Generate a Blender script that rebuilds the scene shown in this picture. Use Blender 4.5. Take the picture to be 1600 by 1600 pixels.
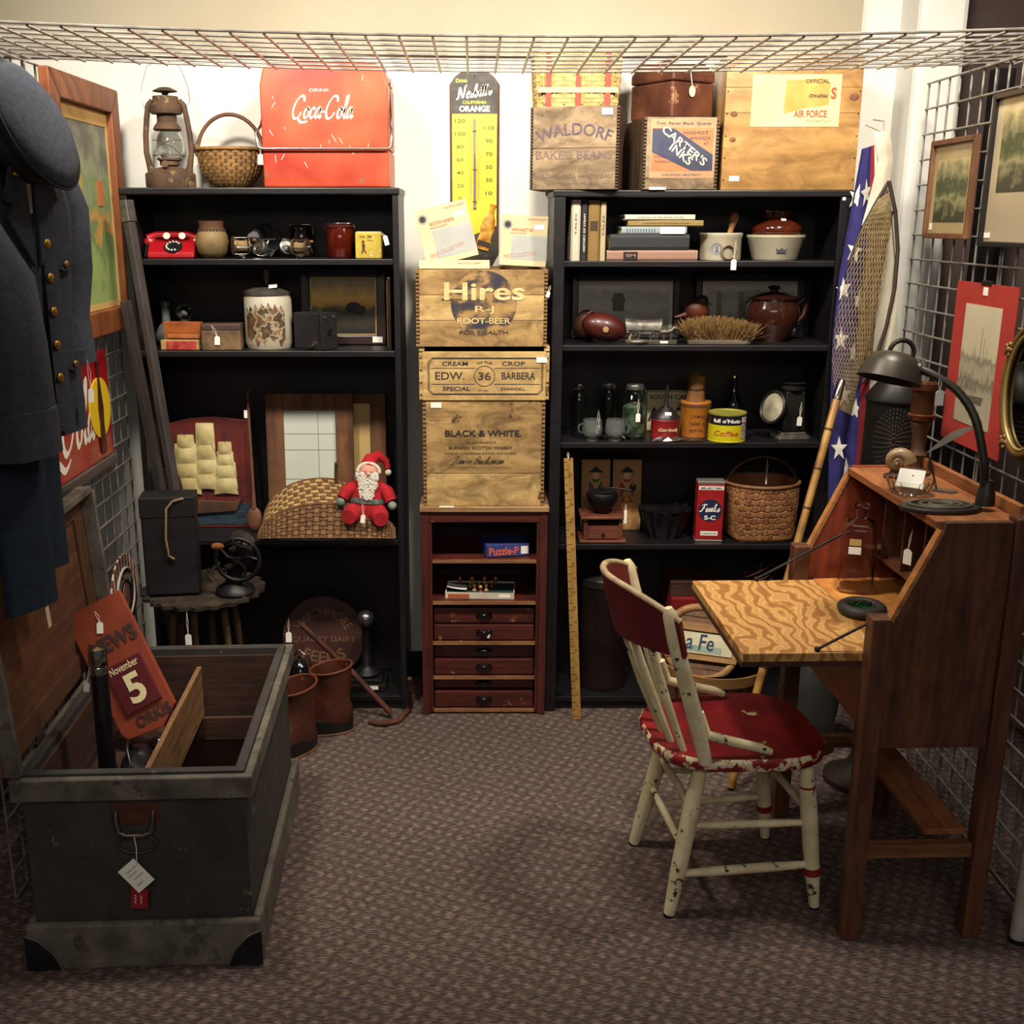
import bpy, bmesh, math, random
from mathutils import Vector, Matrix, Euler
random.seed(7)
for o in list(bpy.data.objects): bpy.data.objects.remove(o)
SC = bpy.context.scene
COL = SC.collection
R = math.radians
# ---------------------------------------------------------------- camera
TILT = R(15.0); CAMZ = 1.73; FPX = 1700.0; CX = 740.0; CY = 800.0
cd = bpy.data.cameras.new('camera'); cam = bpy.data.objects.new('camera', cd); COL.objects.link(cam)
cam.location = (0, 0, CAMZ); cam.rotation_euler = (R(90) - TILT, 0, 0)
cd.sensor_width = 36; cd.lens = 36 * FPX / 1600; cd.shift_x = (800 - CX) / 1600; cd.clip_end = 60
SC.camera = cam
# ---------------------------------------------------------------- world, lamps, exposure
w = bpy.data.worlds.new('world'); SC.world = w; w.use_nodes = True
w.node_tree.nodes['Background'].inputs[0].default_value = (0.80, 0.88, 1.0, 1)
w.node_tree.nodes['Background'].inputs[1].default_value = 0.055
def downlight(x, y, z, watt, half, blend, col=(1, .90, .76), rad=.10, aim=None):
    l = bpy.data.lights.new('ceiling_downlight_offscreen', 'SPOT'); l.energy = watt; l.spot_size = R(2 * half); l.spot_blend = blend
    l.shadow_soft_size = rad; l.color = col
    o = bpy.data.objects.new('ceiling_downlight_offscreen', l); COL.objects.link(o); o.location = (x, y, z)
    d = (Vector(aim) - Vector((x, y, z))) if aim else Vector((0, 0, -1))
    o.rotation_euler = d.to_track_quat('-Z', 'Y').to_euler()
for lx in (-.85, .10, 1.0):
    downlight(lx, 2.50, 2.74, 166, 68, .95, aim=(lx * .92, 3.97, 1.10))
al = bpy.data.lights.new('shop_ceiling_light_offscreen', 'AREA'); al.energy = 74; al.size = 2.4; al.color = (1, .88, .78)
ao = bpy.data.objects.new('shop_ceiling_light_offscreen', al); COL.objects.link(ao); ao.location = (0.1, -1.3, 2.80)     # flat ceiling fitting of the shop, facing the floor
SC.view_settings.view_transform = 'Standard'; SC.view_settings.look = 'None'
SC.view_settings.gamma = 1; SC.view_settings.exposure = 0.0; SC.view_settings.use_curve_mapping = False

# ---------------------------------------------------------------- pixel -> place helpers
def _ray(px, py):
    xc = (px - CX) / FPX; yc = (CY - py) / FPX
    return Vector((xc, math.cos(TILT) + yc * math.sin(TILT), -math.sin(TILT) + yc * math.cos(TILT)))
def at(px, py, Y):
    d = _ray(px, py); k = Y / d.y; return Vector((d.x * k, Y, CAMZ + d.z * k))
def atX(px, py, X):
    d = _ray(px, py); k = X / d.x; return Vector((X, d.y * k, CAMZ + d.z * k))
def atZ(px, py, Z=0.0):
    d = _ray(px, py); k = (Z - CAMZ) / d.z; return Vector((d.x * k, d.y * k, Z))

# ---------------------------------------------------------------- mesh builder
class MB:
    def __init__(s): s.v = []; s.f = []
    def add(s, vs, fs, m=None):
        b = len(s.v)
        for p in vs:
            p = Vector(p); s.v.append(m @ p if m else p)
        s.f += [[b + i for i in f] for f in fs]; return s
    def box(s, c, d, rot=None, taper=1.0):
        x, y, z = [q / 2 for q in d]; t = taper
        vs = [(-x, -y, -z), (x, -y, -z), (x, y, -z), (-x, y, -z), (-x * t, -y * t, z), (x * t, -y * t, z), (x * t, y * t, z), (-x * t, y * t, z)]
        m = Matrix.Translation(c)
        if rot: m = m @ Euler([R(a) for a in rot]).to_matrix().to_4x4()
        return s.add(vs, [(3, 2, 1, 0), (4, 5, 6, 7), (0, 1, 5, 4), (1, 2, 6, 5), (2, 3, 7, 6), (3, 0, 4, 7)], m)
    def b(s, x0, x1, y0, y1, z0, z1):
        return s.box(((x0 + x1) / 2, (y0 + y1) / 2, (z0 + z1) / 2), (abs(x1 - x0), abs(y1 - y0), abs(z1 - z0)))
    def tube(s, pts, r, n=8, closed=False, flat=1.0, caps=True):
        P = [Vector(p) for p in pts]; N = len(P)
        rs = r if isinstance(r, (list, tuple)) else [r] * N
        vs = []; up = None
        for i, p in enumerate(P):
            a = P[i - 1] if (i > 0 or closed) else p
            c = P[(i + 1) % N] if (i < N - 1 or closed) else p
            t = (c - a)
            if t.length < 1e-9: t = Vector((0, 0, 1))
            t.normalize()
            if up is None:
                up = Vector((0, 0, 1)) if abs(t.z) < .9 else Vector((1, 0, 0))
            sd = t.cross(up)
            if sd.length < 1e-6: sd = t.orthogonal()
            sd.normalize(); up = sd.cross(t).normalized()
            for k in range(n):
                q = 2 * math.pi * k / n
                vs.append(p + (sd * math.cos(q) + up * math.sin(q) * flat) * rs[i])
        fs = []
        for i in range(N if closed else N - 1):
            j = (i + 1) % N
            for k in range(n):
                k2 = (k + 1) % n
                fs.append((i * n + k, i * n + k2, j * n + k2, j * n + k))
        if not closed and caps:
            fs.append(tuple(range(n))[::-1]); fs.append(tuple((N - 1) * n + k for k in range(n)))
        return s.add(vs, [f[::-1] for f in fs])
    def cyl(s, p0, p1, r0, r1=None, n=16, caps=True):
        return s.tube([p0, p1], [r0, r0 if r1 is None else r1], n, caps=caps)
    def lathe(s, prof, n=28, c=(0, 0, 0), sx=1, sy=1, rot=None, arc=None):
        vs = []; fs = []; m = Matrix.Translation(c)
        if rot: m = m @ Euler([R(a) for a in rot]).to_matrix().to_4x4()
        for (r, z) in prof:
            for k in range(n):
                q = 2 * math.pi * k / n; vs.append((r * math.cos(q) * sx, r * math.sin(q) * sy, z))
        for i in range(len(prof) - 1):
            for k in range(n):
                k2 = (k + 1) % n; fs.append((i * n + k, i * n + k2, (i + 1) * n + k2, (i + 1) * n + k))
        if prof[0][0] > 1e-6: fs.append(tuple(range(n))[::-1])
        if prof[-1][0] > 1e-6: fs.append(tuple((len(prof) - 1) * n + k for k in range(n)))
        return s.add(vs, fs, m)
    def ball(s, c, r, n=14, rot=None):
        rx, ry, rz = r if isinstance(r, (list, tuple)) else (r, r, r)
        pr = [(max(1e-5, math.sin(math.pi * i / (n // 2 + 2))), -math.cos(math.pi * i / (n // 2 + 2))) for i in range(n // 2 + 3)]
        b = len(s.v); s.lathe([(p, z * rz) for p, z in pr], n, (0, 0, 0), rx, ry)
        m = Matrix.Translation(c)
        if rot: m = m @ Euler([R(a) for a in rot]).to_matrix().to_4x4()
        for i in range(b, len(s.v)): s.v[i] = m @ s.v[i]
        return s
    def prism(s, poly, d0, d1, ax='y'):
        n = len(poly)
        def P(a, b, d): return (a, d, b) if ax == 'y' else ((a, b, d) if ax == 'z' else (d, a, b))
        vs = [P(a, b, d0) for a, b in poly] + [P(a, b, d1) for a, b in poly]
        fs = [tuple(range(n)), tuple(range(n, 2 * n))[::-1]] + [(i, (i + 1) % n, n + (i + 1) % n, n + i)[::-1] for i in range(n)]
        return s.add(vs, fs)
    def sheet(s, fn, nu, nv, th=0.003):
        """thick sheet over fn(u,v)->Vector, u,v in 0..1"""
        g = [[Vector(fn(i / nu, j / nv)) for j in range(nv + 1)] for i in range(nu + 1)]
        top = []; bot = []
        for i in range(nu + 1):
            for j in range(nv + 1):
                du = g[min(i + 1, nu)][j] - g[max(i - 1, 0)][j]; dv = g[i][min(j + 1, nv)] - g[i][max(j - 1, 0)]
                nn = du.cross(dv)
                nn = nn.normalized() if nn.length > 1e-12 else Vector((0, -1, 0))
                top.append(g[i][j] + nn * th / 2); bot.append(g[i][j] - nn * th / 2)
        K = len(top); W = nv + 1; fs = []
        for i in range(nu):
            for j in range(nv):
                a, b_, c, d = i * W + j, (i + 1) * W + j, (i + 1) * W + j + 1, i * W + j + 1
                fs.append((a, b_, c, d)); fs.append((K + d, K + c, K + b_, K + a))
        for i in range(nu):
            a, b_ = i * W, (i + 1) * W; fs.append((a, K + a, K + b_, b_))
            a, b_ = i * W + nv, (i + 1) * W + nv; fs.append((b_, K + b_, K + a, a))
        for j in range(nv):
            a, b_ = j, j + 1; fs.append((b_, K + b_, K + a, a))
            a, b_ = nu * W + j, nu * W + j + 1; fs.append((a, K + a, K + b_, b_))
        return s.add(top + bot, fs)

def link(o, parent=None):
    COL.objects.link(o)
    if parent is not None: o.parent = parent
    return o
def obj(name, mb, mat, parent=None, smooth=None, bevel=0, seg=2, label=None, kind=None, sub=0):
    me = bpy.data.meshes.new(name); me.from_pydata([tuple(v) for v in mb.v], [], mb.f); me.update()
    bm = bmesh.new(); bm.from_mesh(me); bmesh.ops.recalc_face_normals(bm, faces=bm.faces); bm.to_mesh(me); bm.free()
    if smooth:
        for p in me.polygons: p.use_smooth = True
        try: me.set_sharp_from_angle(angle=R(smooth))
        except Exception: pass
    me.materials.append(mat)
    o = bpy.data.objects.new(name, me); link(o, parent)
    if sub:
        m = o.modifiers.new('sub', 'SUBSURF'); m.levels = m.render_levels = sub
    if bevel:
        m = o.modifiers.new('bevel', 'BEVEL'); m.width = bevel; m.segments = seg; m.limit_method = 'ANGLE'; m.angle_limit = R(40)
    if label: o['label'] = label
    if kind: o['kind'] = kind
    return o
def tag(o, label, cat, group=None):
    o['label'] = label; o['category'] = cat
    if group: o['group'] = group
    return o
def thing(name, label, cat, loc=(0, 0, 0), rz=0, group=None, rot=None):
    o = bpy.data.objects.new(name, None); link(o); o.location = loc; o.empty_display_size = .05
    o.rotation_euler = [R(a) for a in rot] if rot else (0, 0, R(rz))
    return tag(o, label, cat, group)
def struct(name, mb, mat, bevel=0):
    return obj(name, mb, mat, None, bevel=bevel, kind='structure')

# ---------------------------------------------------------------- materials
def lin(c):
    if isinstance(c, str): c = [int(c[i:i + 2], 16) for i in (0, 2, 4)]
    c = [q / 255 for q in c]
    return tuple((q / 12.92 if q <= .04045 else ((q + .055) / 1.055) ** 2.4) for q in c) + (1,)
_M = {}
def M(name, c1=None, c2=None, scale=8, stretch=(1, 1, 1), ramp=(.35, .65), rough=.6, metal=0, bump=0, bscale=None,
      chips=None, coat=0, glass=0, kind='noise', detail=5, dist=0, ior=1.45, stops=None, spec=.5, axis=2, grime=0):
    if name in _M: return _M[name]
    m = bpy.data.materials.new(name); _M[name] = m; m.use_nodes = True
    nt = m.node_tree; N = nt.nodes; L = nt.links; bs = N['Principled BSDF']
    bs.inputs['Base Color'].default_value = lin(c1) if c1 else (1, 1, 1, 1)
    bs.inputs['Roughness'].default_value = rough; bs.inputs['Metallic'].default_value = metal
    bs.inputs['Specular IOR Level'].default_value = spec
    if coat: bs.inputs['Coat Weight'].default_value = coat; bs.inputs['Coat Roughness'].default_value = .12
    if glass: bs.inputs['Transmission Weight'].default_value = glass; bs.inputs['IOR'].default_value = ior
    tc = N.new('ShaderNodeTexCoord'); mp = N.new('ShaderNodeMapping'); mp.inputs['Scale'].default_value = stretch
    L.new(tc.outputs['Object'], mp.inputs['Vector'])
    col = None
    if c2 or stops:
        if kind == 'wave':
            tx = N.new('ShaderNodeTexWave'); tx.inputs['Scale'].default_value = scale; tx.inputs['Distortion'].default_value = dist
            tx.inputs['Detail'].default_value = detail; tx.inputs['Detail Scale'].default_value = 1.2
        elif kind == 'voronoi':
            tx = N.new('ShaderNodeTexVoronoi'); tx.inputs['Scale'].default_value = scale
        elif kind == 'paint':      # banded picture: generated height + noise -> ramp
            gx = N.new('ShaderNodeSeparateXYZ'); L.new(tc.outputs['Generated'], gx.inputs[0])
            nz = N.new('ShaderNodeTexNoise'); nz.inputs['Scale'].default_value = scale; nz.inputs['Detail'].default_value = detail
            L.new(tc.outputs['Generated'], nz.inputs['Vector'])
            a = N.new('ShaderNodeMath'); a.operation = 'MULTIPLY_ADD'; a.inputs[1].default_value = dist; L.new(nz.outputs['Fac'], a.inputs[0]); L.new(gx.outputs[axis], a.inputs[2])
            tx = N.new('ShaderNodeMath'); tx.operation = 'SUBTRACT'; tx.inputs[1].default_value = dist / 2; L.new(a.outputs[0], tx.inputs[0])
        else:
            tx = N.new('ShaderNodeTexNoise'); tx.inputs['Scale'].default_value = scale; tx.inputs['Detail'].default_value = detail
            tx.inputs['Distortion'].default_value = dist
        if kind != 'paint': L.new(mp.outputs[0], tx.inputs['Vector'])
        rp = N.new('ShaderNodeValToRGB'); e = rp.color_ramp.elements
        if stops:
            while len(e) < len(stops): e.new(.5)
            for k, (p, c) in enumerate(stops): e[k].position = p; e[k].color = lin(c)
        else:
            e[0].position, e[1].position = ramp; e[0].color = lin(c1); e[1].color = lin(c2)
        L.new(tx.outputs[0], rp.inputs[0]); col = rp.outputs[0]
    if chips:
        cc, thr, csc = chips[:3]
        n2 = N.new('ShaderNodeTexNoise'); n2.inputs['Scale'].default_value = csc; n2.inputs['Detail'].default_value = 8; n2.inputs['Roughness'].default_value = .65
        L.new(tc.outputs['Object'], n2.inputs['Vector'])
        r2 = N.new('ShaderNodeValToRGB'); r2.color_ramp.elements[0].position = thr; r2.color_ramp.elements[1].position = thr + .03
        L.new(n2.outputs[0], r2.inputs[0])
        mx = N.new('ShaderNodeMixRGB'); L.new(r2.outputs[0], mx.inputs[0])
        if col: L.new(col, mx.inputs[1])
        else: mx.inputs[1].default_value = lin(c1)
        mx.inputs[2].default_value = lin(cc); col = mx.outputs[0]
    if grime and col:      # stains: broad blotches and short streaks along the grain
        g1 = N.new('ShaderNodeTexNoise'); g1.inputs['Scale'].default_value = 9; g1.inputs['Detail'].default_value = 7; g1.inputs['Roughness'].default_value = .7; g1.inputs['Distortion'].default_value = .8
        gm = N.new('ShaderNodeMapping'); gm.inputs['Scale'].default_value = [1 if q <= 1 else 1.9 for q in stretch]; L.new(tc.outputs['Object'], gm.inputs[0]); L.new(gm.outputs[0], g1.inputs['Vector'])
        gr = N.new('ShaderNodeValToRGB'); gr.color_ramp.elements[0].position = .36; gr.color_ramp.elements[1].position = .6; k_ = 1 - grime
        gr.color_ramp.elements[0].color = (k_, k_ * .92, k_ * .84, 1); gr.color_ramp.elements[1].color = (1, 1, 1, 1)
        L.new(g1.outputs[0], gr.inputs[0]); gx_ = N.new('ShaderNodeMixRGB'); gx_.blend_type = 'MULTIPLY'; gx_.inputs[0].default_value = 1; L.new(col, gx_.inputs[1]); L.new(gr.outputs[0], gx_.inputs[2]); col = gx_.outputs[0]
    if col: L.new(col, bs.inputs['Base Color'])
    if bump:
        bn = N.new('ShaderNodeTexNoise'); bn.inputs['Scale'].default_value = bscale or scale * 4; bn.inputs['Detail'].default_value = 6
        L.new(mp.outputs[0], bn.inputs['Vector'])
        bp = N.new('ShaderNodeBump'); bp.inputs['Strength'].default_value = bump; bp.inputs['Distance'].default_value = .004
        L.new(bn.outputs[0], bp.inputs['Height']); L.new(bp.outputs[0], bs.inputs['Normal'])
    return m
def wood(name, c1, c2, grain='x', scale=3.0, rough=.6, bump=.25, chips=None, coat=0, k=14, ramp=(.3, .7), dist=.4, grime=.35):
    st = {'x': (1, k, k), 'y': (k, 1, k), 'z': (k, k, 1)}[grain]
    return M(name, c1, c2, scale=scale, stretch=st, rough=rough, bump=bump, bscale=scale * 2.5, chips=chips, coat=coat, ramp=ramp, dist=dist, grime=grime)

BLACKWOOD = wood('black_shelf_paint', '0f0e13', '1a171b', 'x', rough=.42, bump=.08)
PAPER = M('white_paper', 'e9e6dc', rough=.8); STRING = M('cotton_string', 'd8d2c0', rough=.9)
INK = M('dark_ink', '23202a', rough=.7); STEEL = M('grid_steel', 'a8a29a', '7d7872', scale=20, rough=.32, metal=.55)
CHROME = M('chrome', 'c9c6c0', rough=.15, metal=1); BLACKMETAL = M('black_iron', '17161a', '2a2626', scale=18, rough=.45, metal=.6, bump=.15)
RUST = M('rusty_iron', '3c2119', '5d3220', scale=22, rough=.75, metal=.3, bump=.4)
BRASS = M('brass', 'b5914a', rough=.3, metal=1); GLASS = M('clear_glass', 'f0f4f0', rough=.02, glass=1)

# ---------------------------------------------------------------- lettering
def text(parent, s, x, y, z, h, width=None, mat=INK, bold=0.0, shear=0.0, roll=0, arc=None, depth=.0006, rx=90, rz=0, name='lettering', flip=False, top=False):
    cu = bpy.data.curves.new('t', 'FONT'); cu.body = s; cu.align_x = 'CENTER'; cu.align_y = 'CENTER'
    cu.size = 1; cu.offset = bold; cu.shear = shear; cu.extrude = 0; cu.resolution_u = 3
    o = bpy.data.objects.new('t', cu); COL.objects.link(o)
    me = bpy.data.meshes.new_from_object(o); bpy.data.objects.remove(o); bpy.data.curves.remove(cu)
    V = [v.co.copy() for v in me.vertices]
    if not V: return None
    x0 = min(v.x for v in V); x1 = max(v.x for v in V); y0 = min(v.y for v in V); y1 = max(v.y for v in V)
    sy = h / max(1e-6, (y1 - y0)); sx = (width / max(1e-6, (x1 - x0))) if width else sy
    m = Matrix.Translation((x, y, z)) @ Euler((R(rx), 0, R(rz))).to_matrix().to_4x4() @ Matrix.Rotation(R(roll), 4, 'Z')
    for v in me.vertices:
        a = (v.co.x - (x0 + x1) / 2) * sx; b = (v.co.y - (y0 + y1) / 2) * sy
        if flip: a, b = -a, -b
        if arc:
            rr = arc + b if arc > 0 else -arc - b; th = a / abs(arc)
            if arc > 0: a, b = rr * math.sin(th), rr * math.cos(th) - arc
            else: a, b = rr * math.sin(th), -rr * math.cos(th) - arc
        v.co = m @ Vector((a, b, depth))
    me.materials.append(mat); me.name = name
    o = bpy.data.objects.new(name, me); return link(o, parent)
GL = {
 'C': (1.0, [[(.95, .78), (.88, 1.0), (.62, 1.06), (.3, .82), (.1, .45), (.12, .12), (.32, -.04), (.6, .05), (.8, .28)]]),
 'o': (.5, [[(.3, .5), (.12, .4), (.05, .18), (.15, 0), (.32, .04), (.42, .25), (.38, .45), (.28, .5), (.36, .38), (.52, .42)]]),
 'c': (.45, [[(.4, .4), (.28, .5), (.12, .36), (.06, .14), (.16, 0), (.34, .06), (.46, .22)]]),
 'a': (.55, [[(.42, .42), (.26, .5), (.1, .34), (.05, .12), (.15, 0), (.32, .14), (.45, .5), (.4, .14), (.46, 0), (.58, .12)]]),
 'l': (.32, [[(.05, .2), (.22, .6), (.3, 1.0), (.2, 1.05), (.12, .6), (.12, .1), (.22, 0), (.34, .12)]]),
 '-': (.3, [[(.02, .28), (.26, .32)]]), ' ': (.3, []),
 'N': (.95, [[(.0, .1), (.1, 0), (.2, .3), (.3, .95), (.45, .5), (.62, .05), (.75, .5), (.85, 1.0), (1.0, 1.05)]]),
 'e': (.42, [[(.05, .22), (.3, .3), (.32, .45), (.2, .5), (.08, .3), (.1, .06), (.24, 0), (.42, .14)]]),
 's': (.38, [[(.0, .1), (.2, .4), (.26, .52), (.22, .36), (.32, .18), (.22, 0), (.06, .06)], ]),
 'b': (.45, [[(.05, .2), (.2, .6), (.25, 1.0), (.14, .9), (.08, .3), (.12, 0), (.3, .04), (.38, .28), (.28, .42), (.16, .36)]]),
 'i': (.25, [[(.05, .12), (.16, .5), (.12, .1), (.2, 0), (.28, .12)], [(.2, .68), (.23, .72)]]),
 't': (.28, [[(.05, .1), (.2, .9), (.12, .2), (.18, 0), (.3, .12)], [(.02, .58), (.32, .64)]]),
 "'": (.16, [[(.1, .9), (.06, .74)]]),
 'J': (.8, [[(.1, .8), (.4, 1.0), (.7, 1.0), (.5, .4), (.3, -.1), (.05, -.05)]]), 'm': (.7, [[(0, .05), (.12, .5), (.1, 0), (.28, .5), (.28, 0), (.46, .5), (.46, .05), (.6, .1)]]),
 'B': (.7, [[(.1, 0), (.25, 1.0), (.55, 1.0), (.5, .6), (.25, .52), (.6, .4), (.5, .05), (.05, 0)]]), 'u': (.5, [[(.02, .2), (.12, .5), (.1, .1), (.22, 0), (.38, .48), (.36, .08), (.5, .08)]]),
 'h': (.5, [[(.04, .2), (.22, .95), (.14, .95), (.08, 0), (.26, .48), (.34, .35), (.34, .05), (.48, .1)]]), 'n': (.5, [[(.02, .05), (.1, .5), (.1, 0), (.28, .5), (.34, .35), (.34, .05), (.48, .1)]]),
 'F': (.8, [[(.1, .85), (.45, 1.0), (.8, .95)], [(.5, .98), (.35, .3), (.2, 0), (.05, .1)], [(.25, .5), (.6, .52)]]), 'k': (.5, [[(.04, .2), (.22, .95), (.14, .95), (.08, 0)], [(.36, .5), (.12, .25), (.4, .02)]]),
}
def smoothpts(p, k=4):
    P = [Vector((a, b)) for a, b in p]; out = []
    for i in range(len(P) - 1):
        p0 = P[max(i - 1, 0)]; p1 = P[i]; p2 = P[i + 1]; p3 = P[min(i + 2, len(P) - 1)]
        for j in range(k):
            t = j / k
            out.append(.5 * ((2 * p1) + (-p0 + p2) * t + (2 * p0 - 5 * p1 + 4 * p2 - p3) * t * t + (-p0 + 3 * p1 - 3 * p2 + p3) * t ** 3))
    out.append(P[-1]); return out
def script(parent, s, x, y, z, width, height, mat, wid=.11, shear=.25, roll=0, extra=(), depth=.0006, name='script_lettering', rz=0):
    """joined-up hand lettering out of pen strokes, on the front (-y) face"""
    st = []; cx = 0
    for ch in s:
        a, ss = GL[ch]
        for q in ss: st.append([(px + cx, py) for px, py in q])
        cx += a
    st += [list(e) for e in extra]
    mb = MB(); sx = width / cx; sy = height
    m = Matrix.Translation((x, y, z)) @ Euler((R(90), 0, R(rz))).to_matrix().to_4x4() @ Matrix.Rotation(R(roll), 4, 'Z')
    for q in st:
        P = smoothpts(q); vs = []; fs = []
        for i, p in enumerate(P):
            t = P[min(i + 1, len(P) - 1)] - P[max(i - 1, 0)]
            ang = math.atan2(t.y, t.x); ww = wid * (.4 + .6 * abs(math.sin(ang - .5))) * (.55 if i in (0, len(P) - 1) else 1)
            nn = Vector((-t.y, t.x)); nn = nn.normalized() * ww / 2 if nn.length > 1e-9 else Vector((0, ww / 2))
            for sgn in (1, -1):
                a = p + nn * sgn; vs.append(((a.x - cx / 2 + shear * (a.y - .5)) * sx, (a.y - .5) * sy, depth))
            if i: fs.append((2 * i - 2, 2 * i - 1, 2 * i + 1, 2 * i))
        mb.add(vs, fs, m)
    return obj(name, mb, mat, parent)

# ---------------------------------------------------------------- repeated details
def price_tag(parent, x, y, z, h=.03, w=.016, drop=.03, sx=0, rot=0, mat=None, yaw=0):
    """paper price tag hanging in front of (x,y,z), string above it"""
    mb = MB(); c = w * .28
    mb.prism([(-w / 2, -h), (w / 2, -h), (w / 2, -c), (w / 2 - c, 0), (-w / 2 + c, 0), (-w / 2, -c)], -.0005, .0005)
    o = obj('price_tag', mb, mat or PAPER, parent); o.location = (x, y, z); o.rotation_euler = (0, R(rot), R(yaw))
    mb = MB(); mb.tube([(0, 0, -.003), (sx * .4 + .003, 0, drop * .55), (sx, .002, drop), (sx * .5 - .003, .001, drop * .5), (0, 0, -.003)], .0008, 5)
    obj('string', mb, STRING, o); return o
def sticker(parent, x, y, z, w, h, roll=0, rx=0, mat=None, name='price_sticker'):
    mb = MB(); mb.box((0, 0, 0), (w, .0008, h)); o = obj(name, mb, mat or PAPER, parent); o.location = (x, y, z); o.rotation_euler = (R(rx), R(roll), 0); return o
def weave(parent, rad, z0, z1, rows, stakes, mat, mat2=None, amp=.004, th=.003, sq=1.0, sx=1, sy=1, name='weave', lean=None, thick=None):
    """over-and-under woven wall: rad(t) outline radius for t in 0..1 bottom to top; sq>1 squares the plan"""
    mb = MB(); n = stakes * 2; hgt = (z1 - z0) / rows
    def plan(th_, r):
        c, s = math.cos(th_), math.sin(th_)
        if sq > 1:
            d = (abs(c) ** (2 * sq) + abs(s) ** (2 * sq)) ** (-1 / (2 * sq))
        else: d = 1
        return r * d * c * sx, r * d * s * sy
    for i in range(rows):
        t = (i + .5) / rows; z = z0 + (z1 - z0) * t; vs = []; fs = []
        for k in range(n):
            a = 2 * math.pi * k / n; off = amp * math.cos(math.pi * k + math.pi * i) * (1 if k % 1 == 0 else 0)
            for dr, dz in ((th, -.46), (th, .46), (-th, .46), (-th, -.46)):
                tt = min(1, max(0, t + dz / rows)); X, Y = plan(a, max(.004, rad(tt) + off + dr)); vs.append((X, Y, z + dz * hgt))
        for k in range(n):
            k2 = (k + 1) % n
            for q in range(4): fs.append((k * 4 + q, k2 * 4 + q, k2 * 4 + (q + 1) % 4, k * 4 + (q + 1) % 4))
        mb.add(vs, fs)
    o = obj(name, mb, mat, parent, kind='stuff', smooth=50)
    mb = MB()
    for k in range(n):
        a = 2 * math.pi * k / n; pts = []
        for i in range(rows):
            t = (i + .5) / rows; X, Y = plan(a, max(.004, rad(t) - amp * 1.1 * math.cos(math.pi * k + math.pi * i))); pts.append((X, Y, z0 + (z1 - z0) * t))
        mb.tube(pts, thick or th * 1.3, 5)
    obj('stakes', mb, mat2 or mat, parent, kind='stuff', smooth=50); return o
def tiles(parent, fn, nu, nv, mat, mat2, th=.004, name='weave'):
    """flat plaited patch over fn(u,v): short over/under splints"""
    for par, mt, nm in ((0, mat, name), (1, mat2, name + '_cross')):
        mb = MB()
        for i in range(nu):
            for j in range(nv):
                if (i + j) % 2 != par: continue
                u0, u1, v0, v1 = i / nu, (i + 1) / nu, j / nv, (j + 1) / nv
                eu, ev = (.25 / nu, -.06 / nv) if par == 0 else (-.06 / nu, .25 / nv)
                u0 = max(0, u0 - eu); u1 = min(1, u1 + eu); v0 = max(0, v0 - ev); v1 = min(1, v1 + ev)
                c = [Vector(fn(a, b)) for a, b in ((u0, v0), (u1, v0), (u1, v1), (u0, v1))]
                nn = (c[1] - c[0]).cross(c[3] - c[0]).normalized(); mid = sum(c, Vector()) / 4
                m2 = [mid + (q - mid) * .6 + nn * th for q in c]; lo = [q - nn * th * .5 for q in c]
                mb.add(lo + m2, [(3, 2, 1, 0), (4, 5, 6, 7), (0, 1, 5, 4), (1, 2, 6, 5), (2, 3, 7, 6), (3, 0, 4, 7)])
        obj(nm, mb, mt, parent, kind='stuff')
def frame_parts(t, w, h, bw, d, fm, name='frame_rail'):
    """four mitred rails, picture plane in xz, front -y, origin at bottom centre"""
    for k, (a, b, c, e) in enumerate((((-w/2, 0), (w/2, 0), (w/2-bw, bw), (-w/2+bw, bw)), ((-w/2, h), (-w/2+bw, h-bw), (w/2-bw, h-bw), (w/2, h)),
                                      ((-w/2, 0), (-w/2+bw, bw), (-w/2+bw, h-bw), (-w/2, h)), ((w/2, 0), (w/2, h), (w/2-bw, h-bw), (w/2-bw, bw)))):
        mb = MB(); mb.prism([a, b, c, e], -d, 0); obj(name, mb, fm, t, bevel=min(.004, bw * .15))
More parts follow.
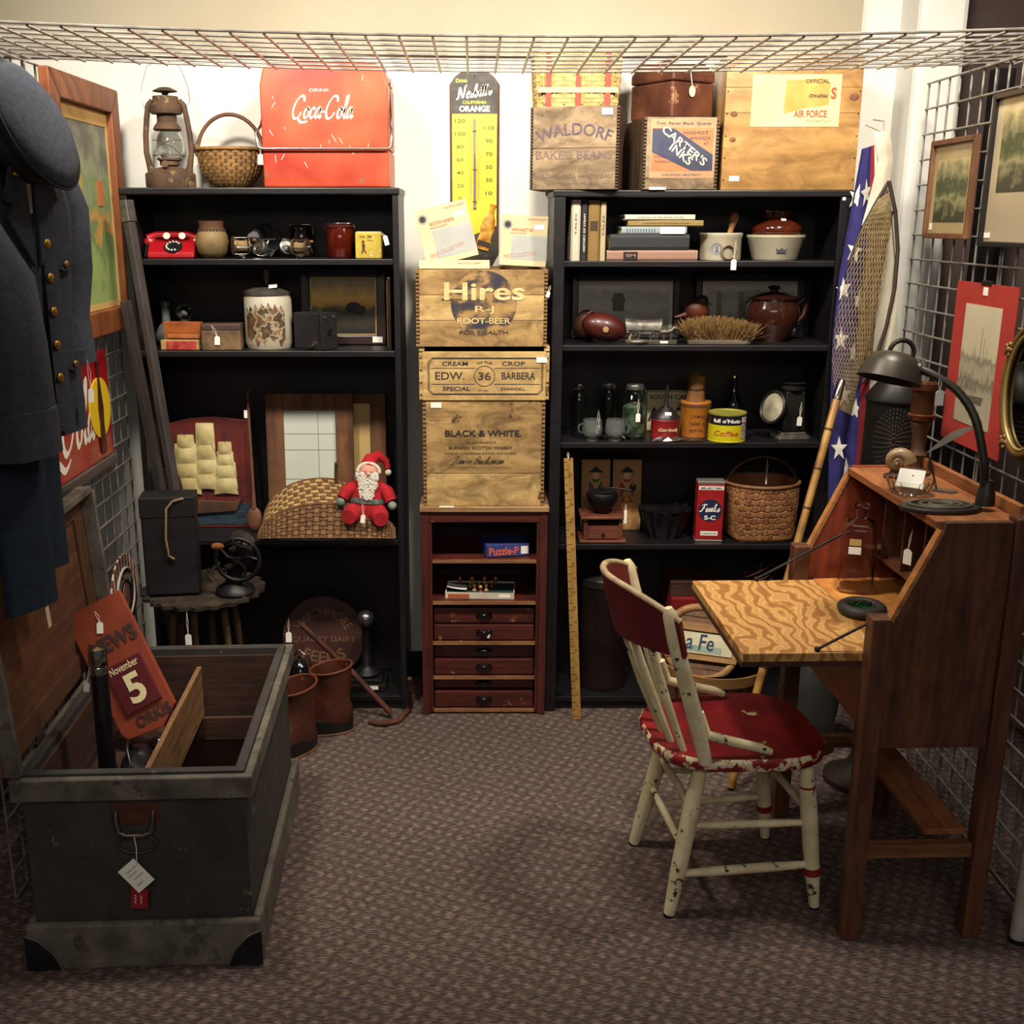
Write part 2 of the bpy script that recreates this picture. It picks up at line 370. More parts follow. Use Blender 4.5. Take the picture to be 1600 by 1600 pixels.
# ================================================================ SETTING
def carpet():
    m = M('carpet', '5a4b4a', rough=.95); nt = m.node_tree; N = nt.nodes; L = nt.links; bs = N['Principled BSDF']
    tc = N.new('ShaderNodeTexCoord')
    def mapn(sc, rot=0):
        q = N.new('ShaderNodeMapping'); q.inputs['Scale'].default_value = sc; q.inputs['Rotation'].default_value = (0, 0, R(rot)); L.new(tc.outputs['Object'], q.inputs[0]); return q
    dash = N.new('ShaderNodeTexNoise'); dash.inputs['Scale'].default_value = 1; dash.inputs['Detail'].default_value = 2; L.new(mapn((55, 250, 1), 14).outputs[0], dash.inputs[0])
    w1 = N.new('ShaderNodeTexWave'); w1.inputs['Scale'].default_value = 1; w1.inputs['Distortion'].default_value = 1.6; w1.inputs['Detail Scale'].default_value = 2; L.new(mapn((8.5, 8.5, 1), 28).outputs[0], w1.inputs[0])
    w2 = N.new('ShaderNodeTexWave'); w2.inputs['Scale'].default_value = 1; w2.inputs['Distortion'].default_value = 1.6; L.new(mapn((8.5, 8.5, 1), 118).outputs[0], w2.inputs[0])
    ml = N.new('ShaderNodeMath'); ml.operation = 'MULTIPLY'; L.new(w1.outputs[1], ml.inputs[0]); L.new(w2.outputs[1], ml.inputs[1])
    ad = N.new('ShaderNodeMath'); ad.operation = 'MULTIPLY_ADD'; ad.inputs[1].default_value = .17; L.new(ml.outputs[0], ad.inputs[0]); L.new(dash.outputs[0], ad.inputs[2])
    big = N.new('ShaderNodeTexNoise'); big.inputs['Scale'].default_value = 1.6; L.new(tc.outputs['Object'], big.inputs[0])
    a2 = N.new('ShaderNodeMath'); a2.operation = 'MULTIPLY_ADD'; a2.inputs[1].default_value = .12; L.new(big.outputs[0], a2.inputs[0]); L.new(ad.outputs[0], a2.inputs[2])
    rp = N.new('ShaderNodeValToRGB'); e = rp.color_ramp.elements
    e[0].position = .36; e[0].color = lin('29211f'); e[1].position = .84; e[1].color = lin('7f6b5e'); k = e.new(.58); k.color = lin('463935')
    L.new(a2.outputs[0], rp.inputs[0]); L.new(rp.outputs[0], bs.inputs['Base Color'])
    bp = N.new('ShaderNodeBump'); bp.inputs['Strength'].default_value = .8; bp.inputs['Distance'].default_value = .004; L.new(ad.outputs[0], bp.inputs['Height']); L.new(bp.outputs[0], bs.inputs['Normal'])
    return m
WALLY = 3.97
mb = MB(); mb.b(-3, 3.2, -1.5, 4.3, -.06, 0); struct('floor', mb, carpet())
WHITE = M('white_wall_paint', 'd9d8d0', 'cfcdc4', scale=3, rough=.75, bump=.05)
mb = MB(); mb.b(-3, 1.46, WALLY, WALLY + .1, 0, 3.1); struct('wall_back', mb, WHITE)
mb = MB(); mb.b(-3, 1.30, WALLY - .03, WALLY - .0005, 2.268, 3.1); struct('trim_1', mb, M('beige_soffit', 'a39a85', '9b927d', scale=2, rough=.8))
mb = MB(); mb.b(-1.13, 1.38, WALLY - .012, WALLY - .001, 0, .105); struct('baseboard_back', mb, BLACKWOOD)
mb = MB(); mb.b(1.44, 1.60, 3.80, 4.3, 0, 3.1); struct('wall_end', mb, WHITE, bevel=.02)
mb = MB(); mb.b(1.61, 3.2, 4.2, 4.3, 0, 3.1); struct('wall_neighbour', mb, M('mauve_wall', '5d4d47', '4c3e3a', scale=3, rough=.8))
mb = MB(); mb.b(-1.50, -1.44, 1.2, 3.9, 0, 1.92); struct('wall_left', mb, M('brown_partition', '4d3b35', '3a2c29', scale=4, rough=.8))
mb = MB(); mb.b(2.72, 2.80, 1.5, 4.15, 0, 2.35); struct('wall_right', mb, M('brown_partition', '4d3b35', '3a2c29', scale=4, rough=.8))

# ---------------------------------------------------------------- wire grid panels
def grid_panel(name, label, w, h, loc, rot, nx, nz, sag=0, grp=None, rr=.0034):
    t = thing(name, label, 'grid panel', loc, rot=rot, group=grp)
    ml = MB(); K = 24
    ml.tube([(-w / 2 + w * i / K, 0, 0) for i in range(K + 1)], rr, 6)
    vm = MB(); vm.tube([(0, .005, 0), (0, .005, h)], rr, 6)
    mh = mv = None
    for j in range(nz):
        z = h * j / (nz - 1)
        if mh is None:
            if sag:
                ml = MB(); ml.tube([(-w / 2 + w * i / K, -sag * (1 - (2 * i / K - 1) ** 2), 0) for i in range(K + 1)], rr, 6)
            o = obj('long_wire', ml, STEEL, t, smooth=60); mh = o.data
        else: o = link(bpy.data.objects.new('long_wire', mh), t)
        o.location = (0, 0, z)
    for i in range(nx):
        x = -w / 2 + w * i / (nx - 1)
        if mv is None: o = obj('cross_wire', vm, STEEL, t, smooth=60); mv = o.data
        else: o = link(bpy.data.objects.new('cross_wire', mv), t)
        o.location = (x, -sag * (1 - (2 * x / w) ** 2), 0)
    return t
LX = -1.20; RX = 1.42
for k, (y, lab) in enumerate(((3.43, 'steel wire grid panel on the left, behind the framed map'), (2.808, 'steel wire grid panel on the left, behind the hanging uniform'))):
    grid_panel('wire_grid_panel', lab, .61, 2.13, (LX, y, .012), (0, 0, 90), 9, 29)
for k, (y, lab) in enumerate(((3.325, 'steel wire grid panel on the right, behind the small landscape picture'), (2.70, 'steel wire grid panel on the right, behind the oak desk'))):
    grid_panel('wire_grid_panel', lab, .61, 2.13, (RX, y, .012), (0, 0, -90), 9, 29)
# panel laid flat across the top of the two sides: local z -> world y, local y -> world -z
grid_panel('overhead_grid_panel', 'steel wire grid panel laid flat overhead across the booth', 2.86, .61, (.10, 2.69, 2.172), (-90, .35, 0), 38, 9, sag=-.034)

# ---------------------------------------------------------------- bookcases
FY = 3.66
def bookcase(label, x0, x1, ztop, shelves, stile, zkick):
    t = thing('bookcase', label, 'bookcase', ((x0 + x1) / 2, FY, 0)); W = (x1 - x0) / 2; D = .295
    for sx in (-1, 1):
        mb = MB(); mb.b(sx * W, sx * (W - .02), .0, D, 0, ztop - .022); obj('side_panel', mb, BLACKWOOD, t, bevel=.0015)
        if stile > .02:
            mb = MB(); mb.b(sx * W, sx * (W - stile), -.014, 0, 0, ztop - .022); obj('stile', mb, BLACKWOOD, t, bevel=.002)
    mb = MB(); mb.b(-W + .02, W - .02, D - .006, D, 0, ztop - .022); obj('back_panel', mb, BLACKWOOD, t)
    mb = MB(); mb.b(-W - .004, W + .004, -.018 if stile > .02 else -.006, D, ztop - .022, ztop); obj('top_board', mb, BLACKWOOD, t, bevel=.004)
    for z in shelves:
        mb = MB(); mb.b(-W + .0205, W - .0205, .002, D - .007, z - .019, z); obj('shelf', mb, BLACKWOOD, t, bevel=.002)
    mb = MB(); mb.b(-W + .0205, W - .0205, .012, .026, 0, shelves[-1] - .0195); obj('kick_board', mb, BLACKWOOD, t)
    return t
LTOP = at(400, 293, FY).z; LS = [at(400, p, FY).z for p in (405, 549, 844, 1088)]
RTOP = at(1100, 297, FY).z; RS = [at(1100, p, FY).z for p in (408, 540, 692, 851, 1089)]
LX0, LX1 = at(187, 295, FY).x, at(622, 295, FY).x
RX0, RX1 = at(866, 297, FY).x, at(1331, 297, FY).x
bookcase('black bookcase with rusty lantern and red cooler on top', LX0, LX1, LTOP, LS, .02, 0)
bookcase('black bookcase with wooden shipping crates on top', RX0, RX1, RTOP, RS, .037, 0)

# ---------------------------------------------------------------- centre cabinet with drawers
CAB = wood('mahogany_worn', '3a1512', '5a2318', 'x', rough=.5, bump=.2, chips=('8b5a35', .63, 24))
CABV = wood('mahogany_worn_upright', '3a1512', '55211a', 'z', rough=.5, bump=.2, chips=('8b5a35', .70, 30))
PALE = wood('worn_pale_edge', '7a4a2c', 'a8794a', 'x', rough=.7)
c0 = atZ(658, 1117); c1 = atZ(854, 1117); CBY = c0.y; CBX = (c0.x + c1.x) / 2; CBW = .440; CBH = at(750, 792, CBY).z
t = thing('drawer_cabinet', 'narrow dark red wooden cabinet with open shelves and small drawers', 'cabinet', (CBX, CBY, 0))
W = CBW / 2; D = .33
for s in (-1, 1):
    mb = MB(); mb.b(s * W, s * (W - .028), 0, D, 0, CBH - .018); obj('side_panel', mb, CABV, t, bevel=.002)
    mb = MB(); mb.b(s * (W - .0285), s * (W - .038), .004, .02, .012, CBH - .055); obj('inner_stile', mb, CABV, t, bevel=.001)
mb = MB(); mb.b(-W - .003, W + .003, -.008, D, CBH - .017, CBH); obj('top_board', mb, wood('worn_tan_top', '8a6a44', 'b59468', 'x', chips=('5a3524', .66, 25)), t, bevel=.002)
mb = MB(); mb.b(-W + .0285, W - .0285, .002, .022, CBH - .055, CBH - .018); obj('top_rail', mb, CAB, t)
mb = MB(); mb.b(-W + .0285, W - .0285, D - .008, D, .02, CBH - .018); obj('back_panel', mb, CABV, t)
cz = lambda p: at(750, p, CBY).z
for p in (876, 941, 1004, 1058, 1109):
    z = cz(p); mb = MB(); mb.b(-W + .0285, W - .0285, .012, D - .009, z - .012, z); s_ = obj('shelf', mb, CAB, t)
    mb = MB(); mb.b(-W + .0385, W - .0385, .008, .0118, z - .012, z + .0004); obj('edge_strip', mb, PALE, s_)
CABSHELF = [cz(876), cz(941)]
for k, (pt, pb) in enumerate(((955, 978), (980, 1003), (1014, 1032), (1034, 1057), (1066, 1082), (1084, 1108))):
    zt, zb = cz(pt), cz(pb) + .001; rec = (.03, .018, .034, .018, .04, .018)[k]
    d_ = MB(); d_.b(-W + .042, W - .042, rec, D - .02, zb, zt); dr = obj('drawer', d_, CAB, t, bevel=.0015)
    mb = MB(); prof = []
    n = 10; vs = []; fs = []      # cup pull: quarter dome
    for i in range(n + 1):
        a = math.pi * i / n
        for j in range(5):
            b_ = math.pi / 2 * j / 4
            vs.append((.031 * math.cos(a) * math.cos(b_) ** .7, -.020 * math.sin(b_) * math.sin(a) ** .5 - .001, .019 * math.sin(a) * math.cos(b_ * .6)))
    for i in range(n):
        for j in range(4): fs.append((i * 5 + j, i * 5 + j + 1, (i + 1) * 5 + j + 1, (i + 1) * 5 + j))
    mb.add(vs, fs); mb.box((0, -.0008, .007), (.056, .0016, .022))
    p_ = obj('cup_pull', mb, M('black_enamel', '100f12', rough=.18, metal=.3, coat=.6), dr, smooth=50); p_.location = (.0, rec, (zt + zb) / 2 - .006)
    if k == 1: price_tag(dr, .02, rec - .008, (zt + zb) / 2 - .005, .014, .008, .012, -.01, 30)
sticker(t, -.13, .002, CBH + .0006, .05, .014, 0, 90)

# ---------------------------------------------------------------- oak slant-front desk
OAKZ = wood('oak_upright', '43261a', '6b412a', 'z', scale=3.2, rough=.5, bump=.2, k=9, dist=1.2)
OAKY = wood('oak_long', '7a4526', 'a0683c', 'y', scale=3, rough=.5, bump=.2)
OAKX = wood('oak_cross', '5e3822', '8a5c38', 'x', scale=3, rough=.5, bump=.2)
REDWOOD = wood('reddish_panel', '6b2a18', '8e3d22', 'z', scale=3, rough=.55, bump=.15)
DY0, DY1 = 2.34, 2.96; DX0, DX1 = .905, 1.255; DTOP = 1.075
t = thing('slant_front_desk', 'oak slant-front writing desk with its lid folded open', 'desk', (1.08, 2.65, 0), 1.5)
def L_(x, y): return x - 1.08, y - 2.65
x0, x1 = DX0 - 1.08, DX1 - 1.08; y0, y1 = DY0 - 2.65, DY1 - 2.65
for yy in (y0, y1 - .045):
    mb = MB(); mb.b(x0, x0 + .045, yy, yy + .045, 0, .85); obj('front_leg', mb, OAKZ, t, bevel=.004)
    mb = MB(); mb.b(x1 - .045, x1, yy, yy + .045, 0, DTOP + .01); obj('back_leg', mb, OAKZ, t, bevel=.004)
    mb = MB(); mb.b(x0 + .0455, x1 - .0455, yy + .008, yy + .036, .225, .262); obj('stretcher', mb, OAKX, t, bevel=.003)
for yy, mm in ((y0 + .010, OAKZ), (y1 - .030, REDWOOD)):
    mb = MB(); mb.prism([(x0 + .0455, .52), (x1 - .0455, .52), (x1 - .0455, DTOP), (x0 + .15, DTOP), (x0 + .143, DTOP - .025), (x0 + .0455, .835)], yy, yy + .02)
    obj('side_panel', mb, mm, t, bevel=.0015)
    mb = MB(); mb.prism([(x0 + .05, .838), (x0 + .145, DTOP - .022), (x0 + .137, DTOP - .018), (x0 + .042, .846)], yy - .002, yy + .022); obj('edge_strip', mb, wood('oak_pale', '9a6334', 'b97f48', 'x'), t)
a0, a1 = y0 + .031, y1 - .031
mb = MB(); mb.b(x0 + .135, x1 - .004, a0, a1, DTOP - .022, DTOP - .002); obj('top_board', mb, OAKY, t, bevel=.002)
mb = MB(); mb.b(x1 - .02, x1 - .004, a0 + .015, a1 - .015, DTOP - .0018, DTOP + .028); obj('back_rail', mb, OAKY, t, bevel=.002)
mb = MB(); mb.b(x0 + .08, x0 + .10, a1 - .004, a1 + .004, DTOP, DTOP + .001); 
mb = MB(); mb.b(x1 - .02, x1 - .008, a0, a1, .53, DTOP - .023); obj('back_panel', mb, OAKZ, t)
LIDZ = .752
mb = MB(); mb.b(x0 + .062, x1 - .021, a0, a1, LIDZ - .02, LIDZ); obj('desk_floor', mb, wood('amber_floor', 'a5652c', 'c98a42', 'y', scale=2.5), t)
PLY = M('plywood_grain', 'b57f45', stops=[(.05, '8f6236'), (.4, 'a8773f'), (.7, 'c39a5c'), (.95, 'b08450')], kind='wave', scale=6, dist=16, detail=3, stretch=(1.3, .8, 1), rough=.42, c2='d6a860')
mb = MB(); mb.b(.622 - 1.08, x0 + .0615, a0 + .012, a1 - .012, LIDZ - .022, LIDZ); lid = obj('drop_lid', mb, PLY, t, bevel=.0015)
mb = MB(); mb.b(.6205 - 1.08, x0 + .06, a0 + .0115, a1 - .0115, LIDZ - .034, LIDZ - .0225); obj('lid_edge', mb, wood('dark_edge', '33180f', '4e281a', 'y'), lid)
for yy in (a0 + .02, a1 - .02):
    mb = MB(); mb.cyl((.80 - 1.08, yy, LIDZ + .006), (x0 + .15, yy, .90), .0035); mb.ball((.80 - 1.08, yy, LIDZ + .006), .007); obj('lid_stay', mb, BLACKMETAL, t, smooth=50)
# pigeonholes
PIG = wood('pigeonhole_wood', '4a2716', '6d3e22', 'z')
for k in range(4):
    yy = a0 + .06 + k * .125
    mb = MB(); mb.b(x0 + .20, x1 - .021, yy, yy + .008, LIDZ + .10, DTOP - .0225); obj('divider', mb, PIG, t)
mb = MB(); mb.b(x0 + .20, x1 - .021, a0, a1, LIDZ + .09, LIDZ + .0995); obj('pigeonhole_shelf', mb, PIG, t)
mb = MB(); mb.b(x1 - .15, x1 - .046, y0 + .05, y1 - .05, .2625, .278); obj('foot_shelf', mb, OAKY, t, bevel=.002)
mb = MB(); mb.b(x0 + .01, x0 + .03, y0 + .046, y1 - .046, .56, LIDZ - .037); obj('apron', mb, OAKY, t)
price_tag(t, x0 + .175, a0 + .22, .94, .04, .024, .05, .005, 0, yaw=-60)
# ---------------------------------------------------------------- painted kitchen chair
CREAM = M('chipped_cream_paint', 'ddd2ac', 'c2b48a', scale=14, rough=.5, bump=.25, chips=('2a211a', .605, 26))
REDP = M('worn_red_paint', '80141b', '5c0d13', scale=7, rough=.42, bump=.2, chips=('c4b589', .645, 16))
REDEDGE = M('chipped_red_edge', '6e1017', '8a1a1e', scale=9, rough=.5, chips=('cfc39a', .50, 26))
SEATZ = .452
t = thing('kitchen_chair', 'chipped cream spindle-back chair with a worn red seat', 'chair', (.67, 2.61, 0), 7)
def SP(a, b=0): return None
# seat: rounded trapezoid, back (left) narrower
pl = []
for k in range(40):
    a = 2 * math.pi * k / 40; c, s = math.cos(a), math.sin(a)
    r = (abs(c) ** 3.2 + abs(s) ** 3.2) ** (-1 / 3.2)
    x = .225 * r * c; y = .195 * r * s * (1 + .10 * c)
    pl.append((x + (.0 if c > 0 else 0), y))
mb = MB(); vs = []; fs = []
prof = [(.90, -.038), (.97, -.034), (1.0, -.02), (1.0, -.008), (.975, 0), (.80, -.005), (.45, -.010), (.02, -.010)]
for sc, dz in prof:
    for x, y in pl: vs.append((x * sc, y * sc, SEATZ + dz))
n = len(pl)
for i in range(len(prof) - 1):
    for k in range(n): fs.append((i * n + k, i * n + (k + 1) % n, (i + 1) * n + (k + 1) % n, (i + 1) * n + k))
fs.append(tuple(range(n))[::-1]); fs.append(tuple((len(prof) - 1) * n + k for k in range(n)))
top = [f for f in fs if min(f) >= 4 * n]; side = [f for f in fs if min(f) < 4 * n]
m1 = MB(); m1.add(vs, top + side); st_ = obj('seat', m1, REDP, t, smooth=50)
st_.data.materials.append(REDEDGE)
for p in st_.data.polygons:
    if abs(p.normal.z) < .85 and p.center.z < SEATZ - .001: p.material_index = 1
def leg(p0, p1, bands):
    P0, P1 = Vector(p0), Vector(p1); mb = MB(); q = [(0, .016), (.12, .0185), (.2, .021), (.35, .0225), (.6, .021), (.68, .0195), (.72, .0215), (.76, .0215), (.80, .0185), (.97, .014), (1, .013)] if bands else [(0, .018), (.3, .0225), (.7, .021), (1, .015)]
    mb.tube([P0.lerp(P1, a) for a, _ in q], [r for _, r in q], 14); o = obj('leg', mb, CREAM, t, smooth=50)
    if bands:
        for f0, f1, rr in ((.715, .765, .0222), (.17, .185, .0208)):
            mb = MB(); mb.cyl(P0.lerp(P1, f0), P0.lerp(P1, f1), rr, n=14); obj('painted_band', mb, M('band_red', '7d1a1e', rough=.5), o, smooth=50)
    mb = MB(); mb.cyl(P0.lerp(P1, .985), P0.lerp(P1, 1.002), .0155 if not bands else .014, n=14); obj('foot_glide', mb, BLACKMETAL, o, smooth=50)
    return P0, P1
def loc_(p):
    dx, dy, c_, s_ = p[0] - .67, p[1] - 2.61, math.cos(R(7)), math.sin(R(7)); return (dx * c_ + dy * s_, -dx * s_ + dy * c_, 0)
fl = [loc_(atZ(1045, 1430)), loc_(atZ(990, 1318)), loc_(atZ(1272, 1418)), loc_(atZ(1195, 1309))]
tops = [(-.118, -.13, SEATZ - .036), (-.118, .12, SEATZ - .036), (.155, -.135, SEATZ - .036), (.145, .135, SEATZ - .036)]
LG = [leg(tops[i], fl[i], i >= 2) for i in range(4)]
def rung(a, b, fa, fb, r=.0095):
    p, q = a[0].lerp(a[1], fa), b[0].lerp(b[1], fb); mb = MB(); mb.tube([p, p.lerp(q, .3), p.lerp(q, .7), q], [r * .8, r * 1.1, r * 1.1, r * .8], 10); obj('stretcher', mb, CREAM, t, smooth=50)
rung(LG[0], LG[2], .40, .42); rung(LG[0], LG[2], .72, .70, .0115); rung(LG[1], LG[3], .40, .42); rung(LG[1], LG[3], .68, .66)
rung(LG[0], LG[1], .28, .28); rung(LG[0], LG[1], .55, .52); rung(LG[2], LG[3], .35, .35)
# back: two posts, five spindles, bent top rail
def bk(f, h):   # f -1 near .. 1 far, h 0..1 up the back
    y = .170 * f * (1 + .10 * h); bow = (1 - f * f)
    return Vector((-.140 - .050 * bow - (.100 + .048 * bow) * h, y, SEATZ + h * .405))
for f in (-1, 1):
    mb = MB(); mb.tube([bk(f, 0) + Vector((.02, 0, -.01)), bk(f, .3) + Vector((.012, 0, 0)), bk(f, .8), bk(f, .96), bk(f, 1.0)], [.017, .0205, .019, .017, .009], 12); obj('back_post', mb, CREAM, t, smooth=60)
    mb = MB(); q = bk(f, .30) + Vector((.03, .012 * -f, 0)); e = Vector((.03, -.165 * -f * -1 if f > 0 else -.165, SEATZ + .012)); e = Vector((.045, .172 * f, SEATZ + .008))
    mb.tube([q, q + Vector((.02, .002 * f, -.06)), q.lerp(e, .55) + Vector((-.012, 0, -.02)), q.lerp(e, .85) + Vector((0, 0, -.005)), e], [.010, .0125, .0125, .012, .009], 10); obj('hip_brace', mb, CREAM, t, smooth=60)
for k in range(5):
    f = -.66 + .33 * k
    mb = MB(); mb.tube([bk(f, 0) + Vector((.01, 0, -.008)), bk(f, .35), bk(f, .78)], [.009, .0115, .009], 9); obj('spindle', mb, CREAM, t, smooth=60)
mb = MB()
def rail(u, v):
    f = (u * 2 - 1) * 1.10; e_ = abs(2 * u - 1) ** 3
    p = bk(f, .70 + .26 * v - .04 * e_ * v); return p + Vector((-.014 + .012 * e_, 0, .045 * (1 - e_) * v))
mb.sheet(rail, 28, 6, .016); cr = obj('crest_rail', mb, M('dark_red_back', '541016', '6a151b', scale=8, rough=.5, chips=('9a8a60', .74, 30)), t, smooth=50)
mb = MB(); mb.tube([rail(i / 28, 1.0) + Vector((0, 0, .001)) for i in range(29)] , .0088, 8); obj('worn_top_edge', mb, M('worn_edge', 'b0a078', '7a5a48', scale=25, rough=.6), cr, smooth=60)

# ---------------------------------------------------------------- tool chest
CG = M('grey_green_paint', '393734', '2f2d2b', scale=6, rough=.7, bump=.25, chips=('6b5d4c', .63, 12), grime=.3)
CGE = M('worn_grey_edge', '6e685d', '4c4741', scale=10, rough=.75, bump=.3, chips=('48423c', .58, 14), grime=.35)
CIN = wood('chest_inside', '2e1c15', '4a2d1f', 'y', rough=.7); CINX = wood('chest_inside_x', '2e1c15', '4a2d1f', 'x', rough=.7)
CT = wood('chest_ledge', '6f6252', '8b7d6a', 'y', rough=.75, chips=('4a3f35', .62, 18))
CH = thing('tool_chest', 'large grey painted wooden tool chest standing open on the carpet', 'chest', (-.80, 2.64, 0), 2.4)
W = .255; D = .385; H = .508
def four(nm, W, D, th, z0, z1, mats, par, bevel=.002):
    for s in (-1, 1):
        mb = MB(); mb.b(-W, W, s * D, s * (D - th), z0, z1); obj(nm, mb, mats[0], par, bevel=bevel)
        mb = MB(); mb.b(s * W, s * (W - th), -D + th + .0004, D - th - .0004, z0, z1); obj(nm, mb, mats[1], par, bevel=bevel)
four('chest_wall', W, D, .022, .02, H, (CG, CG), CH)
four('rim_moulding', W + .020, D + .020, .0195, H - .062, H - .006, (CGE, CGE), CH, .004)
four('base_moulding', W + .022, D + .022, .0215, 0, .125, (CGE, CGE), CH, .008)
mb = MB(); mb.b(-W + .0225, W - .0225, -D + .0225, D - .0225, .02, .035); obj('chest_floor', mb, CIN, CH)
mi = W - .0225
for s in (-1, 1):
    mb = MB(); mb.b(-mi, mi, s * (D - .0225), s * (D - .030), .036, H - .022); obj('lining', mb, CINX, CH)
    mb = MB(); mb.b(s * mi, s * (mi - .008), -D + .031, D - .031, .036, H - .022); obj('lining', mb, CIN, CH)
    mb = MB(); mb.b(s * (mi - .0085), s * (mi - .03), -D + .031, D - .031, .28, .2998); obj('tray_runner', mb, CT, CH)
mb = MB(); mb.b(-.005, .009, -D + .031, D - .031, .30, .455); obj('divider', mb, wood('divider_wood', '6a4a2e', '8f6a42', 'y', rough=.7), CH, bevel=.002)
mb = MB(); mb.b(.0095, mi - .0085, D - .06, D - .045, .23, .30); obj('till_board', mb, CINX, CH)
mb = MB(); mb.b(-mi + .0088, -.0055, -D + .0312, D - .0312, .3005, .316); obj('tray_board', mb, CIN, CH)
mb = MB(); mb.b(-mi + .0085, -.006, -.30, -.285, .3165, .38); obj('till_board', mb, CINX, CH)
mb = MB(); mb.b(-mi + .04, -mi + .055, -D + .031, -.3005, .3165, .37); obj('till_board', mb, CIN, CH)
# end handle
hp = MB(); hp.b(-.055, .055, -D - .004, -D - .0005, .375, .43); pl_ = obj('handle_plate', hp, RUST, CH, bevel=.002)
mb = MB(); mb.tube([(-.043, -D - .006, .412), (-.043, -D - .014, .395), (-.037, -D - .019, .365), (-.02, -D - .02, .357), (.02, -D - .02, .357), (.037, -D - .019, .365), (.043, -D - .014, .395), (.043, -D - .006, .412)], .0065, 8)
obj('bail_handle', mb, M('worn_steel', '7d726a', '4a3a33', scale=25, rough=.4, metal=.8), CH, smooth=60)
mb = MB(); mb.tube([(.045 * math.cos(a), -D - .004, .325 + .024 * math.sin(a)) for a in [2 * math.pi * k / 24 for k in range(24)]], .004, 6, closed=True); obj('worn_ring_mark', mb, CG, CH, smooth=60)
for s in (-1, 1):
    mb = MB(); mb.prism([(s * (W + .023), .005), (s * (W + .023), .10), (s * (W - .01), .085), (s * (W - .045), .045), (s * (W - .06), .005)], -D - .026, -D - .0225)
    c_ = obj('corner_iron', mb, M('black_corner', '17171a', '26262a', scale=12, rough=.5, metal=.5), CH)
    mb = MB(); mb.tube([(s * (W + .022), -D - .026, .10), (s * (W - .01), -D - .026, .085), (s * (W - .045), -D - .026, .045), (s * (W - .06), -D - .026, .004)], .0025, 6); obj('corner_edge', mb, CGE, c_)
mb = MB(); w_ = .052; mb.box((0, 0, 0), (w_, .0012, .07)); tg = obj('paper_tag', mb, PAPER, CH); tg.location = (-.002, -D - .03, .258); tg.rotation_euler = (R(-6), R(-42), 0)
sc = MB()
for k, (zz, a, b_) in enumerate(((.018, -.014, .016), (.008, -.018, .010), (-.004, -.010, .018), (-.02, -.016, .004))):
    pts = [(a + (b_ - a) * i / 9, -.0011, zz + .0028 * math.sin(i * 2.3 + k)) for i in range(10)]; sc.tube(pts, .0007, 4)
obj('handwriting', sc, INK, tg)
mb = MB(); mb.tube([(.0, -D - .026, .357), (.004, -D - .03, .33), (.002, -D - .031, .285)], .0012, 5); obj('string', mb, STRING, CH)
mb = MB(); mb.box((0, 0, 0), (.040, .0012, .052)); rt = obj('red_tag', mb, M('red_card', '8c1420', rough=.6), CH, bevel=.0004); rt.location = (.0, -D - .0275, .195); rt.rotation_euler = (0, R(6), 0)
sc = MB()
for k, (xx,) in enumerate(((-.009,), (.004,))):
    sc.tube([(xx + .0022 * math.sin(i * 2.2 + k), -.0011, -.014 + .003 * i) for i in range(9)], .0008, 4)
obj('handwriting', sc, PAPER, rt)
# lid, hinged on the left long side, leaning open
LD = obj('lid_panel', MB().b(-.011, .002, -D + .05, D - .05, .04, .43), wood('lid_panel_wood', '4c2d1d', '6d4329', 'y', rough=.65, k=10), CH)
LID = LD; LD.location = (-W - .035, 0, H); LD.rotation_euler = (0, R(-4), 0)
def lidp(nm, mb, mt): return obj(nm, mb, mt, LD, bevel=.002)
LR = wood('lid_rail_wood', '48291b', '61402b', 'y', rough=.65); LRZ = wood('lid_stile_wood', '48291b', '61402b', 'z', rough=.65)
for z0, z1 in ((0, .06), (.41, .47)):
    lidp('lid_rail', MB().b(-.012, .010, -D - .02, D + .02, z0, z1), LR)
for s in (-1, 1):
    lidp('lid_stile', MB().b(-.012, .010, s * (D + .02), s * (D - .065), .0605, .4095), LRZ)
    lidp('lid_skirt', MB().b(.0105, .05, s * (D + .0205), s * (D + .003), .0, .475), CGE)
lidp('lid_skirt', MB().b(.0105, .05, -D - .003, D + .003, .4705, .49), CGE)
lidp('lid_back', MB().b(-.022, -.0125, -D - .021, D + .021, 0, .49), CG)
mb = MB(); mb.b(.0022, .003, .02, .045, .20, .255); obj('paper_sticker', mb, M('aged_sticker', 'b9ad8c', rough=.8), LD)
for s in (-1, 1):
    mb = MB(); mb.tube([(-W - .008, s * .22 - .03, H + .002), (-W - .008, s * .22 + .03, H + .002)], .005, 8); obj('hinge', mb, BLACKMETAL, CH)
# ================================================================ CHEST CONTENTS
ORW = M('rust_orange_paint', '8c3a1f', '7a3019', scale=9, rough=.6, chips=('4a2216', .70, 26))
p = CH.matrix_basis
t = thing('calendar_sign', 'rust-red wooden perpetual calendar sign leaning inside the chest', 'sign', (-.880, 2.735, .386), rot=(-22, -27, 8))
mb = MB(); mb.prism([(-.075, 0), (.03, -.012), (.085, .03), (.085, .38), (-.085, .38), (-.085, .02)], -.009, .009); obj('board', mb, ORW, t, bevel=.0015)
mb = MB(); mb.b(-.045, .062, -.018, -.0095, .060, .20); cdp = obj('date_card', mb, M('maroon_card', '571018', rough=.55), t, bevel=.001)
text(cdp, '5', .010, -.0186, .118, .085, .05, M('cream_ink', 'e6d9a8', rough=.7), bold=.03)
text(cdp, 'November', .006, -.0186, .184, .022, .085, M('cream_ink'), bold=.01)
text(t, 'NEWS', .01, -.0098, .262, .046, .135, M('brown_letter', '3b2622', rough=.7), bold=.03, depth=.002)
